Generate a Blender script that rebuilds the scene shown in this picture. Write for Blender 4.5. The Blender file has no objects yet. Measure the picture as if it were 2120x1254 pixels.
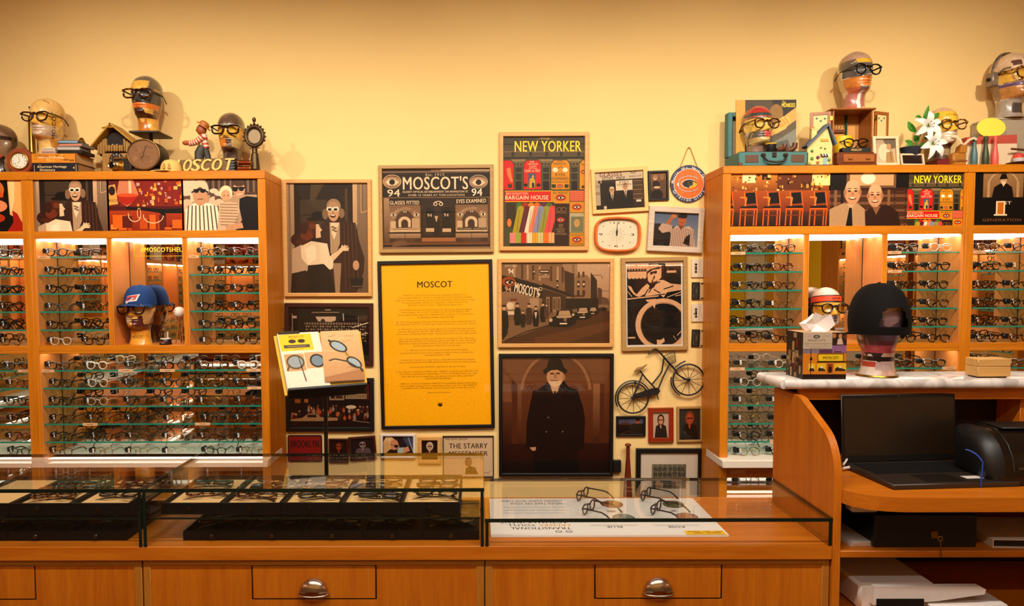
import bpy, math, random
import numpy as np
from mathutils import Vector, Matrix, Euler
from mathutils.bvhtree import BVHTree
R = math.radians
PI = math.pi
scn = bpy.context.scene
COL = scn.collection
rnd = random.Random(7)

# --- camera
F, VPX, PPY, CAMZ = 1413.0, 993.0, 659.0, 1.65
YAW, PITCH, ROLL = 0.0075, R(3.0), -0.0048
PPX = VPX - F * YAW
cam_d = bpy.data.cameras.new('camera')
cam_d.sensor_width = 36
cam_d.lens = 36 * F / 2120
cam_d.shift_x = (1060 - PPX) / 2120
cam_d.shift_y = (PPY - 627) / 2120
cam_d.clip_start = 0.05
cam = bpy.data.objects.new('camera', cam_d)
COL.objects.link(cam)
CR = Matrix.Rotation(YAW, 4, 'Z') @ Matrix.Rotation(PI / 2 - PITCH, 4, 'X') @ Matrix.Rotation(ROLL, 4, 'Z')
cam.matrix_world = Matrix.Translation((0, 0, CAMZ)) @ CR
scn.camera = cam
CR3 = CR.to_3x3()

def at(px, py, Y):
 """photo pixel -> world point on the plane y = Y"""
 d = CR3 @ Vector(((px - PPX) / F, -(py - PPY) / F, -1.0))
 return Vector((0, 0, CAMZ)) + d * (Y / d.y)

def atz(px, py, z):
 d = CR3 @ Vector(((px - PPX) / F, -(py - PPY) / F, -1.0))
 return Vector((0, 0, CAMZ)) + d * ((z - CAMZ) / d.z)

scn.view_settings.view_transform = 'Standard'
scn.view_settings.look = 'None'
scn.view_settings.gamma = 1.0
scn.view_settings.exposure = 0.0
scn.view_settings.use_curve_mapping = False
scn.cycles.max_bounces = 10
scn.cycles.transparent_max_bounces = 32
scn.cycles.glossy_bounces = 5
scn.cycles.diffuse_bounces = 4
scn.cycles.caustics_reflective = False
scn.cycles.caustics_refractive = False
scn.cycles.sample_clamp_indirect = 4.0

# --- world and the room's lamps
W = bpy.data.worlds.new('world')
scn.world = W
W.use_nodes = True
W.node_tree.nodes['Background'].inputs[0].default_value = (1.0, 0.8, 0.55, 1)
W.node_tree.nodes['Background'].inputs[1].default_value = 0.0

WALL, CAB, MIR = 4.38, 4.04, 4.245      # back wall, cabinet fronts, mirror backs
CEIL = 3.75
WARM = (1.0, 0.91, 0.76)

def light(name, kind, loc, energy, color=WARM, **kw):
 d = bpy.data.lights.new(name, kind)
 d.energy = energy
 d.color = color
 for k, v in kw.items():
  if k not in ('aim',):
   setattr(d, k, v)
 o = bpy.data.objects.new(name, d)
 COL.objects.link(o)
 o.location = loc
 if 'aim' in kw:
  o.rotation_euler = (Vector(kw['aim']) - Vector(loc)).to_track_quat('-Z', 'Y').to_euler()
 return o

TRACK_Y, TRACK_Z = 2.35, 3.55
SPOTS = [(-2.5, -2.4, 108), (-1.15, -1.5, 104), (-0.15, -0.3, 96), (0.75, 0.8, 96), (1.6, 1.9, 112), (2.6, 3.0, 124)]
for sx, ax, en in SPOTS:
 light('spot_lamp', 'SPOT', (sx, TRACK_Y, TRACK_Z - 0.16), en, aim=(ax, WALL, 1.75),
          spot_size=R(100), spot_blend=0.95, shadow_soft_size=0.05)
TUBES = [(-1.7, 1.2), (0.0, 1.2), (1.7, 1.2), (-1.7, -0.6), (0.0, -0.6), (1.7, -0.6)]
for tx, ty in TUBES:
 light('tube_lamp', 'AREA', (tx, ty, CEIL - 0.075), 54 if ty > 0 else 18, color=(1.0, 0.93, 0.82), shape='RECTANGLE', size=1.45, size_y=0.07)

# --- colour and materials
def lin(c):
 if isinstance(c, str):
  c = c.lstrip('#')
  if len(c) == 3:
   c = ''.join(a + a for a in c)
  c = [int(c[i:i + 2], 16) / 255 for i in (0, 2, 4)]
 else:
  c = [x / 255 for x in c]
 return tuple(x / 12.92 if x <= 0.04045 else ((x + 0.055) / 1.055) ** 2.4 for x in c)

MATS = {}
def nodes_of(name):
 m = bpy.data.materials.new(name)
 m.use_nodes = True
 nt = m.node_tree
 return m, nt, nt.nodes, nt.links, nt.nodes['Principled BSDF']

def pm(name, c, rough=0.5, metal=0.0, spec=0.5, var=0.10, scale=30, bump=0.0, coat=0.0, stretch=(1, 1, 1)):
 if name in MATS:
  return MATS[name]
 m, nt, N, L, B = nodes_of(name)
 tc = N.new('ShaderNodeTexCoord')
 mp = N.new('ShaderNodeMapping')
 mp.inputs['Scale'].default_value = stretch
 nz = N.new('ShaderNodeTexNoise')
 nz.inputs['Scale'].default_value = scale
 nz.inputs['Detail'].default_value = 4
 L.new(tc.outputs['Object'], mp.inputs['Vector'])
 L.new(mp.outputs['Vector'], nz.inputs['Vector'])
 mx = N.new('ShaderNodeMix')
 mx.data_type = 'RGBA'
 l = lin(c)
 mx.inputs[6].default_value = tuple(x * (1 - var) for x in l) + (1,)
 mx.inputs[7].default_value = tuple(min(1, x * (1 + var)) for x in l) + (1,)
 L.new(nz.outputs['Fac'], mx.inputs[0])
 L.new(mx.outputs[2], B.inputs['Base Color'])
 B.inputs['Roughness'].default_value = rough
 B.inputs['Metallic'].default_value = metal
 B.inputs['Specular IOR Level'].default_value = spec
 B.inputs['Coat Weight'].default_value = coat
 if bump:
  b = N.new('ShaderNodeBump')
  b.inputs['Strength'].default_value = bump
  b.inputs['Distance'].default_value = 0.002
  L.new(nz.outputs['Fac'], b.inputs['Height'])
  L.new(b.outputs['Normal'], B.inputs['Normal'])
 MATS[name] = m
 return m

def wood(name, c1, c2, grain='z', rough=0.38, scale=14, spec=0.4):
 if name in MATS:
  return MATS[name]
 m, nt, N, L, B = nodes_of(name)
 tc = N.new('ShaderNodeTexCoord')
 mp = N.new('ShaderNodeMapping')
 s = {'x': (0.06, 1, 1), 'y': (1, 0.06, 1), 'z': (1, 1, 0.06)}[grain]
 mp.inputs['Scale'].default_value = [v * scale for v in s]
 n1 = N.new('ShaderNodeTexNoise')
 n1.inputs['Scale'].default_value = 2.2
 n1.inputs['Detail'].default_value = 6
 n1.inputs['Distortion'].default_value = 0.6
 n2 = N.new('ShaderNodeTexNoise')
 n2.inputs['Scale'].default_value = 16
 n2.inputs['Detail'].default_value = 3
 cr = N.new('ShaderNodeValToRGB')
 cr.color_ramp.elements[0].position = 0.25
 cr.color_ramp.elements[0].color = lin(c1) + (1,)
 cr.color_ramp.elements[1].position = 0.78
 cr.color_ramp.elements[1].color = lin(c2) + (1,)
 mx = N.new('ShaderNodeMix')
 mx.inputs[0].default_value = 0.35
 L.new(tc.outputs['Object'], mp.inputs['Vector'])
 L.new(mp.outputs['Vector'], n1.inputs['Vector'])
 L.new(mp.outputs['Vector'], n2.inputs['Vector'])
 L.new(n1.outputs['Fac'], mx.inputs[2])
 L.new(n2.outputs['Fac'], mx.inputs[3])
 L.new(mx.outputs[0], cr.inputs[0])
 L.new(cr.outputs[0], B.inputs['Base Color'])
 B.inputs['Roughness'].default_value = rough
 B.inputs['Specular IOR Level'].default_value = spec
 MATS[name] = m
 return m

def emis(name, c, s):
 if name in MATS:
  return MATS[name]
 m, nt, N, L, B = nodes_of(name)
 B.inputs['Base Color'].default_value = lin(c) + (1,)
 B.inputs['Emission Color'].default_value = lin(c) + (1,)
 B.inputs['Emission Strength'].default_value = s
 MATS[name] = m
 return m

def glass(name, tint, ior=1.5, refl=1.0, rough=0.0):
 """thin pane: tinted see-through plus a Fresnel mirror"""
 if name in MATS:
  return MATS[name]
 m, nt, N, L, B = nodes_of(name)
 N.remove(B)
 t = N.new('ShaderNodeBsdfTransparent')
 t.inputs[0].default_value = tuple(tint) + (1,)
 g = N.new('ShaderNodeBsdfGlossy')
 g.inputs['Roughness'].default_value = rough
 fr = N.new('ShaderNodeFresnel')
 fr.inputs['IOR'].default_value = ior
 ge = N.new('ShaderNodeNewGeometry')
 mu = N.new('ShaderNodeMath')
 mu.operation = 'MULTIPLY'
 mu.inputs[1].default_value = refl
 L.new(fr.outputs[0], mu.inputs[0])
 # the back faces of a thin pane would report total reflection: use the front value on both sides
 iv = N.new('ShaderNodeMath')
 iv.operation = 'MULTIPLY_ADD'
 iv.inputs[1].default_value = 1.0 / ior - ior
 iv.inputs[2].default_value = ior
 L.new(ge.outputs['Backfacing'], iv.inputs[0])
 L.new(iv.outputs[0], fr.inputs['IOR'])
 mx = N.new('ShaderNodeMixShader')
 L.new(mu.outputs[0], mx.inputs[0])
 L.new(t.outputs[0], mx.inputs[1])
 L.new(g.outputs[0], mx.inputs[2])
 L.new(mx.outputs[0], N['Material Output'].inputs['Surface'])
 MATS[name] = m
 return m

def colmat(name, rough=0.55, spec=0.3, grain=0.12, scale=90, coat=0.0, gamma=1.0, tint=(1, 1, 1)):
 """flat print or paint: colours come from the mesh's colour attribute"""
 if name in MATS:
  return MATS[name]
 m, nt, N, L, B = nodes_of(name)
 a = N.new('ShaderNodeAttribute')
 a.attribute_name = 'col'
 nz = N.new('ShaderNodeTexNoise')
 nz.inputs['Scale'].default_value = scale
 nz.inputs['Detail'].default_value = 5
 tc = N.new('ShaderNodeTexCoord')
 L.new(tc.outputs['Object'], nz.inputs['Vector'])
 mr = N.new('ShaderNodeMapRange')
 mr.inputs[1].default_value = 0.3
 mr.inputs[2].default_value = 0.7
 mr.inputs[3].default_value = 1 - grain
 mr.inputs[4].default_value = 1 + grain
 L.new(nz.outputs['Fac'], mr.inputs[0])
 vm = N.new('ShaderNodeVectorMath')
 vm.operation = 'SCALE'
 gm = N.new('ShaderNodeGamma')
 gm.inputs[1].default_value = gamma
 L.new(a.outputs['Color'], gm.inputs[0])
 v2 = N.new('ShaderNodeVectorMath')
 v2.operation = 'MULTIPLY'
 v2.inputs[1].default_value = tint
 L.new(gm.outputs[0], v2.inputs[0])
 L.new(v2.outputs[0], vm.inputs[0])
 L.new(mr.outputs[0], vm.inputs['Scale'])
 L.new(vm.outputs[0], B.inputs['Base Color'])
 B.inputs['Roughness'].default_value = rough
 B.inputs['Specular IOR Level'].default_value = spec
 B.inputs['Coat Weight'].default_value = coat
 B.inputs['Coat Roughness'].default_value = 0.08
 MATS[name] = m
 return m

# --- mesh building
def _cbox_template():
 ids, V = {}, []
 for sx in (-1, 1):
  for sy in (-1, 1):
   for sz in (-1, 1):
    for a in range(3):
     ids[(sx, sy, sz, a)] = len(V)
     V.append((sx, sy, sz, a))
 Fs = []
 for a in range(3):
  o = [i for i in range(3) if i != a]
  for s in (-1, 1):
   q = []
   for p, r in ((-1, -1), (1, -1), (1, 1), (-1, 1)):
    k = [0, 0, 0]
    k[a], k[o[0]], k[o[1]] = s, p, r
    q.append(ids[(*k, a)])
   Fs.append(q)
 for a, b in ((0, 1), (0, 2), (1, 2)):
  c = 3 - a - b
  for s in (-1, 1):
   for t in (-1, 1):
    k1 = [0, 0, 0]; k1[a], k1[b], k1[c] = s, t, -1
    k2 = [0, 0, 0]; k2[a], k2[b], k2[c] = s, t, 1
    Fs.append([ids[(*k1, a)], ids[(*k2, a)], ids[(*k2, b)], ids[(*k1, b)]])
 for sx in (-1, 1):
  for sy in (-1, 1):
   for sz in (-1, 1):
    Fs.append([ids[(sx, sy, sz, a)] for a in range(3)])
 P = [Vector([(1 if i == v[3] else 0.8) * v[i] for i in range(3)]) for v in V]
 out = []
 for f in Fs:
  n = (P[f[1]] - P[f[0]]).cross(P[f[2]] - P[f[1]])
  c = sum((P[i] for i in f), Vector()) / len(f)
  out.append(f if n.dot(c) > 0 else f[::-1])
 return V, out
_CB = _cbox_template()

class MB:
 def __init__(s):
  s.v, s.f, s.c, s.cur = [], [], [], None
 def color(s, c):
  s.cur = lin(c)
  return s
 def face(s, idx):
  s.f.append(idx)
  s.c.append(s.cur)
 def poly(s, pts):
  n = len(s.v)
  s.v += [tuple(p) for p in pts]
  s.face(list(range(n, n + len(pts))))
  return s
 def box(s, x0, x1, y0, y1, z0, z1, b=0.0):
  if x1 < x0: x0, x1 = x1, x0
  if y1 < y0: y0, y1 = y1, y0
  if z1 < z0: z0, z1 = z1, z0
  n = len(s.v)
  if b:
   b = min(b, (x1 - x0) * 0.45, (y1 - y0) * 0.45, (z1 - z0) * 0.45)
   c = ((x0 + x1) / 2, (y0 + y1) / 2, (z0 + z1) / 2)
   h = ((x1 - x0) / 2, (y1 - y0) / 2, (z1 - z0) / 2)
   for q in _CB[0]:
    s.v.append(tuple(c[i] + q[i] * (h[i] - (0 if i == q[3] else b)) for i in range(3)))
   for f in _CB[1]:
    s.face([n + i for i in f])
  else:
   s.v += [(x, y, z) for x in (x0, x1) for y in (y0, y1) for z in (z0, z1)]
   for f in ((0, 1, 3, 2), (4, 6, 7, 5), (0, 4, 5, 1), (2, 3, 7, 6), (0, 2, 6, 4), (1, 5, 7, 3)):
    s.face([n + i for i in f])
  return s
 def cb(s, cx, cy, cz, sx, sy, sz, b=0.0):
  return s.box(cx - sx / 2, cx + sx / 2, cy - sy / 2, cy + sy / 2, cz - sz / 2, cz + sz / 2, b)
 def prism(s, pts, a, b, plane='xz'):
  """polygon pts in a plane, extruded from a to b along the third axis"""
  def P(p, t):
   if plane == 'xz': return (p[0], t, p[1])
   if plane == 'xy': return (p[0], p[1], t)
   return (t, p[0], p[1])
  ar = sum(pts[i - 1][0] * pts[i][1] - pts[i][0] * pts[i - 1][1] for i in range(len(pts)))
  if (ar > 0) == (plane == 'xz'):
   pts = pts[::-1]
  if b < a: a, b = b, a
  n, k = len(s.v), len(pts)
  s.v += [P(p, a) for p in pts] + [P(p, b) for p in pts]
  s.face([n + i for i in range(k)][::-1])
  s.face([n + k + i for i in range(k)])
  for i in range(k):
   j = (i + 1) % k
   s.face([n + i, n + j, n + k + j, n + k + i])
  return s
 def tube(s, path, r, n=8, closed=False, caps=True, flat=None):
  """swept round (or flat: (width, height) scale) section along a path"""
  P = [Vector(p) for p in path]
  k = len(P)
  rs = r if isinstance(r, (list, tuple)) else [r] * k
  base = len(s.v)
  up = None
  for i in range(k):
   a = P[i - 1] if (i > 0 or closed) else P[i]
   b = P[(i + 1) % k] if (i < k - 1 or closed) else P[i]
   t = (b - a).normalized()
   if up is None:
    up = t.orthogonal().normalized()
    if abs(t.z) < 0.95:
     up = Vector((0, 0, 1))
   u = (up - t * up.dot(t))
   u = u.normalized() if u.length > 1e-6 else t.orthogonal().normalized()
   w = t.cross(u)
   up = u
   fx, fy = flat or (1, 1)
   for j in range(n):
    an = 2 * PI * j / n + (PI / 4 if n == 4 else 0)
    s.v.append(tuple(P[i] + (w * math.cos(an) * fx + u * math.sin(an) * fy) * rs[i]))
  for i in range(k if closed else k - 1):
   a, b = base + i * n, base + ((i + 1) % k) * n
   for j in range(n):
    q = (j + 1) % n
    s.face([a + j, a + q, b + q, b + j])
  if caps and not closed:
   s.face([base + j for j in range(n)][::-1])
   s.face([base + (k - 1) * n + j for j in range(n)])
  return s
 def cyl(s, p0, p1, r0, r1=None, n=20):
  return s.tube([p0, p1], [r0, r0 if r1 is None else r1], n)
 def lathe(s, prof, n=28, M=None, cx=0, cy=0, cz=0):
  M = M or Matrix.Identity(4)
  base = len(s.v)
  T = Matrix.Translation((cx, cy, cz)) @ M
  for r, z in prof:
   for j in range(n):
    a = 2 * PI * j / n
    s.v.append(tuple(T @ Vector((max(r, 1e-5) * math.cos(a), max(r, 1e-5) * math.sin(a), z))))
  for i in range(len(prof) - 1):
   for j in range(n):
    q = (j + 1) % n
    s.face([base + i * n + j, base + i * n + q, base + (i + 1) * n + q, base + (i + 1) * n + j])
  s.face([base + j for j in range(n)][::-1])
  e = base + (len(prof) - 1) * n
  s.face([e + j for j in range(n)])
  return s
 def sph(s, c, r, nu=16, nv=10, M=None):
  if not isinstance(r, (tuple, list)): r = (r, r, r)
  base = len(s.v)
  M = M or Matrix.Identity(3)
  for i in range(nv + 1):
   th = PI * (0.002 + 0.996 * i / nv)
   for j in range(nu):
    ph = 2 * PI * j / nu
    p = M @ Vector((r[0] * math.sin(th) * math.cos(ph), r[1] * math.sin(th) * math.sin(ph), r[2] * math.cos(th)))
    s.v.append((c[0] + p.x, c[1] + p.y, c[2] + p.z))
  for i in range(nv):
   for j in range(nu):
    q = (j + 1) % nu
    s.face([base + i * nu + j, base + (i + 1) * nu + j, base + (i + 1) * nu + q, base + i * nu + q])
  return s
 def add(s, o, M=None):
  n = len(s.v)
  s.v += [tuple(M @ Vector(p)) for p in o.v] if M else list(o.v)
  for f, c in zip(o.f, o.c):
   s.f.append([n + i for i in f])
   s.c.append(c if c is not None else s.cur)
  return s
 def mesh(s, name, mat, smooth=True, ang=38):
  me = bpy.data.meshes.new(name)
  me.from_pydata(s.v, [], s.f)
  if any(c is not None for c in s.c):
   at_ = me.color_attributes.new('col', 'FLOAT_COLOR', 'CORNER')
   buf = []
   for f, c in zip(s.f, s.c):
    if c is not None and isinstance(c, list):
     for q in c:
      buf += [*q, 1.0]
    else:
     buf += [*(c or (0.5, 0.5, 0.5)), 1.0] * len(f)
   at_.data.foreach_set('color', buf)
  if mat is not None:
   me.materials.append(mat)
  if smooth:
   me.polygons.foreach_set('use_smooth', [True] * len(me.polygons))
   me.set_sharp_from_angle(angle=R(ang))
  me.update()
  return me

def obj(name, me, parent=None, loc=None, rot=None, scale=None):
 o = bpy.data.objects.new(name, me)
 COL.objects.link(o)
 if parent is not None:
  o.parent = parent
 if loc is not None: o.location = loc
 if rot is not None: o.rotation_euler = rot
 if scale is not None: o.scale = (scale,) * 3 if isinstance(scale, (int, float)) else scale
 return o

def part(name, mb, mat, parent=None, loc=None, rot=None, smooth=True, ang=38, label=None):
 o = obj(name, mb.mesh(name, mat, smooth, ang), parent, loc, rot)
 if label: o['label'] = label
 return o

def tag(o, label, cat, group=None):
 o['label'] = label
 o['category'] = cat
 if group: o['group'] = group
 return o

def thing(name, label, cat, loc=(0, 0, 0), rot=(0, 0, 0), group=None, scale=None):
 o = bpy.data.objects.new(name, None)
 o.empty_display_size = 0.05
 COL.objects.link(o)
 o.location = loc
 o.rotation_euler = rot if isinstance(rot, (tuple, list, Euler)) else (0, 0, rot)
 if scale: o.scale = (scale,) * 3
 return tag(o, label, cat, group)

def struct(name, mb, mat, parent=None, smooth=False):
 o = part(name, mb, mat, parent, smooth=smooth)
 if parent is None: o['kind'] = 'structure'
 return o

# --- lettering
_GL = {}
def glyphs(text, bold=0.0):
 k = text
 if k not in _GL:
  cu = bpy.data.curves.new('lettering', 'FONT')
  cu.body = text
  cu.resolution_u = 3
  cu.space_character = 1.06
  ob = bpy.data.objects.new('lettering', cu)
  me = bpy.data.meshes.new_from_object(ob)
  vs = [(v.co.x, v.co.y) for v in me.vertices]
  fs = [list(p.vertices) for p in me.polygons]
  bpy.data.objects.remove(ob)
  bpy.data.curves.remove(cu)
  bpy.data.meshes.remove(me)
  if vs:
   xs, ys = [p[0] for p in vs], [p[1] for p in vs]
   bb = (min(xs), min(ys), max(xs), max(ys))
  else:
   bb = (0, 0, 1, 1)
  _GL[k] = (vs, fs, bb)
 return _GL[k]

def _clip(poly, x0, y0, x1, y1):
 for ax, lim, sg in ((0, x0, 1), (0, x1, -1), (1, y0, 1), (1, y1, -1)):
  out = []
  for i in range(len(poly)):
   a, b = poly[i - 1], poly[i]
   ia, ib = (a[ax] - lim) * sg >= 0, (b[ax] - lim) * sg >= 0
   if ia != ib:
    t = (lim - a[ax]) / (b[ax] - a[ax])
    out.append((a[0] + (b[0] - a[0]) * t, a[1] + (b[1] - a[1]) * t))
   if ib: out.append(b)
  poly = out
  if len(poly) < 3: return []
 return poly

class Print:
 """a flat printed picture drawn as layers of coloured shapes; units are the picture's own"""
 EPS = 1.2e-5
 def __init__(s, w, h, x0, y0, x1, y1, bg=None):
  s.w, s.h, s.b, s.m, s.n = w, h, (x0, y0, x1, y1), MB(), 0
  if bg is not None:
   s.rect(x0, y0, x1, y1, *(bg if isinstance(bg, tuple) and isinstance(bg[0], str) else (bg,)))
 def P(s, x, y):
  x0, y0, x1, y1 = s.b
  return ((x - x0) / (x1 - x0) * s.w - s.w / 2, -s.n * s.EPS, s.h / 2 - (y - y0) / (y1 - y0) * s.h)
 def _add(s, pts, c):
  n = len(s.m.v)
  Q = [s.P(*p) for p in pts]
  ar = sum(Q[i - 1][0] * Q[i][2] - Q[i][0] * Q[i - 1][2] for i in range(len(Q)))
  if ar < 0:
   Q = Q[::-1]
   if isinstance(c, list): c = c[::-1]
  s.m.v += Q
  s.m.f.append(list(range(n, n + len(Q))))
  s.m.c.append(c)
 def poly(s, pts, c, clip=True, step=True):
  if step: s.n += 1
  if clip: pts = _clip(pts, *s.b)
  if len(pts) >= 3: s._add(pts, lin(c))
  return s
 def rect(s, x0, y0, x1, y1, c, c2=None, side=False):
  s.n += 1
  X0, Y0, X1, Y1 = s.b
  x0, x1 = max(x0, X0), min(x1, X1)
  y0, y1 = max(y0, Y0), min(y1, Y1)
  if x1 <= x0 or y1 <= y0: return s
  a, b = lin(c), lin(c2 or c)
  cs = [a, b, b, a] if side else [a, a, b, b]
  s._add([(x0, y0), (x1, y0), (x1, y1), (x0, y1)], cs if c2 else a)
  return s
 def ell(s, cx, cy, rx, ry, c, rot=0, a0=0, a1=360, n=22):
  cr, sr = math.cos(R(rot)), math.sin(R(rot))
  k = n if a1 - a0 >= 360 else n + 1
  pts = []
  for i in range(k):
   a = R(a0 + (a1 - a0) * i / n)
   x, y = rx * math.cos(a), ry * math.sin(a)
   pts.append((cx + x * cr - y * sr, cy + x * sr + y * cr))
  return s.poly(pts, c)
 def ring(s, cx, cy, rx, ry, t, c, a0=0, a1=360, n=30):
  s.n += 1
  for i in range(n):
   a, b = R(a0 + (a1 - a0) * i / n), R(a0 + (a1 - a0) * (i + 1) / n)
   q = [(cx + rx * math.cos(a), cy + ry * math.sin(a)), (cx + rx * math.cos(b), cy + ry * math.sin(b)),
                 (cx + (rx - t) * math.cos(b), cy + (ry - t) * math.sin(b)), (cx + (rx - t) * math.cos(a), cy + (ry - t) * math.sin(a))]
   s.poly(q, c, step=False)
  return s
 def line(s, pts, w, c):
  s.n += 1
  for (xa, ya), (xb, yb) in zip(pts, pts[1:]):
   l = math.hypot(xb - xa, yb - ya) or 1
   nx, ny = -(yb - ya) / l * w / 2, (xb - xa) / l * w / 2
   s.poly([(xa + nx, ya + ny), (xb + nx, yb + ny), (xb - nx, yb - ny), (xa - nx, ya - ny)], c, step=False)
  return s
 def txt(s, t, x0, y0, x1, y1, c, bold=0.0, flip=False, shear=0.0, dy=0.0):
  """lettering fitted to the box; dy lifts the right end (slanting baseline)"""
  vs, fs, bb = glyphs(t, bold)
  s.n += 1
  kx, ky = (x1 - x0) / max(1e-6, bb[2] - bb[0]), (y1 - y0) / max(1e-6, bb[3] - bb[1])
  Q = []
  for x, y in vs:
   u, v = (x - bb[0]) * kx, (y - bb[1]) * ky
   if flip:
    Q.append((x1 - u, y0 + v))
   else:
    Q.append((x0 + u + v * shear, y1 - v - dy * u / (x1 - x0)))
  e = bold * 0.55 * (y1 - y0) if bold >= 0.02 else 0
  for o in ((-e, 0, e) if e else (0,)):
   s.n += 0.34
   for f in fs:
    s.poly([(Q[i][0] + o, Q[i][1]) for i in f], c, step=False)
  return s
 def arc(s, t, cx, cy, r, a_mid, size, c, bold=0.02, inside=False, spread=1.0):
  """lettering along a circle; a_mid in degrees, 90 = top"""
  s.n += 1
  step = size * 0.72 * spread / r
  n = len(t)
  for i, ch in enumerate(t):
   if ch == ' ': continue
   vs, fs, bb = glyphs(ch, bold)
   o = (i - (n - 1) / 2) * step
   a = R(a_mid) + (o if inside else -o)
   ux, uy = (math.sin(a), math.cos(a)) if not inside else (-math.sin(a), -math.cos(a))
   px, py = cx + r * math.cos(a), cy - r * math.sin(a)
   w = (bb[0] + bb[2]) / 2
   for f in fs:
    q = []
    for k in f:
     x, y = (vs[k][0] - w) * size, (vs[k][1] - 0.35) * size
     q.append((px + x * ux + y * uy, py + x * uy - y * ux) if not inside else (px + x * ux + y * uy, py + x * uy - y * ux))
    s.poly(q, c, step=False)
  return s
 def build(s, name, parent, mat, loc=(0, 0, 0), rot=None, label=None):
  o = obj(name, s.m.mesh(name, mat, smooth=False), parent, loc, rot)
  if label: o['label'] = label
  return o

# --- shared materials
WOODZ = wood('beech_upright', '#aa5208', '#d27a16', 'z')
WOODX = wood('beech_lengthwise', '#aa5208', '#d27a16', 'x')
LITCABZ = wood('lit_cabinet_beech_upright', '#b46008', '#e08a14', 'z')  # the counter's beech, brightened and yellowed for the stronger light on the cabinets
LITCABX = wood('lit_cabinet_beech_lengthwise', '#b46008', '#e08a14', 'x')
RAILX = wood('beech_rail', '#a2601c', '#b87828', 'x')
RAILZ = wood('beech_stile', '#a2601c', '#b87828', 'z')
PANEL = wood('beech_bay_panel', '#d27c32', '#e8984c', 'z', rough=0.45)
WALLM = pm('yellow_wall_paint', '#edc884', rough=0.85, var=0.03, scale=3, spec=0.2)
CEILM = pm('ceiling_paint', '#d8c8a0', rough=0.9, var=0.03, scale=3)
FLOORM = wood('floor_boards', '#3a2416', '#5a3a22', 'y', rough=0.35)
MIRM = pm('mirror_silver', '#e8ecea', rough=0.0, metal=1.0, var=0.0)
SHELFG = glass('shelf_glass', (0.88, 0.96, 0.93), 1.45)
EDGEG = pm('glass_edge_green', '#138068', rough=0.12, spec=0.8, var=0.25, scale=60)
CASEG = glass('case_glass', (0.98, 0.992, 0.985), 1.38)
CASEE = pm('case_glass_edge', '#071a12', rough=0.15, spec=0.7, var=0.3, scale=30)
PICG = glass('picture_glass', (0.97, 0.97, 0.96), 1.42)
LENSG = glass('lens_clear', (0.95, 0.95, 0.93), 1.45)
LENSD = glass('lens_dark', (0.10, 0.09, 0.09), 1.5)
WHITE = pm('white_laminate', '#e9dccb', rough=0.4, var=0.03)
BLACK = pm('black_plastic', '#0a0908', rough=0.45, var=0.2)
BLACKG = pm('black_gloss', '#060505', rough=0.15, var=0.1)
CHROME = pm('brushed_nickel', '#c9bba8', rough=0.22, metal=1.0, var=0.12, scale=8)
BRASS = pm('aged_brass', '#a87f2c', rough=0.3, metal=1.0, var=0.2)
PRINTM = colmat('photo_print', 0.5, 0.25, 0.07, 70, 0, 1.22, (1.12, 0.95, 0.78))
INKM = colmat('flat_ink', 0.5, 0.3, 0.05, 60)
PAINTM = colmat('painted_surface', 0.45, 0.35, 0.10, 60)
LED = emis('led_strip_white', '#fff0d8', 15.0)
LED2 = emis('led_strip_soft', '#fff0d8', 6.0)

# --- the room
RX0, RX1, RY0 = -4.6, 4.9, -2.6
struct('wall_back', MB().box(RX0, RX1, WALL, WALL + 0.1, 0, CEIL), WALLM)
struct('wall_left', MB().box(RX0 - 0.1, RX0, RY0, WALL, 0, CEIL), WALLM)
struct('wall_right', MB().box(RX1, RX1 + 0.1, RY0, WALL, 0, CEIL), WALLM)
struct('wall_front', MB().box(RX0, RX1, RY0 - 0.1, RY0, 0, CEIL), WALLM)
struct('floor', MB().box(RX0, RX1, RY0, WALL, -0.1, 0), FLOORM)
struct('ceiling', MB().box(RX0, RX1, RY0, WALL, CEIL, CEIL + 0.1), CEILM)

# --- wall cabinets
CABTOP = at(300, 354, CAB).z
zc = lambda py, px=300: at(px, py, CAB).z
xc = lambda px, py=600: at(px, py, CAB).x

def plank(name, x0, x1, y0, y1, z0, z1, mat, parent, b=0.002):
 return part(name, MB().box(x0, x1, y0, y1, z0, z1, b), mat, parent)

def glass_shelf(parent, x0, x1, y0, y1, z, t=0.0095):
 s = part('glass_shelf', MB().box(x0, x1, y0 + 0.0015, y1, z - t, z), SHELFG, parent, smooth=False)
 part('shelf_edge', MB().box(x0, x1, y0, y0 + 0.0015, z - t, z), EDGEG, s, smooth=False)
 return s

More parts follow.
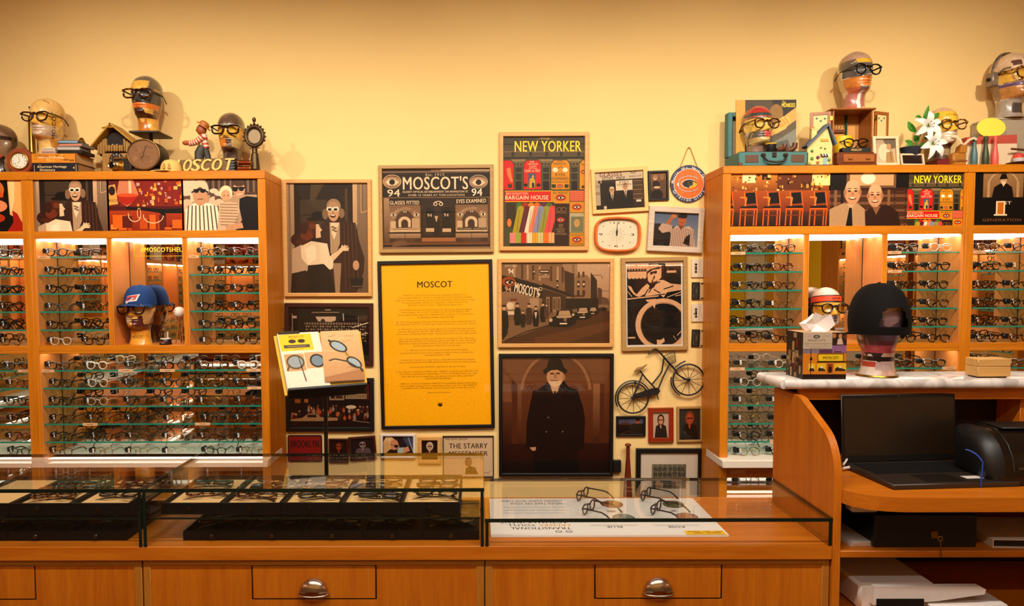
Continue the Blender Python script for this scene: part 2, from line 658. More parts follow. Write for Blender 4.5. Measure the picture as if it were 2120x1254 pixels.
def cabinet(label, X, bays, ztop, zhead0, zhead1, zbay1, zrail0, zrail1, zlow, shelves_up, shelves_low, niche, side):
 """X: outer left/right; bays: list of (x0, x1); niche: indices without shelves; side: which outer side shows"""
 t = thing('display_cabinet', label, 'cabinet', (0, 0, 0))
 x0, x1 = X
 Y0, Y1 = CAB, WALL - 0.003
 st = bays[0][0]
 en = bays[-1][1]
 plank('side_panel', x0, st, Y0, Y1, 0, zhead0 - 0.0005, LITCABZ, t)
 plank('side_panel', en, x1, Y0, Y1, 0, zhead0 - 0.0005, LITCABZ, t)
 plank('top_board', x0, x1, Y0 - 0.004, Y1, zhead0, ztop, LITCABX, t)
 plank('back_panel', st, en, Y1 - 0.012, Y1, 0.0, zhead0, PANEL, t)
 plank('upper_rail', st, en, Y0 + 0.002, Y1 - 0.013, zbay1, zhead1, LITCABX, t)
 plank('middle_rail', st, en, Y0 + 0.002, Y1 - 0.013, zrail1 + 0.016, zrail0, LITCABX, t)
 plank('rail_lip', st, en, Y0 + 0.002, Y0 + 0.014, zrail1, zrail1 + 0.0155, LITCABX, t)
 plank('counter_top', x0 - (0.004 if side == 'l' else 0), x1 + (0.004 if side == 'r' else 0), Y0 - 0.07, MIR + 0.02, zlow - 0.045, zlow, WHITE, t, 0.003)
 for i in range(len(bays) - 1):
  plank('divider', bays[i][1], bays[i + 1][0], Y0 + 0.003, MIR + 0.02, zrail0, zbay1, LITCABZ, t)
 part('mirror', MB().box(st, en, MIR, MIR + 0.006, zrail0, zbay1), MIRM, t, smooth=False)
 part('mirror', MB().box(st, en, MIR, MIR + 0.006, zlow, zrail1), MIRM, t, smooth=False)
 for i, (a, b) in enumerate(bays):
  for s in ((a, a + 0.004), (b - 0.004, b)):
   part('bay_lining', MB().box(s[0], s[1], Y0 + 0.006, MIR - 0.0005, zrail0, zbay1), PANEL, t, smooth=False)
  for s in (a + 0.004, b - 0.0075):
   part('mirror_seam', MB().box(s, s + 0.0035, MIR - 0.0018, MIR - 0.0003, zrail0, zbay1), BLACK, t, smooth=False)
  for yy in (Y0 + 0.022, Y0 + 0.125):
   part('light_strip', MB().box(a + 0.006, b - 0.006, yy, yy + 0.022, zbay1 - 0.012, zbay1 - 0.001), LED, t, smooth=False)
  if i in niche: continue
  for z in shelves_up:
   glass_shelf(t, a + 0.005, b - 0.005, Y0 + 0.02, MIR - 0.002, z)
 for s in ((st, st + 0.004), (en - 0.004, en)):
  part('bay_lining', MB().box(s[0], s[1], Y0 + 0.006, MIR - 0.0005, zlow, zrail1), PANEL, t, smooth=False)
 for s in (st + 0.004, en - 0.0075):
  part('mirror_seam', MB().box(s, s + 0.0035, MIR - 0.0018, MIR - 0.0003, zlow, zrail1), BLACK, t, smooth=False)
 part('light_strip', MB().box(st + 0.006, en - 0.006, Y0 + 0.022, Y0 + 0.085, zrail1 + 0.006, zrail1 + 0.0155), LED2, t, smooth=False)
 for z in shelves_low:
  glass_shelf(t, st + 0.005, en - 0.005, Y0 + 0.02, MIR - 0.002, z)
 # the base under the counter: a recessed mirrored bay with two more glass shelves
 zb = zlow - 0.045
 plank('base_rail', st, en, Y0 + 0.03, MIR + 0.02, zb - 0.10, zb - 0.001, LITCABX, t)
 plank('base_board', st, en, Y0 + 0.03, MIR + 0.02, 0.05, 0.42, LITCABX, t)
 part('mirror', MB().box(st, en, MIR, MIR + 0.006, 0.42, zb - 0.10), MIRM, t, smooth=False)
 base_sh = [zb - 0.10 - 0.155, zb - 0.10 - 0.31]
 for z in base_sh:
  glass_shelf(t, st + 0.005, en - 0.005, Y0 + 0.06, MIR - 0.002, z)
 return t, base_sh

UPL = [zc(y, 100) for y in (530.5, 568.6, 606.8, 644.5, 682.3)]
LOWL = [zc(y, 300) for y in (766, 803, 840.5, 877.5, 915)]
ZL = dict(ztop=CABTOP, zhead0=zc(371), zhead1=zc(477.3), zbay1=zc(493), zrail0=zc(715), zrail1=zc(731.5), zlow=at(300, 946, CAB).z)
BAYL = [(xc(71, 490), xc(220, 490)), (xc(228, 490), xc(377, 490)), (xc(385, 490), xc(535, 490))]
XL = (xc(60.5, 420), xc(548.6, 360))
cabL, baseL = cabinet('beech display cabinet of eyeglass shelves, topped by the cuckoo clock', XL, BAYL, shelves_up=UPL, shelves_low=LOWL, niche=(1,), side='r', **ZL)
dx = XL[1] - XL[0]
BAY0 = [(a - dx, b - dx) for a, b in BAYL]
X0_ = (XL[0] - dx, XL[0] - 0.0005)
cab0, base0 = cabinet('beech display cabinet cut off by the left edge, topped by the octagonal clock', X0_, BAY0, shelves_up=UPL, shelves_low=LOWL, niche=(0,), side='x', **ZL)

zr = lambda py, px=1750: at(px, py, CAB).z
UPR = [zr(y, 1590) for y in (522, 561.2, 599.8, 638.4, 676.5)]
LOWR = [zr(y, 1540) for y in (762.7, 800.7, 838.8, 877, 914.5)]
ZR = dict(ztop=zr(342), zhead0=zr(358), zhead1=zr(467.5), zbay1=zr(485), zrail0=zr(710.5), zrail1=zr(727), zlow=at(1540, 947, CAB).z)
BAYR = [(xc(1512, 490), xc(1667, 490)), (xc(1675.6, 490), xc(1829, 490)), (xc(1838, 490), xc(1993.5, 490))]
XR = (xc(1496.5, 400), xc(2001.5, 420))
cabR, baseR = cabinet('beech display cabinet of eyeglass shelves, topped by the teal suitcase', XR, BAYR, shelves_up=UPR, shelves_low=LOWR, niche=(1,), side='l', **ZR)
dx = XR[1] - XR[0]
BAY3 = [(a + dx, b + dx) for a, b in BAYR]
X3_ = (XR[1] + 0.0005, XR[1] + dx)
cab3, base3 = cabinet('beech display cabinet cut off by the right edge, topped by the headset head', X3_, BAY3, shelves_up=UPR, shelves_low=LOWR, niche=(1,), side='x', **ZR)
CABTOPR = ZR['ztop']

# --- service counter, glass cases, desk
CF, CBK = 2.40, 2.905                 # front and back of the glass cases
ZCTR = at(650, 1131, CF).z            # wooden counter surface
ZC1 = at(650, 1011, CF).z             # top of the taller cases
ZC2 = at(1350, 1073, CF).z            # top of the low case
xf = lambda px, py=1130: at(px, py, CF).x
PX_ = (xf(1727, 1000), xf(1743, 1000)) # side panel of the desk
XA, XB, XC_ = xf(292, 1200), xf(1003, 1150), PX_[0] - 0.001
ctr = part('counter_top', MB().box(-3.4, XC_, CF + 0.0, 2.957, at(650, 1160, CF).z, ZCTR, 0.002), WOODX)
tag(ctr, 'long beech counter top under the glass display cases', 'counter')
ZU = at(650, 1160, CF).z - 0.001

def drawer_unit(label, x0, x1, dpx, handle_px):
 t = thing('drawer_unit', label, 'cabinet', (0, 0, 0))
 y = CF + 0.012
 zb = 0.12
 part('carcass', MB().box(x0 + 0.002, x1 - 0.002, y + 0.022, 2.93, zb, ZU), WOODX, t, smooth=False)
 rw = 0.026
 zt = ZU - 0.002
 zd0 = zt - 0.62
 m = 0.003
 plank('frame_rail', x0 + m, x1 - m, y, y + 0.022, zt - rw + 0.006, zt, RAILX, t, 0.0015)
 plank('frame_rail', x0 + m, x1 - m, y, y + 0.022, zd0, zd0 + rw, RAILX, t, 0.0015)
 plank('frame_stile', x0 + m, x0 + m + rw, y, y + 0.022, zd0 + rw, zt - rw + 0.006, RAILZ, t, 0.0015)
 plank('frame_stile', x1 - m - rw, x1 - m, y, y + 0.022, zd0 + rw, zt - rw + 0.006, RAILZ, t, 0.0015)
 a, b = at(dpx[0], dpx[1], CF), at(dpx[2], dpx[3], CF)
 xa, xb, za, zb2 = a.x, b.x, b.z, a.z
 g = 0.0055
 pts = MB()
 yy = y + 0.004
 pts.box(x0 + m + rw, xa - g, yy, y + 0.022, zd0 + rw, zt - rw + 0.006)
 pts.box(xb + g, x1 - m - rw, yy, y + 0.022, zd0 + rw, zt - rw + 0.006)
 pts.box(xa - g, xb + g, yy, y + 0.022, zb2 + g, zt - rw + 0.006)
 pts.box(xa - g, xb + g, yy, y + 0.022, zd0 + rw, za - g)
 part('inset_panel', pts, WOODZ, t, smooth=False)
 part('drawer_gap', MB().box(xa - g, xb + g, y + 0.0085, y + 0.0215, za - g, zb2 + g), BLACK, t, smooth=False)
 d = part('drawer_front', MB().box(xa, xb, y + 0.003, y + 0.0083, za, zb2, 0.001), WOODZ, t)
 h = at(handle_px[0], handle_px[1], CF)
 k = MB()                              # cup pull: half dome open at the bottom, with a rolled lip
 nu, nv = 22, 9
 w, ht, dp = 0.0535, 0.056, 0.03
 for i in range(nv + 1):
  e = (PI / 2) * i / nv
  for j in range(nu + 1):
   a_ = PI * j / nu
   r = math.cos(e) ** 0.8
   k.v.append((h.x - w * math.cos(a_) * (0.55 + 0.45 * r) * (1 if i else 1), y + 0.003 - dp * math.sin(e) ** 0.8 * (0.35 + 0.65 * math.sin(a_) ** 0.5), h.z + ht * math.sin(a_) * (0.30 + 0.70 * r)))
 for i in range(nv):
  for j in range(nu):
   q = i * (nu + 1) + j
   k.face([q, q + 1, q + nu + 2, q + nu + 1])
 lip = [(h.x + w * 1.02 * s, y + 0.001 - dp * (1 - s * s) ** 0.4, h.z - 0.001) for s in [i / 8 - 1 for i in range(17)]]
 k.tube(lip, 0.0032, 8)
 part('cup_pull', k, CHROME, d, ang=60)
 return t
drawer_unit('beech drawer unit with a cup pull under the trays of the middle glass case', XA, XB, (520, 1175, 776, 1242), (648, 1231))
drawer_unit('beech drawer unit with a cup pull under the low glass case with the white card', XB, XC_, (1235, 1173, 1495, 1241), (1364.5, 1229))
wA = XB - XA
drawer_unit('beech drawer unit cut off by the left edge of the picture', XA - wA, XA, (-190, 1176, 66.5, 1243), (-60, 1232))

def pane(name, parent, x0, x1, y0, y1, z0, z1, edges):
 p = part(name, MB().box(x0, x1, y0, y1, z0, z1), CASEG, parent, smooth=False)
 for e in edges:
  part('polished_edge', MB().box(*e), CASEE, p, smooth=False)
 return p

def glass_case(label, x0, x1, zt, shelf_z=None, zfront=None):
 t = thing('glass_case', label, 'display case', (0, 0, 0))
 g = 0.013
 zf = ZCTR if zfront is None else zfront
 yf = CF - (0.010 if zfront is not None else 0)
 pane('top_pane', t, x0, x1, CF + 0.0025, CBK, zt - g, zt, [(x0, x1, CF - 0.0005, CF + 0.0025, zt - g, zt), (x0, x1, CBK, CBK + 0.0015, zt - g, zt),
         (x0 - 0.0012, x0, CF, CBK, zt - g, zt), (x1, x1 + 0.0012, CF, CBK, zt - g, zt)])
 pane('front_pane', t, x0 + g, x1 - g, CF + 0.001, CF + 0.009, zf, zt - g - 0.0005, [])
 pane('side_pane', t, x0, x0 + g, CF + 0.002, CBK - 0.003, ZCTR, zt - g - 0.0005, [(x0 + 0.001, x0 + g - 0.001, CF - 0.001, CF + 0.002, zf, zt - g)])
 pane('side_pane', t, x1 - g, x1, CF + 0.002, CBK - 0.003, ZCTR, zt - g - 0.0005, [(x1 - g + 0.001, x1 - 0.001, CF - 0.001, CF + 0.002, zf, zt - g)])
 if shelf_z:
  p = pane('middle_shelf', t, x0 + g + 0.001, x1 - g - 0.001, CF + 0.022, CBK - 0.01, shelf_z - 0.006, shelf_z, [(x0 + g + 0.001, x1 - g - 0.001, CF + 0.0185, CF + 0.0215, shelf_z - 0.006, shelf_z)])
 return t
XG1 = (xf(295.5, 1070), xf(1002, 1070))
glass_case('tall glass display case in the middle, two tiers of black trays inside', XG1[0], XG1[1], ZC1, ZC2)
XG0 = (XG1[0] - 0.006 - (XG1[1] - XG1[0]), XG1[0] - 0.004)
glass_case('tall glass display case at the left edge, black trays inside', XG0[0], XG0[1], ZC1, ZC2)
XG2 = (XG1[1] + 0.004, PX_[0] - 0.003)
glass_case('low glass display case holding the white card of round lenses', XG2[0], XG2[1], ZC2)

# desk at the right: side panel with a sloping shoulder, marble top, desktop, under shelf
dk = thing('reception_desk', 'beech reception desk with marble top holding the laptop', 'desk', (0, 0, 0))
ZM1 = at(1625, 787, 2.70).z          # top of the marble
MARBLE = None
m, nt, N, L, B = nodes_of('white_marble')
tc = N.new('ShaderNodeTexCoord')
nz = N.new('ShaderNodeTexNoise'); nz.inputs['Scale'].default_value = 7; nz.inputs['Detail'].default_value = 8; nz.inputs['Distortion'].default_value = 1.6
cr = N.new('ShaderNodeValToRGB')
cr.color_ramp.elements[0].position = 0.38; cr.color_ramp.elements[0].color = lin('#b8b0aa') + (1,)
cr.color_ramp.elements[1].position = 0.55; cr.color_ramp.elements[1].color = lin('#e6ded8') + (1,)
L.new(tc.outputs['Object'], nz.inputs['Vector']); L.new(nz.outputs['Fac'], cr.inputs[0]); L.new(cr.outputs[0], B.inputs['Base Color'])
B.inputs['Roughness'].default_value = 0.15
MARBLE = m
DKR = 3.3
yb = CBK
zs = at(1640, 818, 2.70).z
pts = [(yb, 0.05), (yb, zs), (2.70, zs)]
p1, p2 = Vector((2.70, zs)), Vector((CF + 0.075, at(1722, 893, CF + 0.06).z))
pts.append((p1.x - 0.03, p1.y - 0.004))
q0 = p2 + (p1 - p2) * 0.12
rad = 0.06
for i in range(9):
 f = i / 8
 a, b_, c_ = q0, Vector((CF + 0.004, p2.y - 0.03)), Vector((CF, p2.y - 0.16))
 pts.append(tuple(a * (1 - f) ** 2 + b_ * 2 * f * (1 - f) + c_ * f * f))
pts.append((CF, 0.05))
part('side_panel', MB().prism(pts, PX_[0], PX_[1], 'yz'), WOODZ, dk, ang=30)
mt = MB()
ma, mb_ = at(1625, 790, 2.705), at(1575, 779, 2.94)
xm = (ma.x + mb_.x) / 2
prof = []
for i in range(7):                  # rounded nose of the slab
 a = -PI / 2 + PI * i / 6
 prof.append((2.715 - 0.014 * math.cos(a), ZM1 - 0.019 + 0.019 * math.sin(a)))
prof += [(2.95, ZM1), (2.95, ZM1 - 0.038)]
mt.prism(prof, xm, DKR, 'yz')
part('marble_top', mt, MARBLE, dk, ang=50)
# end nose on the left of the slab
nose = []
for i in range(7):
 a = -PI / 2 + PI * i / 6
 nose.append((xm - 0.014 * math.cos(a), ZM1 - 0.019 + 0.019 * math.sin(a)))
part('marble_nose', MB().prism(nose, 2.715, 2.95, 'xz'), MARBLE, dk, ang=50)
plank('apron', PX_[1] + 0.001, DKR, 2.735, 2.755, ZM1 - 0.085, ZM1 - 0.039, WOODX, dk)
SHADEW = wood('shaded_inner_panel', '#1c0a05', '#281007', 'x', rough=0.8)  # near-black colour stands in for the shade inside the desk
plank('inner_panel', PX_[1] + 0.001, DKR, 2.89, 2.897, 0.05, ZM1 - 0.039, SHADEW, dk)
plank('back_panel', PX_[1] + 0.001, DKR, 2.898, 2.905, 0.05, ZM1 - 0.039, WHITE, dk)
ZDT = atz(1900, 1030, 0).z
DTF = CF - 0.10                     # desktop reaches a little further forward than the side panel
ZDT = at(1950, 1030, DTF).z
zdb = at(1950, 1060, DTF).z
dp_ = [(PX_[1] + 0.0005, 2.888), (PX_[1] + 0.0005, CF + 0.005)]
for i in range(13):
 f = i / 12
 a, b_, c_ = Vector((PX_[1] + 0.0005, CF + 0.005)), Vector((PX_[1] + 0.02, DTF)), Vector((PX_[1] + 0.20, DTF))
 dp_.append(tuple(a * (1 - f) ** 2 + b_ * 2 * f * (1 - f) + c_ * f * f))
dp_ += [(DKR, DTF), (DKR, 2.888)]
part('desktop', MB().prism(dp_, zdb, ZDT, 'xy'), WOODX, dk, ang=30)
zsh = at(1900, 1140, CF).z
plank('under_shelf', PX_[1] + 0.0005, DKR, CF + 0.0, 2.888, at(1900, 1154, CF).z, zsh, WOODX, dk)
plank('bottom_shelf', PX_[1] + 0.0005, DKR, CF + 0.0, 2.888, 0.42, 0.445, WOODX, dk)
plank('inner_divider', at(2105, 830, 2.78).x, at(2105, 830, 2.78).x + 0.02, 2.76, 2.889, ZDT + 0.0005, ZM1 - 0.086, WOODZ, dk)

# --- pictures
def draw_lady(w, h, x0=92, y0=208, x1=800, y1=1145):
 p = Print(w, h, x0, y0, x1, y1, '#57402f')
 p.rect(92, 208, 152, 1145, '#c0a88e', '#8b7460').rect(100, 208, 120, 1145, '#8f7862')
 p.rect(152, 208, 668, 1145, '#2b1d14', '#3b281d').rect(205, 345, 445, 600, '#4d3f31').line([(205, 478), (445, 474)], 8, '#2a1e16')
 p.poly([(300, 208), (420, 208), (330, 360), (290, 360)], '#57482f').rect(600, 250, 622, 560, '#5b4634')
 p.rect(668, 208, 706, 1145, '#d2b596', '#a98a6d').rect(706, 208, 800, 1145, '#9a8470', '#6e5a4a')
 p.line([(742, 215), (742, 460), (800, 440)], 7, '#c4ab90').line([(752, 215), (752, 440)], 5, '#5d4c3e')
 p.ell(365, 480, 62, 36, '#170e09').poly([(262, 505), (330, 485), (440, 510), (440, 528), (270, 524)], '#1c120c')
 p.poly([(392, 560), (450, 515), (560, 515), (690, 545), (722, 700), (768, 850), (760, 960), (700, 1145), (480, 1145), (395, 900)], '#45291d')
 for i in range(9):
  p.line([(575 + i * 16, 560), (580 + i * 19, 1120)], 5, '#6a4734' if i % 2 else '#2d1a12')
 p.poly([(462, 540), (552, 540), (552, 720), (500, 850), (468, 800)], '#b79f86')
 p.poly([(470, 545), (545, 545), (520, 640), (500, 690), (480, 640)], '#e3d2bc')
 for a, b in ((490, 580), (512, 590), (495, 605), (515, 615)):
  p.ell(a, b, 14, 9, '#8d755e')
 p.poly([(490, 890), (562, 890), (545, 1145), (508, 1145)], '#a58c74')
 p.ell(425, 470, 26, 46, '#8d735c').ell(570, 462, 26, 42, '#93785f').ell(500, 400, 62, 62, '#a68a70')
 p.ell(498, 452, 50, 80, '#cba78a').ell(498, 395, 44, 30, '#b9997d')
 for a in (466, 517):
  p.ell(a, 427, 29, 20, '#f3e8d8').ell(a, 430, 17, 12, '#2b1a12')
 p.poly([(438, 412), (456, 410), (450, 424)], '#f3e8d8').poly([(545, 408), (528, 408), (533, 424)], '#f3e8d8')
 p.poly([(490, 435), (498, 435), (505, 465), (484, 466)], '#b58e70').ell(493, 484, 25, 17, '#57281d').ell(493, 478, 20, 7, '#e8d8c4')
 p.ell(165, 688, 46, 50, '#45200f').ell(160, 690, 16, 30, '#402417')
 p.poly([(130, 770), (210, 730), (270, 760), (270, 945), (222, 988), (124, 975)], '#c3ab95')
 p.poly([(124, 978), (250, 950), (260, 1145), (112, 1145)], '#33221a')
 p.ell(300, 600, 72, 76, '#5a2c18').ell(260, 650, 55, 45, '#7a3c22').ell(235, 590, 38, 52, '#45200f').ell(310, 570, 30, 26, '#7a4228').ell(215, 708, 60, 22, '#5a2a18')
 p.poly([(342, 556), (368, 556), (376, 580), (397, 607), (380, 620), (386, 668), (340, 676)], '#e3c8ac')
 p.poly([(205, 745), (300, 700), (440, 722), (462, 830), (540, 780), (556, 806), (492, 872), (488, 935), (455, 948), (418, 928), (400, 895), (270, 912), (212, 850)], '#ead9c2')
 p.poly([(240, 770), (330, 730), (345, 850), (270, 900)], '#f6e9d4')
 p.poly([(474, 838), (548, 768), (580, 782), (492, 872)], '#e4c7a8')
 for a, b in ((575, 735), (600, 735), (622, 742), (632, 760), (628, 778)):
  p.line([(556, 778), (a, b)], 12, '#e8ccae')
 p.ell(560, 778, 22, 16, '#e6caac')
 p.poly([(268, 908), (408, 897), (468, 955), (502, 1145), (245, 1145)], '#271a13')
 p.ell(692, 908, 28, 42, '#c8a385').line([(680, 950), (700, 1020)], 9, '#1c120c').poly([(632, 1022), (756, 1014), (744, 1106), (650, 1106)], '#1f140e').rect(650, 1085, 745, 1095, '#6f5944')
 return p

def draw_store(w, h):
 p = Print(w, h, 65, 112, 1472, 1160, '#4b3527')
 p.rect(65, 112, 1472, 160, '#8d7660').rect(65, 125, 700, 140, '#2a1d16').rect(830, 120, 1472, 138, '#d2c0aa')
 p.rect(65, 160, 1472, 490, '#33241b', '#2b1e16').rect(65, 480, 1472, 490, '#8e755c')
 def eye(cx, cy, k, c='#d8ba9a'):
  p.ell(cx, cy, 122 * k, 90 * k, c).ell(cx, cy, 112 * k, 80 * k, '#5a4332').ell(cx, cy + 2, 110 * k, 66 * k, '#b99a7b')
  p.poly([(cx - 85 * k, cy + 10 * k), (cx - 40 * k, cy - 28 * k), (cx + 30 * k, cy - 30 * k), (cx + 90 * k, cy + 12 * k), (cx + 30 * k, cy + 50 * k), (cx - 40 * k, cy + 48 * k)], '#ead7bf')
  p.ell(cx, cy + 8 * k, 38 * k, 36 * k, '#2b1d15')
 eye(192, 272, 1); eye(1325, 282, 1, '#b8aca0')
 p.txt('Est. 1915', 632, 170, 876, 204, '#d9c2a6', 0.01)
 p.txt("MOSCOT'S", 335, 208, 1185, 380, '#f0dcc2', 0.03)
 p.txt('94', 130, 375, 292, 470, '#f0dcc2', 0.04).txt('94', 1235, 372, 1372, 468, '#f0e6da', 0.04)
 p.txt('OLDEST OPTICAL ESTABLISHMENT ON RIVINGTON ST.', 328, 396, 1195, 422, '#ecd8be', 0.02)
 p.txt('OVER 15 YEARS AT THIS LOCATION', 400, 440, 1140, 466, '#ecd8be', 0.015)
 p.rect(78, 490, 150, 1060, '#b0937a', '#6b4f3c').rect(1440, 490, 1472, 1060, '#6b4f3c').rect(150, 490, 560, 580, '#241812').rect(1020, 490, 1442, 580, '#241812')
 p.txt('GLASSES FITTED', 158, 525, 545, 572, '#f0dcc2', 0.03).txt('EYES EXAMINED', 1035, 512, 1422, 562, '#f0dcc2', 0.03, dy=8)
 for x0, x1 in ((150, 560), (1020, 1442)):
  cx = (x0 + x1) / 2
  p.rect(x0, 580, x1, 940, '#8a6b53', '#a98a6c').ell(cx, 900, 150, 250, '#5c4333')
  p.arc("MOSCOT'S", cx, 800, 175, 90, 46, '#d9c2a6', 0.01, spread=1.15).txt('94', cx - 24, 655, cx + 24, 682, '#e5d0b4', 0.02)
  for sx in (-1, 1):
   ex = cx + sx * 152
   p.ell(ex, 708, 46, 36, '#c6a98a').ell(ex, 708, 40, 28, '#4b3527').ell(ex, 708, 34, 20, '#e8d5bc').ell(ex, 708, 14, 17, '#2b1d15')
  p.ell(cx - 5, 800, 82, 70, '#d6c0a4').rect(cx - 85, 800, cx + 75, 870, '#d6c0a4').ell(cx - 5, 820, 46, 52, '#4b3527').rect(cx - 50, 820, cx + 40, 870, '#4b3527')
  p.rect(cx + 90, 755, cx + 190, 880, '#bfa588').rect(cx - 190, 790, cx - 120, 890, '#cdb598')
  p.rect(x0, 880, x1, 900, '#b89b7d').rect(x0 + 10, 905, x1 - 10, 932, '#d2b999').rect(x0 - 20, 935, x1 + 20, 950, '#2d1f16')
  p.rect(x0, 955, x1, 1015, '#b2957a', '#93765d').rect(cx - 4, 955, cx + 4, 1015, '#5e4635')
 p.rect(1045, 880, 1430, 912, '#2b1d15').txt('EYES EXAMINED   GLASSES FITTED', 1060, 886, 1420, 904, '#d8c2a6')
 p.rect(560, 490, 1020, 1010, '#35251b', '#241812').rect(590, 590, 960, 980, '#3d2b20').rect(632, 610, 738, 880, '#1d130d').rect(845, 610, 955, 880, '#1d130d')
 p.line([(735, 575), (748, 545), (800, 532), (840, 545), (852, 575)], 9, '#ecd8be').ring(757, 570, 27, 24, 9, '#ecd8be').ring(830, 570, 27, 24, 9, '#ecd8be')
 p.txt('94', 650, 695, 710, 738, '#d9c2a6', 0.02).txt('94', 868, 693, 928, 736, '#d9c2a6', 0.02)
 p.ell(768, 735, 20, 32, '#d0ae90').ell(768, 712, 22, 16, '#171008').poly([(725, 790), (768, 760), (812, 790), (820, 900), (800, 1000), (735, 1000), (722, 900)], '#1c120c').poly([(757, 765), (780, 765), (768, 810)], '#d8c6b0')
 p.rect(630, 885, 738, 932, '#cdb598').rect(848, 890, 960, 935, '#cdb598')
 p.rect(575, 1010, 1020, 1060, '#a5714c').rect(65, 1060, 1472, 1100, '#5b3a26', '#84583a').rect(65, 1100, 1472, 1130, '#2b150d').rect(65, 1130, 1472, 1160, '#93765f')
 p.poly([(200, 1060), (340, 1040), (420, 1100), (180, 1130)], '#7b5a43')
 return p

def draw_covers(w, h, x0=85, y0=80, x1=898, y1=1180):
 """a street of coloured shop signs under the magazine's title"""
 p = Print(w, h, x0, y0, x1, y1, '#5d5238')
 p.rect(85, 80, 898, 290, '#4a4434', '#6d5f45')
 for a, b, c in ((150, 160, '#2f2d26'), (225, 235, '#8b7a58'), (282, 298, '#2f2d26')):
  p.rect(85, a, 898, b, c)
 for x in (180, 358, 520, 665, 840):
  p.rect(x - 14, 232, x + 14, 275, '#3d382b')
 p.ring(505, 210, 150, 125, 14, '#736548', 190, 350)
 p.txt('THE', 455, 92, 545, 112, '#d8b83c', 0.02).txt('NEW YORKER', 200, 122, 862, 228, '#ffe63c', 0.03)
 p.rect(115, 300, 898, 620, '#57563a')
 for x in (235, 510, 795):
  p.rect(x - 72, 305, x + 72, 325, '#9c8a66').rect(x - 60, 325, x + 60, 375, '#7d6f52')
  for k in range(3):
   p.rect(x - 45 + k * 32, 345, x - 25 + k * 32, 365, '#45402f')
  p.rect(x - 36, 380, x + 42, 612, '#6d6450').rect(x - 28, 388, x + 34, 510, '#3e382c').rect(x - 28, 522, x + 34, 612, '#241a15').rect(x - 28, 436, x + 34, 442, '#8a7d60')
 def sign(xa, xb, c):
  p.poly([(xa, 612), (xa, 350), (xa + 30, 310), (xb - 30, 310), (xb, 350), (xb, 612)], '#3a4a30')
  p.poly([(xa + 6, 606), (xa + 6, 354), (xa + 34, 316), (xb - 34, 316), (xb - 6, 354), (xb - 6, 606)], c)
 sign(60, 195, '#d3261d'); sign(285, 470, '#d5281f'); sign(560, 755, '#d89c22'); sign(845, 1030, '#d89c22')
 for t, a, b, c, d in (('WE', 350, 322, 392, 338), ('MATCH', 330, 344, 430, 360), ('CLOTH', 345, 368, 415, 386), ('TO YOUR', 335, 392, 425, 402), ('COAT or VEST', 298, 408, 456, 432)):
  p.txt(t, a, b, c, d, '#f4dfc0', 0.02)
 p.rect(335, 445, 412, 592, '#4f6a80').poly([(345, 592), (350, 500), (385, 480), (405, 520), (400, 592)], '#cdb040').ell(382, 478, 12, 15, '#d99c70').rect(372, 540, 395, 590, '#2a2a30')
 p.ell(310, 562, 20, 18, '#1f1a16').ell(438, 562, 20, 18, '#1f1a16')
 for t, a, b, c, d in (('SOL', 625, 312, 680, 332), ('MOSCOT', 592, 340, 712, 362), ('EYES', 608, 446, 704, 474), ('EXAMINED', 570, 485, 740, 514), ('MODERN GLASSES', 572, 526, 740, 540)):
  p.txt(t, a, b, c, d, '#2a2015', 0.02)
 p.ell(606, 412, 28, 22, '#f2ecd8').ell(704, 412, 28, 22, '#f2ecd8').line([(630, 400), (652, 382), (672, 382), (684, 400)], 5, '#4d432c')
 p.rect(570, 555, 612, 592, '#31452c').rect(700, 555, 740, 592, '#31452c').rect(130, 552, 172, 588, '#31452c')
 def eye(cx, cy, k):
  p.ell(cx, cy, 52 * k, 32 * k, '#d5481c').ell(cx, cy, 40 * k, 22 * k, '#7d2413').poly([(cx - 34 * k, cy + 2), (cx, cy - 15 * k), (cx + 34 * k, cy + 2), (cx, cy + 15 * k)], '#f3e4c8').ell(cx, cy, 11 * k, 12 * k, '#3a1c10')
 eye(654, 575, 0.62); eye(895, 432, 0.7)
 p.poly([(115, 400), (155, 385), (170, 480), (182, 530), (160, 535), (130, 470)], '#e58f55')
 p.txt('MOSCOT', 868, 350, 950, 368, '#2a2015', 0.02).rect(870, 570, 898, 595, '#31452c')
 p.rect(100, 618, 572, 732, '#e8b52a').rect(100, 626, 564, 724, '#d2241c').txt('BECKENSTEIN', 116, 636, 332, 658, '#f5ddb8', 0.015).txt('BARGAIN HOUSE', 106, 666, 538, 708, '#f7e6c8', 0.03)
 p.rect(574, 620, 748, 748, '#d09a24').txt('SOL MOSCOT', 585, 630, 734, 652, '#2a2015', 0.02); eye(662, 690, 1.05)
 p.rect(752, 620, 898, 725, '#d9765a')
 for k in range(5):
  p.rect(752, 640 + k * 18, 898, 643 + k * 18, '#a3513a')
 p.rect(752, 732, 898, 840, '#d09a24'); eye(824, 784, 1.0)
 p.rect(752, 845, 898, 1040, '#b9b49a').rect(765, 880, 890, 1035, '#7e8268').ell(825, 945, 30, 42, '#c2a06a').rect(752, 1045, 898, 1172, '#d09a24').txt('SOL MOSCOT', 765, 1058, 890, 1076, '#2a2015', 0.02); eye(826, 1112, 1.0); p.txt('OPTICIAN', 770, 1148, 886, 1166, '#2a2015', 0.02)
 p.rect(115, 735, 596, 1180, '#3f3325').ell(145, 940, 22, 42, '#e38a35').poly([(118, 985), (170, 985), (175, 1180), (115, 1180)], '#4a5a34')
 cols = ['#4f7a34', '#b0302a', '#df8a2a', '#d8762a', '#6d2a4a', '#5a7a34']
 for i, c in enumerate(cols):
  p.ell(245 + i * 60, 775, 34, 38, c).rect(212 + i * 60, 775, 278 + i * 60, 960, c)
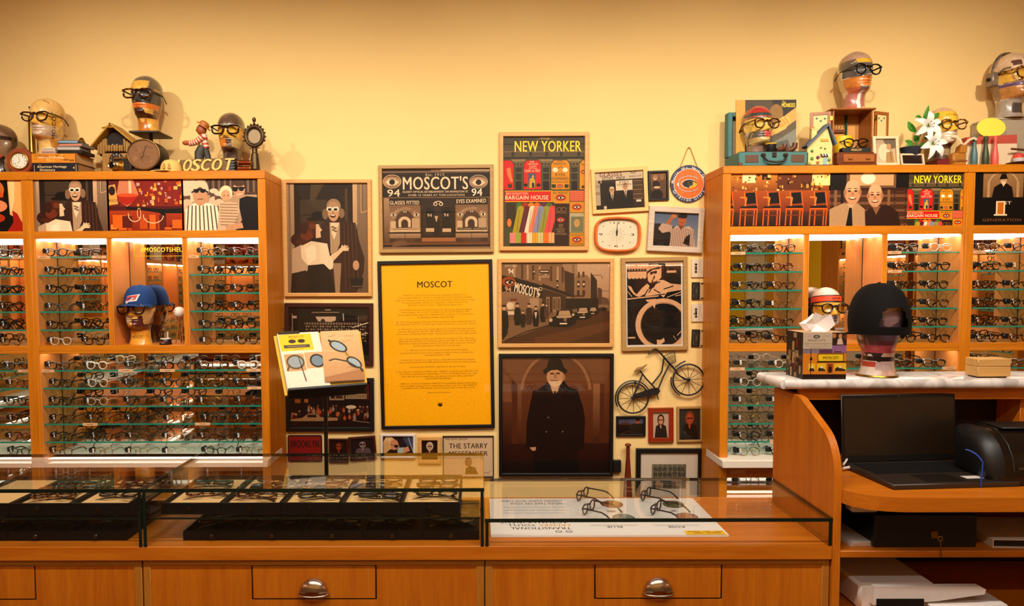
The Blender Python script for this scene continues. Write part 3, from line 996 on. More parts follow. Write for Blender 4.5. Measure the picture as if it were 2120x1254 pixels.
 rolls = [(225, '#b3a51c'), (290, '#6d2344'), (345, '#efe2cc'), (385, '#ee8e6e'), (430, '#8d97c0'), (485, '#9ba04a'), (545, '#e0545c')]
 for x, c in rolls:
  p.ell(x + 35, 800, 32, 30, c).poly([(x + 3, 800), (x + 67, 800), (x + 62, 900), (x - 5 + 30, 1040), (x - 50, 1040)], c).line([(x + 20, 810), (x - 5, 1030)], 4, '#6d5a3a')
 strip = ['#e78f92', '#a3b04a', '#c8281f', '#f0e3c6', '#e0b02c', '#cfd0a0', '#e8842c', '#eab98a']
 for i, c in enumerate(strip):
  p.rect(150 + i * 56, 1040, 206 + i * 56, 1145, c)
 for i in range(10):
  p.line([(325 + i * 27, 1042), (325 + i * 27, 1145)], 3, '#b8552a')
 p.rect(150, 1145, 598, 1180, '#2a2018')
 p.rect(604, 750, 742, 1178, '#3d1c14').ring(645, 808, 28, 22, 5, '#9a7d5a').ring(692, 808, 28, 22, 5, '#9a7d5a').txt('ENTRANCE', 612, 832, 724, 850, '#9a7d5a', 0.01)
 eye(662, 912, 0.75)
 for i, t in enumerate(('SEE', 'SOL', 'MOSCOT', 'FIRST', 'UPSTAIRS')):
  l = len(t) * 7.5
  p.txt(t, 664 - l, 955 + i * 23, 664 + l, 971 + i * 23, '#b89c74', 0.01)
 return p

def draw_fitted(w, h):
 p = Print(w, h, 110, 320, 660, 757, '#3c2c22')
 p.rect(110, 320, 660, 410, '#cfc3b3').rect(110, 410, 185, 757, '#b9ad9d').txt('GLASSES', 168, 320, 420, 372, '#7d2418', 0.03).txt('FITTED... MADE', 198, 375, 455, 415, '#2a1c14', 0.03)
 p.txt('WHILE-U-W', 500, 372, 640, 395, '#3a2a20', 0.02, dy=3).ring(548, 322, 34, 26, 7, '#2a1c14')
 p.rect(145, 415, 172, 445, '#3c2c22').txt('95', 118, 548, 160, 580, '#7d2418', 0.03).txt('ITE', 114, 470, 158, 492, '#57463a', 0.01)
 p.rect(345, 425, 535, 540, '#ded2c0').txt('EYES', 388, 432, 492, 456, '#2a1c14', 0.03).txt('EXAMINED', 362, 462, 522, 486, '#2a1c14', 0.03)
 for i in range(9):
  p.rect(540, 430 + i * 26, 650, 444 + i * 26, '#6b5241' if i % 2 else '#8c7058')
 p.rect(572, 660, 628, 684, '#e2d6c6').rect(165, 445, 345, 757, '#2a1e17')
 for hx, hy, r, sx in ((298, 530, 30, 1), (452, 500, 32, 1)):
  p.poly([(hx - 75, hy + 60), (hx, hy + 30), (hx + 78, hy + 60), (hx + 88, 757), (hx - 88, 757)], '#17100c')
  p.poly([(hx - 20, hy + 35), (hx + 22, hy + 35), (hx + 4, hy + 130)], '#d9cbb9').poly([(hx - 3, hy + 45), (hx + 8, hy + 45), (hx + 6, hy + 120), (hx - 1, hy + 120)], '#4c3628')
  p.ell(hx, hy, r, r * 1.32, '#c9a78a').ell(hx, hy - r * 0.95, r * 0.8, r * 0.4, '#d8c4ae' if hx < 400 else '#8d6a50')
  p.line([(hx - 24, hy - 6), (hx + 24, hy - 6)], 4, '#2a1c14').ell(hx - 12, hy - 2, 8, 7, '#8d6c56').ell(hx + 12, hy - 2, 8, 7, '#8d6c56').line([(hx - 10, hy + 20), (hx + 10, hy + 20)], 4, '#6d4030')
 p.rect(110, 705, 200, 757, '#241a14').ell(215, 735, 18, 22, '#cfc0ae')
 return p

def draw_couple(w, h):
 p = Print(w, h, 712, 348, 890, 632, ('#8b6b52', '#4d3626'))
 p.ell(768, 400, 24, 30, '#d2b094').ell(772, 388, 26, 20, '#a88868').poly([(740, 450), (770, 430), (815, 450), (825, 520), (740, 520)], '#2c1c14').ell(845, 395, 24, 34, '#9a7a60')
 p.poly([(820, 440), (860, 425), (885, 450), (885, 632), (815, 632)], '#6d5240').ell(785, 508, 38, 12, '#d8bda2').ell(785, 590, 68, 58, '#241610')
 return p

def draw_sky_man(w, h):
 p = Print(w, h, 745, 770, 1245, 1160, ('#5a6d92', '#93a0b4'))
 p.rect(745, 930, 1010, 1160, '#1d1715').rect(755, 900, 900, 935, '#2b211d')
 p.poly([(935, 1160), (950, 1020), (930, 985), (1010, 915), (1060, 940), (1150, 915), (1205, 960), (1228, 1160)], '#c9b4a8')
 for i in range(14):
  p.line([(950 + i * 20, 925 + abs(i - 6) * 6), (942 + i * 20, 1160)], 7, '#8b6660')
 p.poly([(800, 960), (840, 895), (905, 905), (960, 920), (960, 980), (850, 1010)], '#bfa89c')
 p.poly([(880, 900), (920, 830), (950, 800), (970, 830), (925, 910)], '#b5744c').ell(970, 808, 34, 26, '#c07f55')
 p.poly([(1035, 930), (1060, 965), (1085, 930), (1075, 895), (1040, 895)], '#8a4a30').ell(1065, 850, 46, 66, '#b86c48').ell(1075, 800, 50, 32, '#241a16').rect(1018, 790, 1112, 825, '#17110f')
 p.poly([(1120, 1040), (1165, 1010), (1170, 1150), (1090, 1120)], '#1d1614').line([(1045, 880), (1080, 878)], 6, '#7d3c2a')
 return p

POSTER = [(345, 285, 1405, 0), (387, 185, 1505, 0), (430, 150, 1540, 0), (472, 265, 1430, 0), (515, 365, 1325, 0), (597, 200, 1505, 0), (635, 245, 1450, 0), (678, 175, 1530, 0), (720, 525, 1180, 0),
          (803, 150, 1560, 0), (844, 135, 1575, 0), (925, 180, 1540, 0), (966, 180, 1560, 0), (1008, 135, 1580, 0), (1093, 195, 1530, 0), (1132, 178, 1555, 0), (1172, 180, 1540, 0), (1215, 440, 1285, 0),
          (120, 315, 1415, 1), (165, 210, 1510, 1), (205, 640, 1095, 1), (288, 200, 1535, 1), (328, 180, 1560, 1), (410, 375, 1365, 1), (490, 145, 1600, 1), (530, 180, 1575, 1), (572, 225, 1525, 1), (608, 645, 1105, 1),
          (697, 195, 1560, 1), (737, 185, 1565, 1), (776, 210, 1535, 1), (857, 680, 1080, 1)]
POSTER_T = """MOSCOT is a New York City institution renowned worldwide for its
iconic eyewear. MOSCOT infuses its unmistakably refined, downtown aesthetic
with over 100 years of eyewear expertise and unparalleled craftsmanship to create
its timeless eyewear. While now recognized as a global fashion brand,
MOSCOT remains, at heart, a neighborhood optical shop.
The MOSCOT optical roots were first planted in America by great-grandfather,
Hyman Moscot, who arrived from Eastern Europe via Ellis Island in 1899.
Hyman began selling ready-made eyeglasses from a pushcart on Orchard Street
on Manhattan's famed Lower East Side.
By 1915, having amassed a following of loyal customers, Hyman opened the family's
first retail Shop, MOSCOT's at 94 Rivington Street, and the rest, as they say, is history.
In 1925, Hyman's son, Sol, at the tender age of only 15, joined the family business
and soon take over the reins. By 1935, MOSCOT was settled at 118 Orchard Street
on the corner of Delancey Street, which would be its home for the next eight decades.
Sol's son, Joel, began working over the helm of the family in 1951. Charming,
dedicated, and devoted to his customers, Joel quickly made his mark, maintaining
the family's values and adding value to the brand, who would soon become
the fourth generation of MOSCOT to lead the team.
In 1986, Joel's son Dr. Harvey Moscot, entered the family business
as a practicing Optometrist. Joel's youngest son, Kenny Moscot, followed suit,
running the business in 1992.
In March 2013, Harvey's son, Zack Moscot, a formally trained industrial designer,
came on board making him the fifth generation Moscot to join the family business.
In January 2015, MOSCOT celebrated its 100 Year birthday!
After 106 years in business, in October 2021, MOSCOT moved the 'cart' down the block
one final time. Opening their original Shop in 1915 at 94 Rivington Street, one might
call it fate that over a century later, the eyewear purveyor makes a permanent
home at 94 Orchard Street.
With over a century of expertise, MOSCOT has successfully opened several Shops
across the globe to add to its five original Shops in New York City. Today MOSCOT
is available in over 1,000 eyewear, wear and optical shops in over 50 countries.
Hyman would be proud.""".split('\n')
def draw_poster(w, h):
 p = Print(w, h, 788, 547, 1016.5, 880, '#ffc400')
 p.txt('MOSCOT', 864, 582.5, 938, 595.5, '#1c1008', 0.04)
 k = 1 / 8.362
 for t, (y, a, b, s) in zip(POSTER_T, POSTER):
  cy = (710 if s else 570) + y * k
  p.txt(t, 800 + a * k, cy - 1.75, 800 + b * k, cy + 1.9, '#6d4404', 0.0)
 p.rect(903, 834, 912, 840, '#1c1008').rect(904, 835.2, 911, 836.8, '#c9784a').poly([(904, 839), (911, 839), (907.5, 842.5)], '#1c1008').line([(900, 838), (904, 838)], 0.7, '#1c1008')
 return p

def draw_street(w, h):
 p = Print(w, h, 80, 105, 1462, 1133, '#7d6048')
 p.rect(80, 105, 1462, 700, '#a98d72', '#8a6c52').rect(1050, 105, 1462, 560, '#c8ab92', '#b3947a')
 p.poly([(80, 105), (860, 105), (880, 480), (600, 380), (80, 330)], '#8a6b50')
 for i, x in enumerate((230, 330, 400, 470, 555, 700, 785, 850)):
  p.rect(x, 120 + i * 6, x + 26, 300 + i * 8, '#5a4030' if i % 2 else '#b5967a')
 for x, y in ((480, 205), (560, 230), (630, 240), (780, 300), (780, 380)):
  p.rect(x, y, x + 28, y + 50, '#33231a').rect(x + 4, y + 4, x + 24, y + 22, '#d8c2a8')
 p.poly([(880, 200), (1010, 250), (1010, 560), (890, 500)], '#4b3526').poly([(1010, 300), (1060, 260), (1170, 260), (1215, 310), (1215, 620), (1010, 620)], '#96775c')
 for x in (1045, 1115):
  p.rect(x, 350, x + 34, 420, '#3a281c').ell(x + 17, 352, 17, 20, '#3a281c').rect(x + 5, 365, x + 28, 395, '#d8c2a8').rect(x, 455, x + 34, 520, '#4b3526')
 p.rect(1055, 225, 1080, 300, '#57402f').rect(1115, 220, 1140, 290, '#57402f')
 p.poly([(1220, 230), (1300, 330), (1310, 640), (1220, 640)], '#3d2a1e').poly([(1310, 420), (1365, 440), (1365, 640), (1310, 640)], '#5d4534').poly([(1365, 540), (1440, 560), (1462, 640), (1365, 640)], '#6d5442')
 for i in range(6):
  p.line([(975 + i * 4, 150 + i * 22), (1015, 140 + i * 24)], 7, '#3d2a1e')
 p.line([(1240, 265), (1355, 265), (1370, 310)], 6, '#4b3526').line([(1330, 465), (1462, 468)], 5, '#57402f')
 p.poly([(80, 260), (250, 290), (610, 395), (600, 560), (230, 470), (80, 470)], '#241710')
 p.ell(170, 345, 90, 65, '#a04e20').ell(178, 350, 60, 36, '#33180c').poly([(130, 352), (180, 325), (232, 352), (185, 385)], '#e8cdb0').ell(186, 352, 22, 24, '#241008')
 p.txt("MOSCOT'S", 240, 345, 552, 470, '#f0dcc4', 0.035, dy=-88, shear=0.15).txt('94', 125, 405, 200, 465, '#e5b898', 0.03, dy=-10).ring(578, 438, 24, 24, 8, '#d8c2a8').txt('94', 530, 478, 574, 520, '#e5d2ba', 0.03, dy=-8)
 p.txt('OPTICIANS', 120, 128, 275, 158, '#d8c2a8', 0.01).txt('94', 165, 175, 228, 240, '#f4e6d2', 0.04, dy=-8).rect(560, 195, 690, 240, '#3a281c').rect(575, 208, 678, 222, '#d8c2a8').rect(560, 265, 690, 295, '#a88e74')
 p.poly([(600, 370), (960, 500), (960, 540), (600, 420)], '#33231a').poly([(600, 430), (950, 540), (950, 700), (600, 760)], '#4b3526')
 for x in (650, 735, 790, 905):
  p.rect(x, 540, x + 45, 740, '#a08062').rect(x + 8, 560, x + 36, 700, '#6a4e3a')
 p.rect(145, 540, 560, 770, '#8f7259').rect(150, 600, 250, 700, '#c2a88c').ell(185, 650, 45, 40, '#dcc8b0').rect(440, 555, 555, 680, '#b0937a').rect(190, 560, 280, 590, '#7d4030')
 p.rect(900, 560, 1320, 700, '#2b1c13').rect(1000, 518, 1140, 542, '#5a4030')
 p.poly([(80, 870), (240, 830), (700, 790), (760, 730), (1060, 690), (1300, 700), (700, 900), (80, 1110)], '#86684e')
 p.poly([(80, 1115), (700, 900), (1300, 720), (1462, 720), (1462, 1133), (80, 1133)], '#57371f').poly([(500, 1060), (1462, 850), (1462, 960), (900, 1133), (500, 1133)], '#6a4426')
 p.line([(120, 1100), (390, 985), (690, 900)], 14, '#2b1a10')
 for x, y, s, c in ((110, 800, 1.6, '#1a0f0a'), (282, 740, 1.25, '#120a06'), (352, 805, 0.95, '#2a1a10'), (430, 740, 1.2, '#4a3020'), (518, 770, 1.15, '#120a06'), (610, 720, 1.1, '#1a100a'), (655, 710, 0.85, '#5a4030')):
  p.poly([(x - 38 * s, y + 60 * s), (x - 30 * s, y - 40 * s), (x, y - 62 * s), (x + 32 * s, y - 40 * s), (x + 38 * s, y + 60 * s), (x + 25 * s, y + 130 * s), (x - 25 * s, y + 130 * s)], c)
  p.ell(x, y - 75 * s, 15 * s, 20 * s, '#c9a78a').ell(x, y - 92 * s, 20 * s, 9 * s, '#1a0f0a')
 p.poly([(500, 735), (535, 735), (518, 820)], '#d8c6b2').rect(160, 720, 240, 765, '#d8c6b2').poly([(80, 820), (160, 860), (155, 1010), (100, 1080), (80, 1080)], '#120a06')
 for x, y, s in ((865, 790, 1.0), (1110, 735, 0.72), (1245, 712, 0.45)):
  p.poly([(x - 180 * s, y + 100 * s), (x - 185 * s, y + 30 * s), (x - 90 * s, y - 10 * s), (x - 70 * s, y - 80 * s), (x + 110 * s, y - 90 * s), (x + 165 * s, y - 10 * s), (x + 175 * s, y + 90 * s), (x + 60 * s, y + 140 * s), (x - 160 * s, y + 130 * s)], '#150c07')
  p.poly([(x - 60 * s, y - 10 * s), (x - 45 * s, y - 72 * s), (x + 85 * s, y - 76 * s), (x + 100 * s, y - 15 * s)], '#b89c80')
  p.poly([(x - 90 * s, y - 5 * s), (x + 130 * s, y - 12 * s), (x + 100 * s, y + 15 * s), (x - 70 * s, y + 20 * s)], '#c4a88c').ell(x - 155 * s, y + 45 * s, 22 * s, 25 * s, '#cdb598').ell(x + 30 * s, y + 40 * s, 22 * s, 25 * s, '#8d7058').rect(x - 40 * s, y + 82 * s, x + 55 * s, y + 100 * s, '#e5d2ba')
 p.poly([(1310, 690), (1380, 670), (1440, 690), (1420, 720), (1310, 725)], '#2b1c13')
 return p

def draw_cyclist(w, h):
 p = Print(w, h, 158, 128, 812, 1110, '#140b07')
 C, D = '#d8b394', '#140b07'
 p.rect(158, 128, 420, 188, C).rect(620, 128, 812, 165, C).rect(640, 218, 755, 244, C).rect(158, 190, 400, 210, '#2a1a12')
 for i in range(7):
  p.ell(185 + i * 35, 200, 9, 7, C)
 p.rect(165, 222, 395, 285, C)
 for i in range(5):
  p.ell(190 + i * 45, 285, 24, 26, C)
 p.poly([(480, 420), (540, 330), (600, 330), (690, 375), (812, 390), (812, 455), (700, 470), (640, 480), (600, 540), (540, 500), (400, 520), (370, 515), (420, 440)], C)
 p.poly([(270, 500), (340, 420), (400, 370), (430, 395), (400, 480), (300, 530)], C).poly([(165, 390), (205, 400), (240, 470), (290, 510), (280, 525), (235, 495), (190, 440)], C)
 p.poly([(405, 260), (440, 195), (520, 175), (575, 190), (572, 300), (520, 350), (440, 375), (410, 330)], C)
 p.poly([(398, 225), (405, 175), (440, 140), (520, 132), (572, 160), (575, 205), (520, 175), (450, 195), (420, 240)], '#cba585').poly([(398, 228), (440, 198), (540, 170), (570, 180), (560, 195), (470, 205), (415, 245)], D)
 p.poly([(440, 230), (520, 215), (520, 245), (495, 255), (480, 245), (455, 265), (438, 262)], D).poly([(485, 262), (500, 300), (478, 320), (470, 350), (500, 345), (530, 330), (520, 350), (450, 382), (455, 340), (475, 300)], '#5d3a28')
 p.ell(442, 372, 16, 14, D)
 for q in ([(480, 385), (420, 480)], [(600, 440), (720, 405)], [(560, 350), (470, 385)], [(480, 440), (560, 490)], [(410, 440), (370, 510)], [(540, 510), (620, 500)]):
  p.line(q, 13, D)
 p.line([(158, 552), (330, 536), (540, 520)], 14, C).line([(640, 540), (812, 478)], 9, C).line([(740, 525), (812, 512)], 10, C).line([(165, 460), (215, 525)], 9, C)
 p.ring(590, 870, 335, 318, 60, C, n=60).ring(585, 870, 268, 272, 7, '#8d6c52', n=50)
 p.poly([(380, 565), (440, 560), (510, 555), (500, 620), (490, 675), (470, 640), (470, 590), (400, 590)], C)
 p.rect(165, 1012, 250, 1030, C).poly([(512, 1050), (560, 1055), (600, 1030), (610, 1075), (560, 1110), (515, 1110)], C).line([(715, 1005), (745, 1055)], 6, C).line([(760, 1005), (812, 950)], 10, C)
 return p

def draw_oldman(w, h, x0=68, y0=75, x1=1105, y1=1185):
 p = Print(w, h, x0, y0, x1, y1, ('#7a4c2c', '#4a2208'))
 p.rect(68, 75, 1105, 340, '#6b4a36', '#7d4f2e').rect(68, 900, 1105, 1185, '#3a1706', '#200a03')
 p.rect(210, 280, 255, 905, '#8d6444', '#4f2810').rect(160, 280, 215, 905, '#5d3218').rect(945, 310, 1010, 880, '#9c7354', '#4f2810').rect(1010, 310, 1050, 880, '#5d3218')
 p.ring(585, 420, 345, 395, 28, '#9a7455', 185, 355, n=40).poly([(68, 75), (430, 75), (300, 160), (245, 330), (200, 330), (150, 260), (68, 160)], '#80583c').poly([(740, 75), (1105, 75), (1105, 200), (1050, 330), (945, 330), (900, 190)], '#80583c')
 p.ell(90, 500, 70, 270, '#84593c').rect(68, 500, 158, 900, '#6d4428', '#3d1a08')
 K = '#130504'
 p.poly([(362, 400), (440, 370), (520, 300), (655, 295), (710, 360), (795, 390), (850, 560), (868, 680), (858, 965), (790, 968), (805, 1185), (368, 1185), (385, 950), (295, 955), (305, 680)], K)
 p.poly([(470, 350), (520, 305), (560, 420), (540, 500)], '#220c08').poly([(690, 350), (650, 300), (600, 430), (640, 500)], '#220c08')
 p.poly([(532, 345), (622, 345), (605, 400), (570, 440), (548, 400)], '#c9a98c').poly([(562, 400), (590, 400), (580, 445), (566, 445)], '#2a120c')
 p.ell(578, 265, 82, 95, '#c49c7c').ell(660, 265, 14, 30, '#b08565').poly([(515, 300), (640, 300), (625, 345), (580, 362), (535, 345)], '#dcc0a2')
 p.poly([(455, 205), (500, 170), (510, 110), (540, 85), (620, 85), (645, 120), (660, 170), (698, 205), (680, 238), (600, 196), (540, 200), (480, 238)], '#1a0906').poly([(505, 165), (655, 165), (665, 190), (495, 190)], '#0d0403')
 p.ell(548, 232, 20, 10, '#6d4630').ell(606, 230, 20, 10, '#6d4630').poly([(570, 235), (588, 235), (596, 275), (562, 277)], '#a87d5e').line([(530, 298), (610, 298)], 7, '#5d3a28')
 p.poly([(330, 940), (395, 935), (390, 970), (360, 972)], '#c49c7c')
 for a, b in ((512, 652), (494, 790), (652, 788)):
  p.ell(a, b, 7, 6, '#9d8878')
 p.ell(490, 920, 14, 5, '#3a1c14')
 return p

def draw_portrait(w, h, bg, skin, hair, top, tall=True, blonde=False):
 p = Print(w, h, 0, 0, 100, 100 * h / w, bg)
 H = 100 * h / w
 p.poly([(12, H), (20, H * 0.55), (42, H * 0.46), (60, H * 0.46), (82, H * 0.55), (92, H)], top)
 p.poly([(44, H * 0.5), (56, H * 0.5), (52, H * 0.66), (47, H * 0.62)], skin)
 p.ell(51, H * 0.30, 22, H * 0.22, hair).ell(51, H * 0.32, 15, H * 0.17, skin)
 p.line([(37, H * 0.30), (65, H * 0.30)], 2.2, '#120b08').ell(44, H * 0.31, 5.5, 4.5, '#2a1c18').ell(58, H * 0.31, 5.5, 4.5, '#2a1c18').line([(46, H * 0.42), (56, H * 0.42)], 1.8, '#6d2a20')
 return p

def draw_sunset(w, h):
 p = Print(w, h, 90, 665, 325, 812, ('#42507a', '#8a7a80'))
 p.rect(90, 715, 325, 812, '#2a1c18', '#120a08').poly([(90, 720), (150, 700), (220, 715), (220, 725), (90, 725)], '#5a4238')
 p.ell(272, 690, 22, 30, '#a0583a').ell(272, 672, 24, 14, '#2a1a14').rect(252, 682, 292, 692, '#150c0a').poly([(235, 740), (270, 715), (320, 735), (325, 812), (215, 812)], '#1c110e').line([(120, 805), (210, 780)], 8, '#4d3a30')
 return p

def draw_newyork(w, h):
 p = Print(w, h, 395, 1090, 705, 1310, ('#7d7d70', '#5d5d55'))
 for i in range(14):
  p.rect(400 + i * 22, 1090, 408 + i * 22, 1310, '#6d6d62' if i % 2 else '#8d8c80')
 for i, t in enumerate(('NEW YORK', 'MANHATTAN', 'MADISON AV', 'BROOKLYN')):
  p.txt(t, 415, 1118 + i * 48, 692, 1152 + i * 48, '#1c1a16', 0.02)
 return p

def draw_night_shop(w, h):
 p = Print(w, h, 210, 68, 955, 560, '#140806')
 p.rect(545, 86, 598, 94, '#b8a08a').line([(420, 114), (680, 112)], 7, '#a08a74').poly([(455, 152), (645, 150), (645, 185), (600, 200), (480, 195)], '#c8b09a').ell(525, 240, 30, 70, '#3a2a20')
 p.line([(237, 125), (240, 290)], 6, '#a8927e').rect(240, 145, 280, 168, '#b8a290').line([(715, 120), (718, 190)], 8, '#c9b5a0').rect(865, 140, 940, 195, '#4b3a30').line([(855, 150), (860, 240)], 6, '#8d7866')
 for j in range(7):
  for i in range(26):
   p.rect(365 + i * 22, 210 + j * 26, 377 + i * 22, 222 + j * 26, '#b09a84' if (i + j) % 3 else '#6a5646')
 p.rect(355, 205, 850, 226, '#8d7866')
 for i in range(20):
  p.rect(360 + i * 25, 205, 370 + i * 25, 228, '#3a2a20')
 p.line([(800, 250), (950, 205)], 8, '#d8c8b6').line([(840, 320), (945, 300)], 8, '#c9b8a6')
 return p

def draw_crowd(w, h):
 p = Print(w, h, 230, 800, 965, 1200, '#0d0504')
 p.rect(590, 905, 728, 960, '#8d7a62').rect(604, 920, 640, 945, '#2a150e').rect(650, 920, 714, 945, '#4a2c1c').rect(740, 905, 938, 948, '#a08c70').txt('BOSTONIAN', 752, 912, 930, 940, '#2a1a10', 0.02).rect(740, 830, 890, 885, '#241410')
 p.rect(770, 834, 820, 848, '#8d6a4a').rect(455, 822, 525, 836, '#a08a74').rect(272, 950, 325, 985, '#8d5a2a').rect(360, 950, 395, 980, '#a06a34').rect(700, 770, 940, 808, '#4a1c0c').rect(935, 800, 960, 960, '#5a140c')
 r = random.Random(3)
 for i in range(60):
  x, y = r.uniform(235, 960), r.uniform(1010, 1100)
  p.ell(x, y, 9, 12, r.choice(['#7d5138', '#9c6c4c', '#5a2c20', '#b89a80'])).ell(x, y + 26, 13, 20, r.choice(['#5a1c14', '#2a1c1c', '#8d8078', '#3a2418', '#a8572a', '#1c1412']))
 p.ell(790, 1020, 48, 16, '#c9b8a0').poly([(230, 1130), (340, 1115), (390, 1080), (470, 1080), (510, 1110), (665, 1115), (665, 1140), (230, 1158)], '#a08060').rect(385, 1088, 470, 1112, '#2a1a12').rect(230, 1145, 965, 1200, '#1a0c08').line([(800, 1140), (965, 1160)], 6, '#8d7a68')
 return p

def draw_bar(w, h):
 p = Print(w, h, 820, 112, 1383, 505, '#8a2812')
 r = random.Random(5)
 for i in range(60):
  x, y = r.uniform(1030, 1380), r.uniform(115, 310)
  a, b = r.uniform(8, 30), r.uniform(8, 32)
  p.rect(x, y, x + a, y + b, r.choice(['#d4701c', '#b83818', '#f0a030', '#5a1c10', '#c9a0a0', '#e8c070', '#7d2010', '#93402a']))
 p.rect(820, 112, 905, 320, '#6a2412').poly([(820, 160), (870, 150), (890, 300), (820, 310)], '#d8a860').ell(845, 200, 25, 35, '#3a1810').txt('MOSCOT', 820, 265, 888, 282, '#3a1810', 0.03)
 p.poly([(905, 112), (1010, 112), (1050, 230), (1000, 290), (960, 320), (900, 280), (880, 230)], '#c9896a').poly([(880, 235), (1050, 232), (1000, 290), (955, 310), (905, 285)], '#b02c10').ell(965, 233, 85, 14, '#d8602c').rect(975, 115, 995, 220, '#e8c8a8')
 p.rect(820, 330, 1383, 505, '#b04a10', '#8a2c08').rect(820, 318, 1383, 350, '#5a180a')
 for i in range(16):
  x = r.uniform(820, 1360)
  p.rect(x, r.uniform(370, 480), x + r.uniform(20, 90), r.uniform(480, 500), r.choice(['#d8721c', '#6a2008', '#c05a14', '#e89a40']))
 p.poly([(950, 320), (1100, 330), (1240, 340), (1383, 335), (1383, 372), (1230, 372), (1100, 352), (955, 340)], '#160a08')
 p.ring(1015, 380, 52, 56, 6, '#f0cfae', 10, 190).ring(1160, 390, 80, 58, 6, '#f0cfae', -10, 190).ring(1050, 370, 16, 40, 5, '#e8c090').line([(1200, 352), (1250, 388)], 18, '#160a08')
 return p

def draw_beach(w, h):
 p = Print(w, h, 1388, 108, 1948, 498, '#b39a82')
 p.rect(1560, 108, 1948, 230, '#5a4536').rect(1388, 108, 1480, 280, '#d9c9b4')
 for i in range(16):
  p.rect(1590 + i * 22, 112, 1600 + i * 22, 210, '#8d765f' if i % 2 else '#3d2c20')
 for x, y in ((1410, 250), (1620, 230), (1655, 250)):
  p.ell(x, y, 30, 40, '#6a5242').ell(x, y - 30, 32, 18, '#d8c8b4').ell(x + 4, y + 60, 45, 50, '#cdbba6')
 p.poly([(1395, 498), (1400, 340), (1470, 290), (1580, 290), (1660, 330), (1700, 498)], '#ece0d0')
 for i in range(9):
  p.line([(1425 + i * 28, 310), (1410 + i * 33, 498)], 9, '#5a4434')
 p.ell(1515, 230, 56, 82, '#c29a7c').poly([(1445, 200), (1462, 140), (1520, 110), (1570, 140), (1585, 200), (1580, 222), (1515, 165), (1455, 222)], '#d8c6ae').line([(1450, 212), (1515, 178), (1580, 212)], 12, '#3d2c20').rect(1465, 186, 1560, 198, '#140c08').ell(1488, 200, 20, 15, '#140c08').ell(1536, 200, 20, 15, '#140c08').line([(1495, 262), (1540, 260)], 6, '#6a4230')
 p.poly([(1640, 498), (1660, 300), (1720, 280), (1800, 290), (1815, 350), (1760, 470), (1700, 498)], '#c9b29a')
 for i in range(8):
  p.line([(1665, 300 + i * 22), (1800, 305 + i * 22)], 6, '#8d745e')
 p.ell(1712, 215, 50, 55, '#ead6b4').ell(1710, 235, 36, 42, '#cda486').ell(1698, 235, 5, 4, '#3a2418').ell(1728, 235, 5, 4, '#3a2418')
 p.poly([(1815, 260), (1870, 240), (1948, 250), (1948, 498), (1780, 498), (1830, 420), (1812, 330)], '#1a100c').ell(1812, 190, 46, 64, '#c29a7c').ell(1812, 140, 46, 28, '#57402f').rect(1765, 172, 1860, 184, '#140c08').ell(1784, 190, 20, 17, '#140c08').ell(1830, 186, 20, 17, '#140c08').line([(1795, 230), (1835, 224)], 6, '#e8d8c6')
 p.poly([(1700, 460), (1830, 440), (1840, 480), (1710, 498)], '#c29a7c')
 return p

def draw_marbled(w, h):
 p = Print(w, h, -420, 115, 440, 1070, '#0d0504')
 p.ell(-40, 300, 240, 240, '#c87a34').ell(20, 220, 90, 80, '#f4d8b0').ell(80, 400, 110, 90, '#d0602a').rect(-420, 440, 200, 490, '#3a0e06').ell(110, 600, 120, 110, '#e89a74').ell(60, 820, 140, 90, '#b8401a').ell(-200, 700, 260, 300, '#c8622a')
 for i in range(6):
  p.line([(-10, 610 + i * 40), (90, 590 + i * 40)], 14, '#160a06')
 p.poly([(240, 115), (440, 115), (440, 1000), (340, 820), (260, 760)], '#eab878').poly([(250, 115), (330, 115), (320, 500), (270, 760)], '#f6d8a4').poly([(290, 680), (350, 740), (420, 950), (440, 1070), (220, 1070), (300, 900)], '#a8280c')
 return p

def draw_chairs(w, h):
 p = Print(w, h, 80, 65, 763, 432, '#8a5218')
 r = random.Random(8)
 p.rect(80, 65, 763, 190, '#c98a30', '#8a4a14').rect(640, 65, 763, 150, '#f4dca0').rect(160, 70, 250, 130, '#f8e4b0').rect(400, 70, 640, 180, '#6a3a14').rect(295, 75, 355, 110, '#2a1408')
 for i in range(70):
  x, y = r.uniform(85, 745), r.uniform(68, 185)
  p.rect(x, y, x + r.uniform(4, 20), y + r.uniform(4, 26), r.choice(['#f4d890', '#5a2a0c', '#d8a040', '#2a1408', '#e8b860', '#a86a24']))
 p.rect(80, 185, 763, 330, '#a85a1a', '#7d3a10').rect(80, 330, 763, 432, '#5a341c', '#2a160e')
 for k in range(10):
  p.line([(80 + k * 75, 432), (120 + k * 66, 340)], 5, '#3a1e10')
 for x in (-25, 140, 300, 455, 620):
  p.poly([(x + 40, 200), (x + 110, 195), (x + 120, 270), (x + 50, 275)], '#1a0e0a').line([(x + 35, 190), (x + 45, 300)], 9, '#d8762a').line([(x + 112, 190), (x + 125, 300)], 9, '#c8661c').line([(x + 5, 230), (x + 50, 232), (x + 40, 290)], 10, '#e08a34')
  p.poly([(x + 10, 292), (x + 120, 286), (x + 128, 305), (x + 5, 308)], '#20120c').rect(x + 5, 305, x + 128, 316, '#d06c20')
  for q in (x + 10, x + 45, x + 105, x + 124):
   p.line([(q, 312), (q - 6, 425)], 9, '#c8661c')
  p.line([(x + 8, 355), (x + 120, 352)], 7, '#8a4212')
 return p

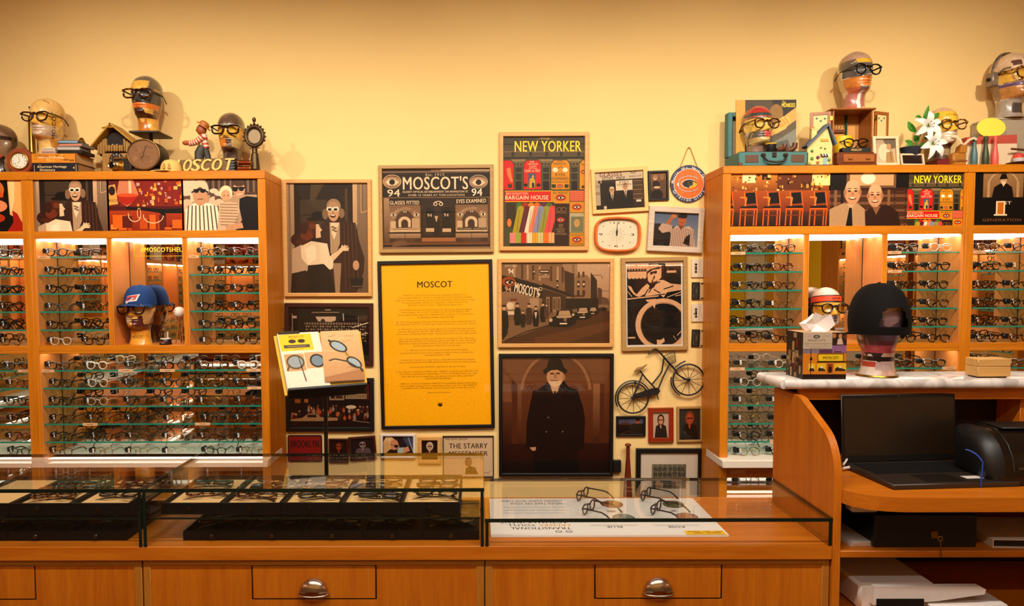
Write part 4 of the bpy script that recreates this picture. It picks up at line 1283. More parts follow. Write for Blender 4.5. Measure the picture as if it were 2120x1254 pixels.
def draw_two_men(w, h):
 p = Print(w, h, 763, 65, 1310, 428, '#43281a')
 p.rect(763, 65, 882, 180, '#1a0d08').rect(882, 65, 1222, 165, '#7d5c40').rect(905, 72, 1205, 150, '#c8a880').ell(1030, 100, 50, 40, '#fff0d0').rect(1222, 65, 1310, 165, '#1a0d08')
 for j in range(10):
  p.rect(763, 185 + j * 25, 1310, 205 + j * 25, '#7d5840' if j % 2 else '#57381f')
  for x in (785, 1215, 1290):
   p.ell(x, 195 + j * 25, 5, 5, '#1a0d08')
 for x, c in ((800, '#8d6a4c'), (845, '#2a160c'), (1165, '#8d6a4c')):
  p.rect(x, 180, x + 18, 430, c)
 p.poly([(990, 428), (1020, 320), (1080, 290), (1180, 285), (1240, 330), (1262, 428)], '#3a2012').poly([(1060, 290), (1090, 350), (1120, 290)], '#8d664a')
 p.poly([(763, 428), (770, 310), (860, 270), (960, 270), (1010, 310), (1018, 428)], '#b39676').poly([(890, 275), (940, 275), (918, 330)], '#c4a888').poly([(905, 300), (922, 300), (930, 428), (882, 428)], '#140a06')
 for hx, hy, s in ((925, 195, 1.0), (1080, 220, 0.92)):
  p.ell(hx, hy, 56 * s, 84 * s, '#c49a78').ell(hx, hy - 45 * s, 46 * s, 38 * s, '#d6b08e').ell(hx - 52 * s, hy, 10, 20, '#a87e5e').ell(hx + 52 * s, hy, 10, 20, '#a87e5e')
  for sx in (-1, 1):
   p.ell(hx + sx * 22 * s, hy - 8, 11 * s, 6 * s, '#3a2014').line([(hx + sx * 10 * s, hy - 24 * s), (hx + sx * 34 * s, hy - 26 * s)], 5, '#5a3a28')
  p.poly([(hx - 6, hy), (hx + 6, hy), (hx + 11, hy + 22), (hx - 11, hy + 22)], '#ac8060').ell(hx, hy + 42 * s, 26 * s, 9 * s, '#5a2c20').ell(hx, hy + 39 * s, 20 * s, 5 * s, '#e8dccc')
 return p

def draw_first(w, h):
 p = Print(w, h, 1758, 60, 2190, 418, '#0d0705')
 p.rect(1840, 65, 2112, 228, '#a08460', '#8a6a48').ring(1976, 150, 105, 100, 9, '#c4a884', 185, 355)
 p.rect(1868, 120, 1886, 228, '#b89a78').rect(2066, 120, 2084, 228, '#b89a78')
 p.poly([(1900, 228), (1915, 160), (1955, 135), (2000, 135), (2035, 160), (2048, 228)], '#140a06').ell(1977, 115, 22, 28, '#c8a888').poly([(1950, 102), (1962, 72), (1992, 70), (2002, 98), (2008, 104), (1948, 108)], '#140a06').poly([(1966, 136), (1988, 136), (1977, 158)], '#d8c8b4').ell(1977, 130, 14, 10, '#e0ccb4')
 p.txt('1', 1936, 254, 1988, 348, '#f0dcc0', 0.09).txt('1', 1943, 262, 1981, 342, '#c87a24', 0.03).rect(1918, 342, 2008, 352, '#f0dcc0').txt('ST', 1986, 256, 2034, 276, '#e8dcd0', 0.04).txt('GENERATION', 1842, 372, 2104, 390, '#8a6038', 0.0)
 return p

# --- header photographs in the cabinets
def header(cabobj, px0, py0, px1, py1, fn, label):
 a, b = at(px0, py0, CAB + 0.012), at(px1, py1, CAB + 0.012)
 w, h = b.x - a.x - 0.002, a.z - b.z
 c = Vector(((a.x + b.x) / 2, CAB + 0.012, (a.z + b.z) / 2))
 pn = part('header_photo', MB().cb(0, 0.004, 0, w, 0.007, h), BLACK, cabobj, c, smooth=False, label=label)
 fn(w, h).build('print', pn, PRINTM, (0, -0.0002, 0))
PRINTS = []
header(cabL, 67, 371.5, 224, 478, lambda w, h: draw_lady(w, h, 92, 330, 800, 813), 'sepia photo of a laughing person in white sunglasses')
header(cabL, 224, 371, 378.5, 477.5, draw_bar, 'blurred red bar photo with eyeglasses and a brandy glass')
header(cabL, 378.5, 370, 534, 476.5, draw_beach, 'sepia photo of people in sunglasses, one in a bucket hat')
header(cab0, -98, 372.5, 53, 479, draw_marbled, 'orange photo of a marbled head')
header(cabR, 1513, 359, 1716.7, 468.5, draw_chairs, 'photo of wooden armchairs lined up at a counter')
header(cabR, 1716.7, 358.5, 1879.5, 468, draw_two_men, 'sepia photo of two smiling men before drawers')
header(cabR, 1879.5, 358, 1993, 467, lambda w, h: draw_covers(w, h, 108, 85, 895, 832), 'yellow titled magazine cover print')
header(cab3, 2011, 357, 2140, 466, draw_first, 'black panel with a bearded man in a hat and a large numeral')

# --- framed pictures on the wall
OAKF = wood('light_oak_frame', '#c48a45', '#dba562', 'x', rough=0.5, scale=30)
PINEF = wood('pale_pine_frame', '#d9a85c', '#e8bf78', 'x', rough=0.5, scale=30)
GOLDF = wood('dull_gold_frame', '#9a7440', '#b88e52', 'x', rough=0.45, scale=30)
DRIFTF = wood('whitewashed_frame', '#b49a80', '#d8c6b0', 'x', rough=0.7, scale=40)
DKBRF = wood('dark_walnut_frame', '#2a0c06', '#4a1c0e', 'x', rough=0.4, scale=30)
REDF = wood('red_lacquer_frame', '#7d1c0c', '#a02c14', 'x', rough=0.3, scale=30)
BLKF = pm('black_frame_lacquer', '#0b0807', rough=0.4, var=0.2)
WHTF = pm('white_frame_paint', '#dcd0c8', rough=0.5, var=0.04)
MATB = pm('passepartout_card', '#dcc8b4', rough=0.8, var=0.03)
GOLDL = pm('gold_line', '#b8862c', rough=0.35, metal=0.8, var=0.1)

def picframe(name, label, cs, bar, depth, fmat, fn, card=0.0, cardmat=None, group=None, glassy=True, wall=WALL, cat='picture', extra=None):
 yf = wall - depth
 C = [at(x, y, yf) for x, y in cs]
 c = sum(C, Vector()) / 4
 hv = (C[1] - C[0] + C[2] - C[3]) / 2
 vv = (C[0] - C[3] + C[1] - C[2]) / 2
 w, h = hv.length, vv.length
 ang = math.atan2(hv.z, hv.x)
 t = thing(name, label, cat, (c.x, wall - 0.001, c.z), (0, -ang, 0), group)
 bw = bar * wall / F
 o, i = (w / 2, h / 2), (w / 2 - bw, h / 2 - bw)
 ch = min(0.003, bw * 0.25)
 m = MB()
 rings = [(o[0], o[1], 0), (o[0], o[1], -depth + ch), (o[0] - ch, o[1] - ch, -depth), (i[0] + ch, i[1] + ch, -depth), (i[0], i[1], -depth + ch), (i[0], i[1], 0)]
 for a, b, y in rings:
  m.v += [(-a, y, b), (a, y, b), (a, y, -b), (-a, y, -b)]
 for k in range(6):
  q = (k + 1) % 6
  for j in range(4):
   r = (j + 1) % 4
   m.face([k * 4 + j, k * 4 + r, q * 4 + r, q * 4 + j])
 part('frame', m, fmat, t, ang=20)
 pw, ph = 2 * i[0], 2 * i[1]
 part('backing', MB().box(-pw / 2, pw / 2, -depth * 0.30, -0.001, -ph / 2, ph / 2), BLACK, t, smooth=False)
 cw = card * wall / F
 if cw:
  part('passepartout', MB().box(-pw / 2, pw / 2, -depth * 0.36, -depth * 0.305, -ph / 2, ph / 2), cardmat or MATB, t, smooth=False)
 pr = fn(pw - 2 * cw, ph - 2 * cw)
 pr.build('print', t, PRINTM, (0, -depth * 0.37, 0))
 if glassy:
  part('glass_pane', MB().box(-pw / 2, pw / 2, -depth * 0.62, -depth * 0.58, -ph / 2, ph / 2), PICG, t, smooth=False)
 if extra: extra(t, pw, ph, depth, bw)
 return t

picframe('framed_photo', 'oak framed tall photo of a person in white sunglasses and striped coat', [(584.4, 371), (768, 370.7), (770, 613.6), (588.7, 614)], 7.8, 0.025, OAKF, draw_lady)
picframe('framed_photo', 'oak framed wide photo of an old optical storefront', [(783, 342), (1021.6, 340), (1022, 522), (785.6, 523.5)], 7.4, 0.025, GOLDF, draw_store)
picframe('framed_poster', 'oak framed magazine cover poster of red and yellow shop signs', [(1033, 273), (1219.5, 272.7), (1218.8, 518), (1034, 519)], 8.6, 0.025, OAKF, draw_covers, cat='poster')
picframe('framed_photo', 'tilted pine framed photo of two men in dark suits', [(1223, 350), (1340, 343), (1343, 436.4), (1227.6, 443)], 8, 0.022, PINEF, draw_fitted)
picframe('framed_photo', 'small black framed photo of a seated woman beside the round sign', [(1341.6, 353.7), (1384.7, 351.8), (1385, 414), (1343.6, 415)], 4.4, 0.018, BLKF, draw_couple)
picframe('framed_photo', 'whitewashed frame with a man shading his eyes under blue sky', [(1345, 425.5), (1460, 431), (1454, 524), (1339.7, 519)], 11.6, 0.03, DRIFTF, draw_sky_man)
picframe('framed_poster', 'black framed yellow poster full of small lettering', [(781, 541), (1019, 536), (1024.6, 886), (789.5, 889)], 7.2, 0.025, BLKF, draw_poster, cat='poster')
picframe('framed_photo', 'pine framed sepia photo of an old street with parked cars', [(1030, 535.6), (1272, 534.5), (1270, 718.7), (1031, 719.5)], 8.3, 0.025, OAKF, draw_street)
picframe('framed_photo', 'dull gold frame with a stark picture of a cyclist and wheel', [(1286, 533.7), (1424, 531), (1424.4, 724.4), (1288.4, 727.4)], 8.8, 0.025, GOLDF, draw_cyclist, 3.6, WHTF)
picframe('framed_photo', 'large black framed sepia portrait of an old man in hat and coat', [(1032, 732.5), (1270.5, 732), (1270, 986.7), (1034, 987)], 7.2, 0.028, BLKF, draw_oldman)
picframe('framed_photo', 'small black framed sunset photo under the bicycle', [(1276, 861.6), (1337, 861.4), (1337, 903.4), (1276, 903.6)], 4.6, 0.016, BLKF, draw_sunset)
def gold_lines(t, pw, ph, d, bw):
 for s in (-1, 1):
  part('gold_line', MB().box(-pw / 2 - bw * 0.7, pw / 2 + bw * 0.7, -d - 0.0015, -d + 0.0005, s * (ph / 2 + bw * 0.86) - 0.002, s * (ph / 2 + bw * 0.86) + 0.002), GOLDL, t)
  part('gold_line', MB().box(-pw / 2, pw / 2, -d - 0.0015, -d + 0.0005, s * (ph / 2 + bw * 0.1) - 0.0015, s * (ph / 2 + bw * 0.1) + 0.0015), GOLDL, t)
picframe('framed_photo', 'red lacquer frame with a dark haired woman in glasses', [(1342, 844.5), (1395, 844), (1394.5, 915), (1343.6, 916)], 9.4, 0.018, REDF, lambda w, h: draw_portrait(w, h, '#c9b4a8', '#d0a084', '#160c0a', '#2a1c1a'), extra=gold_lines)
picframe('framed_photo', 'brown and gold frame with a bald man in dark glasses', [(1401, 842), (1455.5, 841), (1455, 915), (1402.7, 916)], 5, 0.018, GOLDF, lambda w, h: draw_portrait(w, h, '#3a3836', '#b85c3a', '#8a4a30', '#0f0c0c'))
picframe('framed_sign', 'black framed print of place names behind the low glass case', [(1317, 928.6), (1455, 928.6), (1455, 1045), (1317, 1045)], 9.6, 0.022, BLKF, draw_newyork, 24, MATB, cat='poster')
picframe('framed_photo', 'walnut framed night photo of a shop behind the open book', [(588, 626.7), (771.7, 628), (773, 757), (590, 757)], 9, 0.022, DKBRF, draw_night_shop)
picframe('framed_photo', 'black framed night photo of a street crowd below the open book', [(590, 783), (774, 783), (774, 893), (593, 893.5)], 8.5, 0.022, BLKF, draw_crowd)
picframe('framed_photo', 'small dark frame with a warm night photo beside the book stand', [(680, 908), (721, 908), (721, 957), (680, 957)], 4, 0.015, DKBRF, lambda w, h: draw_portrait(w, h, '#2a0f0a', '#a0502a', '#4a1c10', '#1c0a08'))
picframe('framed_photo', 'small walnut frame tilted beside the white framed photo', [(722, 905.5), (777, 901.5), (779, 950), (723, 954)], 5, 0.016, DKBRF, lambda w, h: draw_portrait(w, h, '#241c24', '#9a8a90', '#1a1216', '#6a5a64'))
def draw_blonde(w, h):
 p = Print(w, h, 995, 105, 1290, 300, '#2a2630')
 p.poly([(1180, 105), (1290, 105), (1290, 200), (1230, 200)], '#4a5a80').line([(1240, 110), (1290, 260)], 12, '#9aa4b4')
 p.ell(1060, 175, 62, 62, '#e0c49a').ell(1050, 125, 35, 22, '#ead2a8').poly([(1000, 180), (1040, 150), (1060, 240), (1000, 300)], '#d8b888').ell(1105, 190, 42, 52, '#d8a084').poly([(1140, 185), (1158, 210), (1140, 220)], '#d8a084').ell(1125, 205, 20, 15, '#140c0c').line([(1070, 190), (1130, 200)], 5, '#140c0c').poly([(1130, 240), (1240, 205), (1260, 250), (1150, 290)], '#d8a084').poly([(1140, 220), (1200, 215), (1190, 280), (1140, 290)], '#b8d0d8').poly([(1020, 300), (1070, 250), (1120, 265), (1130, 300)], '#241c20')
 return p
picframe('framed_photo', 'white framed photo of a blonde woman in sunglasses', [(787, 898), (860, 899), (860, 949), (788, 949)], 5, 0.018, WHTF, draw_blonde)
picframe('framed_photo', 'small pale wood frame left of the white poster', [(865.5, 904.5), (913, 904.5), (913, 960), (865.5, 960)], 7.5, 0.018, OAKF, lambda w, h: draw_portrait(w, h, '#2a1612', '#c8a890', '#d8ccc0', '#4a2a20'))
def draw_messenger(w, h):
 p = Print(w, h, 1592, 112, 2078, 510, '#d9c6ae')
 p.txt('THE NEW GROUP', 1606, 126, 1828, 146, '#2a2018', 0.03).txt('THE STARRY', 1646, 178, 2026, 230, '#17100c', 0.03).txt('MESSENGER', 1646, 258, 2028, 304, '#17100c', 0.03)
 p.ell(1835, 365, 36, 48, '#8d7058').poly([(1800, 490), (1810, 430), (1850, 405), (1905, 425), (1932, 490)], '#2a2018').line([(1990, 478), (2010, 470), (2030, 480), (2050, 462)], 4, '#3a3028')
 return p
picframe('framed_poster', 'thin black framed white theatre poster next to the yellow poster', [(916.5, 903), (1022, 902), (1022.5, 988), (917, 988)], 1.8, 0.014, BLKF, draw_messenger, cat='poster')
# red plate
a, b = at(595, 901, WALL - 0.01), at(667, 955, WALL - 0.01)
t = thing('tin_sign', 'red tin sign with black lettering under the night photo', 'sign', ((a.x + b.x) / 2, WALL - 0.002, (a.z + b.z) / 2))
w, h = b.x - a.x, a.z - b.z
m = MB()
pts = []
for cx, cz, s in ((w / 2 - 0.012, h / 2 - 0.012, 0), (-w / 2 + 0.012, h / 2 - 0.012, 90), (-w / 2 + 0.012, -h / 2 + 0.012, 180), (w / 2 - 0.012, -h / 2 + 0.012, 270)):
 pts += [(cx + 0.012 * math.cos(R(s + k * 30)), cz + 0.012 * math.sin(R(s + k * 30))) for k in range(4)]
part('plate', m.prism(pts, -0.006, 0, 'xz'), BLKF, t)
p = Print(w * 0.94, h * 0.92, 75, 105, 405, 330, '#7d140c')
p.txt('BROOKLYN', 98, 142, 382, 208, '#1c0806', 0.04)
p.build('print', t, INKM, (0, -0.0063, 0))

# --- eyeglasses
def lens_outline(style, n=22):
 pts = []
 for i in range(n):
  t = 2 * PI * i / n
  c, s = math.cos(t), math.sin(t)
  e, a, b = {'round': (2.0, 0.0235, 0.0228), 'p3': (2.3, 0.0242, 0.0222), 'square': (3.4, 0.0262, 0.0192), 'cat': (2.7, 0.0258, 0.0195)}[style]
  x = a * abs(c) ** (2 / e) * (1 if c >= 0 else -1)
  z = b * abs(s) ** (2 / e) * (1 if s >= 0 else -1)
  if style == 'p3':
   x *= 1 + 0.10 * (z / b)
   z *= 0.92 if z > 0 else 1.05
  if style == 'square':
   x *= 1 + 0.07 * (z / b)
  if style == 'cat':
   x *= 1 + 0.10 * (z / b)
   z += max(0, x) * 0.18
  pts.append((x, z))
 return pts

EYEC = {'black': '#0b0908', 'tortoise': '#3a1a0a', 'honey': '#8a4d1a', 'red': '#5a1410', 'crystal': '#b8aa9a', 'olive': '#2c2a18', 'gold': '#9a742c', 'grey': '#4a4440', 'blue': '#161c2c', 'brown': '#2a120a'}
def acetate(c):
 k = 'acetate_' + c
 if k in MATS: return MATS[k]
 if c == 'gold':
  return pm(k, EYEC[c], 0.25, 1.0, var=0.1)
 if c in ('tortoise', 'honey'):
  m, nt, N, L, B = nodes_of(k)
  tc = N.new('ShaderNodeTexCoord')
  nz = N.new('ShaderNodeTexNoise'); nz.inputs['Scale'].default_value = 110; nz.inputs['Detail'].default_value = 2
  cr = N.new('ShaderNodeValToRGB')
  cr.color_ramp.elements[0].position = 0.45; cr.color_ramp.elements[0].color = lin('#120805') + (1,)
  cr.color_ramp.elements[1].position = 0.62; cr.color_ramp.elements[1].color = lin('#7a3a10' if c == 'tortoise' else '#b87428') + (1,)
  L.new(tc.outputs['Object'], nz.inputs['Vector']); L.new(nz.outputs['Fac'], cr.inputs[0]); L.new(cr.outputs[0], B.inputs['Base Color'])
  B.inputs['Roughness'].default_value = 0.12
  MATS[k] = m
  return m
 if c == 'crystal':
  m, nt, N, L, B = nodes_of(k)
  B.inputs['Base Color'].default_value = lin('#d8cbb8') + (1,)
  B.inputs['Roughness'].default_value = 0.1
  B.inputs['Alpha'].default_value = 0.62
  MATS[k] = m
  return m
 return pm(k, EYEC[c], 0.13, spec=0.6, var=0.15, scale=80)

_EY = {}
EW = 0.0368                                     # half distance between lens centres
def eye_meshes(style, folded=False):
 k = (style, folded)
 if k in _EY: return _EY[k]
 thin = style == 'round'
 rt = 0.0035 if style in ('p3', 'cat') else (0.0042 if style == 'square' else 0.0019)
 out = lens_outline(style)
 rim = MB()
 lens = []
 for s in (-1, 1):
  path = [(s * (EW + x), 0.0, z) for x, z in out]
  rim.tube(path, rt, 6, closed=True, flat=(1.0, 1.0))
  L_ = MB()
  L_.v = [(s * (EW + x), 0.0005, z) for x, z in out]
  L_.face(list(range(len(out)))[::(1 if s < 0 else -1)])
  lens.append(L_)
 hb = {'round': 0.004, 'p3': 0.006, 'square': 0.009, 'cat': 0.010}[style]
 x0 = min(EW + x for x, z in out if abs(z - hb) < 0.010) + 0.001
 rim.tube([(-x0, 0, hb), (-x0 * 0.5, -0.002, hb + 0.005), (0, -0.003, hb + 0.0062), (x0 * 0.5, -0.002, hb + 0.005), (x0, 0, hb)], rt * 1.15, 6)
 for s in (-1, 1):                            # nose pads
  rim.tube([(s * (x0 - 0.001), 0.001, -0.002), (s * (x0 - 0.004), 0.006, -0.006)], rt * 0.7, 5)
 xe = max(EW + x for x, z in out)
 he = hb + 0.003
 tem = []
 for s in (-1, 1):
  rim.tube([(s * (xe - 0.004), 0, he), (s * (xe + 0.004), 0.001, he + 0.001)], [rt * 1.1, rt * 1.5], 6)
  T = MB()
  r = 0.0018 if thin else 0.0030
  if not folded:
   T.tube([(s * (xe + 0.004), 0.002, he + 0.001), (s * (xe + 0.005), 0.05, he + 0.001), (s * (xe + 0.004), 0.092, he), (s * (xe + 0.002), 0.115, he - 0.009), (s * (xe), 0.138, he - 0.027)],
                   [r, r, r, r * 1.1, r * 1.25], 6, flat=(0.6, 1.25))
  else:
   yy = 0.006 if s < 0 else 0.0125
   T.tube([(s * (xe + 0.003), 0.002, he + 0.001), (s * (xe + 0.001), yy, he), (s * (xe - 0.09), yy + 0.002, he - 0.002), (s * (xe - 0.115), yy + 0.004, he - 0.012), (s * (xe - 0.132), yy + 0.006, he - 0.026)],
                   [r, r, r, r * 1.1, r * 1.25], 6, flat=(0.6, 1.25))
  tem.append(T)
 zmin = min(z for x, z in out) - rt
 _EY[k] = (rim, lens, tem, zmin, xe, he)
 return _EY[k]

_EM = {}
def eyeglasses(style, color, loc, rot, label, group=None, clip=False, dark=False, folded=False, scale=1.0, name='eyeglasses', lens_mat=None):
 """loc: the point under the bridge on the surface the lenses stand on (or, with rot, the bridge)"""
 key = (style, color, dark, folded, lens_mat.name if lens_mat else '')
 rim, lens, tem, zmin, xe, he = eye_meshes(style, folded)
 if key not in _EM:
  mt = acetate(color)
  lm = lens_mat or (LENSD if dark else LENSG)
  sh = lambda mb, nm, m_: mb.mesh(nm, m_, True, 60)
  _EM[key] = [('rim', sh(rim, 'rim', mt)), ('lens', sh(lens[0], 'lens', lm)), ('lens', sh(lens[1], 'lens', lm)), ('temple', sh(tem[0], 'temple', mt)), ('temple', sh(tem[1], 'temple', mt))]
 t = thing(name, label, 'eyeglasses' if name == 'eyeglasses' else 'sunglasses', loc, rot, group, scale if scale != 1 else None)
 dz = -zmin
 for n_, me in _EM[key]:
  o = obj(n_, me, t, (0, 0, dz))
 if clip:
  if 'clip' not in _EM:
   c = MB()
   c.box(-0.027, 0.006, 0.000, 0.016, -0.016, 0.014, 0.003)
   c.box(-0.020, -0.003, 0.013, 0.034, -0.006, 0.016, 0.004)
   c.box(-0.030, -0.024, 0.002, 0.012, -0.006, 0.007, 0.002)
   _EM['clip'] = c.mesh('security_clip', BLACK)
   _EM['tag'] = MB().box(0.004, 0.0145, -0.0015, 0.001, -0.014, 0.012, 0.0004).mesh('white_tag', pm('tag_paper', '#d8d0c8', 0.6, var=0.03))
  c = obj('security_clip', _EM['clip'], t, (-xe - 0.0035, 0.012, he + dz))
  obj('white_tag', _EM['tag'], c, (-0.002, -0.012, 0.001))
 return t

ORD = ['top', 'second', 'third', 'fourth', 'fifth', 'lowest']
STY = {'r': 'round', 'p': 'p3', 's': 'square', 'c': 'cat'}
COLN = {'k': 'black', 't': 'tortoise', 'h': 'honey', 'd': 'red', 'c': 'crystal', 'o': 'olive', 'g': 'gold', 'y': 'grey', 'b': 'blue', 'n': 'brown'}
CW = {'black': 'black', 'tortoise': 'dark tortoiseshell', 'honey': 'honey tortoiseshell', 'red': 'dark red', 'crystal': 'clear', 'olive': 'olive green', 'gold': 'thin gold', 'grey': 'grey', 'blue': 'dark blue', 'brown': 'brown'}
SW = {'round': 'round', 'p3': 'rounded', 'square': 'square', 'cat': 'winged'}
def row(spec, xs, z, Y, place, posn):
 """spec: two letters per pair (style, colour)"""
 for i, x in enumerate(xs):
  st, co = STY[spec[2 * i]], COLN[spec[2 * i + 1]]
  rz = rnd.uniform(-0.10, 0.10)
  eyeglasses(st, co, (x, Y + rnd.uniform(-0.004, 0.006), z + 0.0003), (0, 0, rz), f'{CW[co]} {SW[st]} eyeglasses {posn[i]} {place}', 'clipped eyeglasses on the cabinet shelves', clip=True)

YG = CAB + 0.034
def bayrows(specs, pxs, zs, bay, py=600):
 names = {1: ['standing'], 2: ['at left', 'at right'], 3: ['at left', 'in middle', 'at right']}[len(pxs)]
 for r_, sp in enumerate(specs):
  xs = [at(p + rnd.uniform(-3, 3), py, YG).x for p in pxs]
  row(sp, xs, zs[r_], YG, f'on {ORD[r_]} shelf of {bay}', names)

zb = ZL['zrail0']
bayrows(['pkst', 'pkpk', 'pkpk', 'pyrg', 'pnpk', 'pcst'], (122, 193), UPL + [zb], 'bay left of the blue cap')
bayrows(['phpd', 'pkpk', 'pkpt', 'pkpk', 'pbpk', 'rnpt'], (437, 507), UPL + [zb], 'bay right of the blue cap')
bayrows(['pksk', 'pkpk', 'pksk', 'pktk'.replace('tk', 'pt'), 'pkpk', 'phph'], (-52, 20), UPL + [zb], 'left edge bay')
zb = ZR['zrail0']
bayrows(['pkpn', 'pkpd', 'pypt', 'pkrh', 'ptpt', 'ptpn'], (1552, 1622), UPR + [zb], 'bay left of the headband head')
bayrows(['pkpc', 'ptpk', 'ptpk', 'ptpt', 'pkpk', 'pkpk'], (1874, 1944), UPR + [zb], 'bay right of the mesh cap')
bayrows(['ptpt', 'pkrg', 'ptpt', 'ptpk', 'ptpn', 'pkpt'], (2046, 2116), UPR + [zb], 'right edge bay')
cols6 = (128, 206, 284, 363, 440, 512)
low = ['pkpcpkpkptpc', 'pkpcpkpkphsk', 'pkrcpkpyrgpt', 'ptptpkrhpkpk', 'pkpkptrcptrn', 'phrgrgrcporg']
names6 = ['first from left', 'second from left', 'third from left', 'fourth from left', 'fifth from left', 'rightmost']
for r_, sp in enumerate(low):
 z = (LOWL + [ZL['zlow']])[r_]
 xs = [at(p + rnd.uniform(-4, 4), 850, YG).x for p in cols6]
 row(sp, xs, z, YG, f'on {ORD[r_]} shelf under the blue cap', names6)
for r_, sp in enumerate(['pk', 'ph', 'pk', 'pt', 'pd', 'po']):
 row(sp, [at(38 + rnd.uniform(-4, 4), 850, YG).x], (LOWL + [ZL['zlow']])[r_], YG, f'on {ORD[r_]} lower shelf of left edge cabinet', [''])
lowr = ['ryrcrc', 'rcpoptc'[:6], 'rgrgrg', 'rgrgrg', 'pkpyrg', 'rgpkpk']
for r_, sp in enumerate(lowr):
 z = (LOWR + [ZR['zlow']])[r_]
 row(sp[:6] if len(sp) >= 6 else sp + 'rg', [at(p + rnd.uniform(-3, 3), 850, YG).x for p in (1552, 1622, 1700)], z, YG, f'on {ORD[r_]} shelf behind the marble end', ['at left', 'in middle', 'at right'])
for r_, sp in enumerate(['ptpk', 'rgpk']):
 row(sp, [at(p, 850, YG).x for p in (1862, 1930)], LOWR[r_], YG, f'on {ORD[r_]} lower shelf right of mesh cap', ['at left', 'at right'])
for r_, sp in enumerate(['pkpt', 'rgpk']):
 row(sp, [at(p, 850, YG).x for p in (2040, 2108)], LOWR[r_], YG, f'on {ORD[r_]} lower shelf behind the wooden box', ['at left', 'at right'])
for r_ in range(2):
 row('ptpk', [at(p, 1020, YG + 0.04).x for p in (1540, 1612)], baseR[r_], YG + 0.04, f'on {["upper", "lower"][r_]} shelf under white counter at right', ['at left', 'at right'])
 row('ptpkptph', [at(p, 980, YG + 0.04).x for p in (120, 225, 330, 440)], baseL[r_], YG + 0.04, f'on {["upper", "lower"][r_]} shelf below left white counter', ['first from left', 'second from left', 'third from left', 'fourth from left'])

# shelf name cards on the glass edges
CARD = pm('card_wood_tone', '#d8a878', 0.6, var=0.04)
def shelf_card(cab_, px0, px1, py, z, txt=None):
 a, b = at(px0, py, CAB + 0.018), at(px1, py, CAB + 0.018)
 o = part('name_card', MB().box(0, b.x - a.x, 0, 0.0015, -0.013, 0.004), CARD, cab_, (a.x, CAB + 0.0175, z), smooth=False)
 if txt:
  p = Print(b.x - a.x, 0.017, 0, 0, 30, 7).rect(9, 3.0, 14, 4.2, '#6a4428').rect(14.6, 3.0, 21, 4.2, '#6a4428')
  p.build('card_print', o, INKM, ((b.x - a.x) / 2, -0.0003, -0.0045))
 return o
for args in ((cabL, 73, 104, 531, UPL[0], 1), (cabL, 190, 220, 531, UPL[0], 1), (cabL, 388, 412, 530, UPL[0], 1), (cab0, 25, 42, 531, UPL[0], 1),
             (cabL, 82, 112, 767, LOWL[0], 1), (cabL, 245, 276, 767, LOWL[0], 1), (cabL, 331, 362, 767, LOWL[0], 1), (cabL, 510, 540, 766, LOWL[0], 1), (cabL, 512, 541, 803, LOWL[1], 1),
             (cabL, 171, 202, 878, LOWL[3], 1), (cabL, 404, 435, 878, LOWL[3], 1), (cab0, 37, 65, 767, LOWL[0], 1),
             (cabR, 1513, 1543, 523, UPR[0], 1), (cabR, 1838, 1866, 522, UPR[0], 1), (cabR, 1838, 1867, 561, UPR[1], 1), (cab3, 2011, 2041, 520, UPR[0], 1),
             (cabR, 1511, 1542, 763, LOWR[0], 1), (cabR, 1951, 1984, 761, LOWR[0], 1), (cabR, 1594, 1602, 914, LOWR[4], None)):
 shelf_card(*args)
part('name_card', MB().box(0, 0.095, 0, 0.002, -0.025, 0), CARD, cabR, (at(1511, 972, CAB + 0.028).x, CAB + 0.027, at(1511, 972, CAB + 0.028).z), smooth=False)

# yellow lettering on the mirror of the blue cap's niche
a, b = at(277, 505, MIR - 0.001), at(383, 530, MIR - 0.001)
p = Print(b.x - a.x, a.z - b.z, 277, 505, 383, 530)
Y_ = '#f2c410'
p.line([(277.5, 505.5), (382.5, 505.5)], 0.7, Y_).line([(277.5, 529.5), (382.5, 529.5)], 0.7, Y_).line([(277.5, 505), (277.5, 530)], 0.7, Y_).txt('#MOSCOTSHELFIE', 291, 512, 392, 522, Y_, 0.02)
o = p.build('mirror_lettering', cabL, INKM, ((a.x + b.x) / 2, MIR - 0.0004, (a.z + b.z) / 2), label='yellow lettering on the mirror')

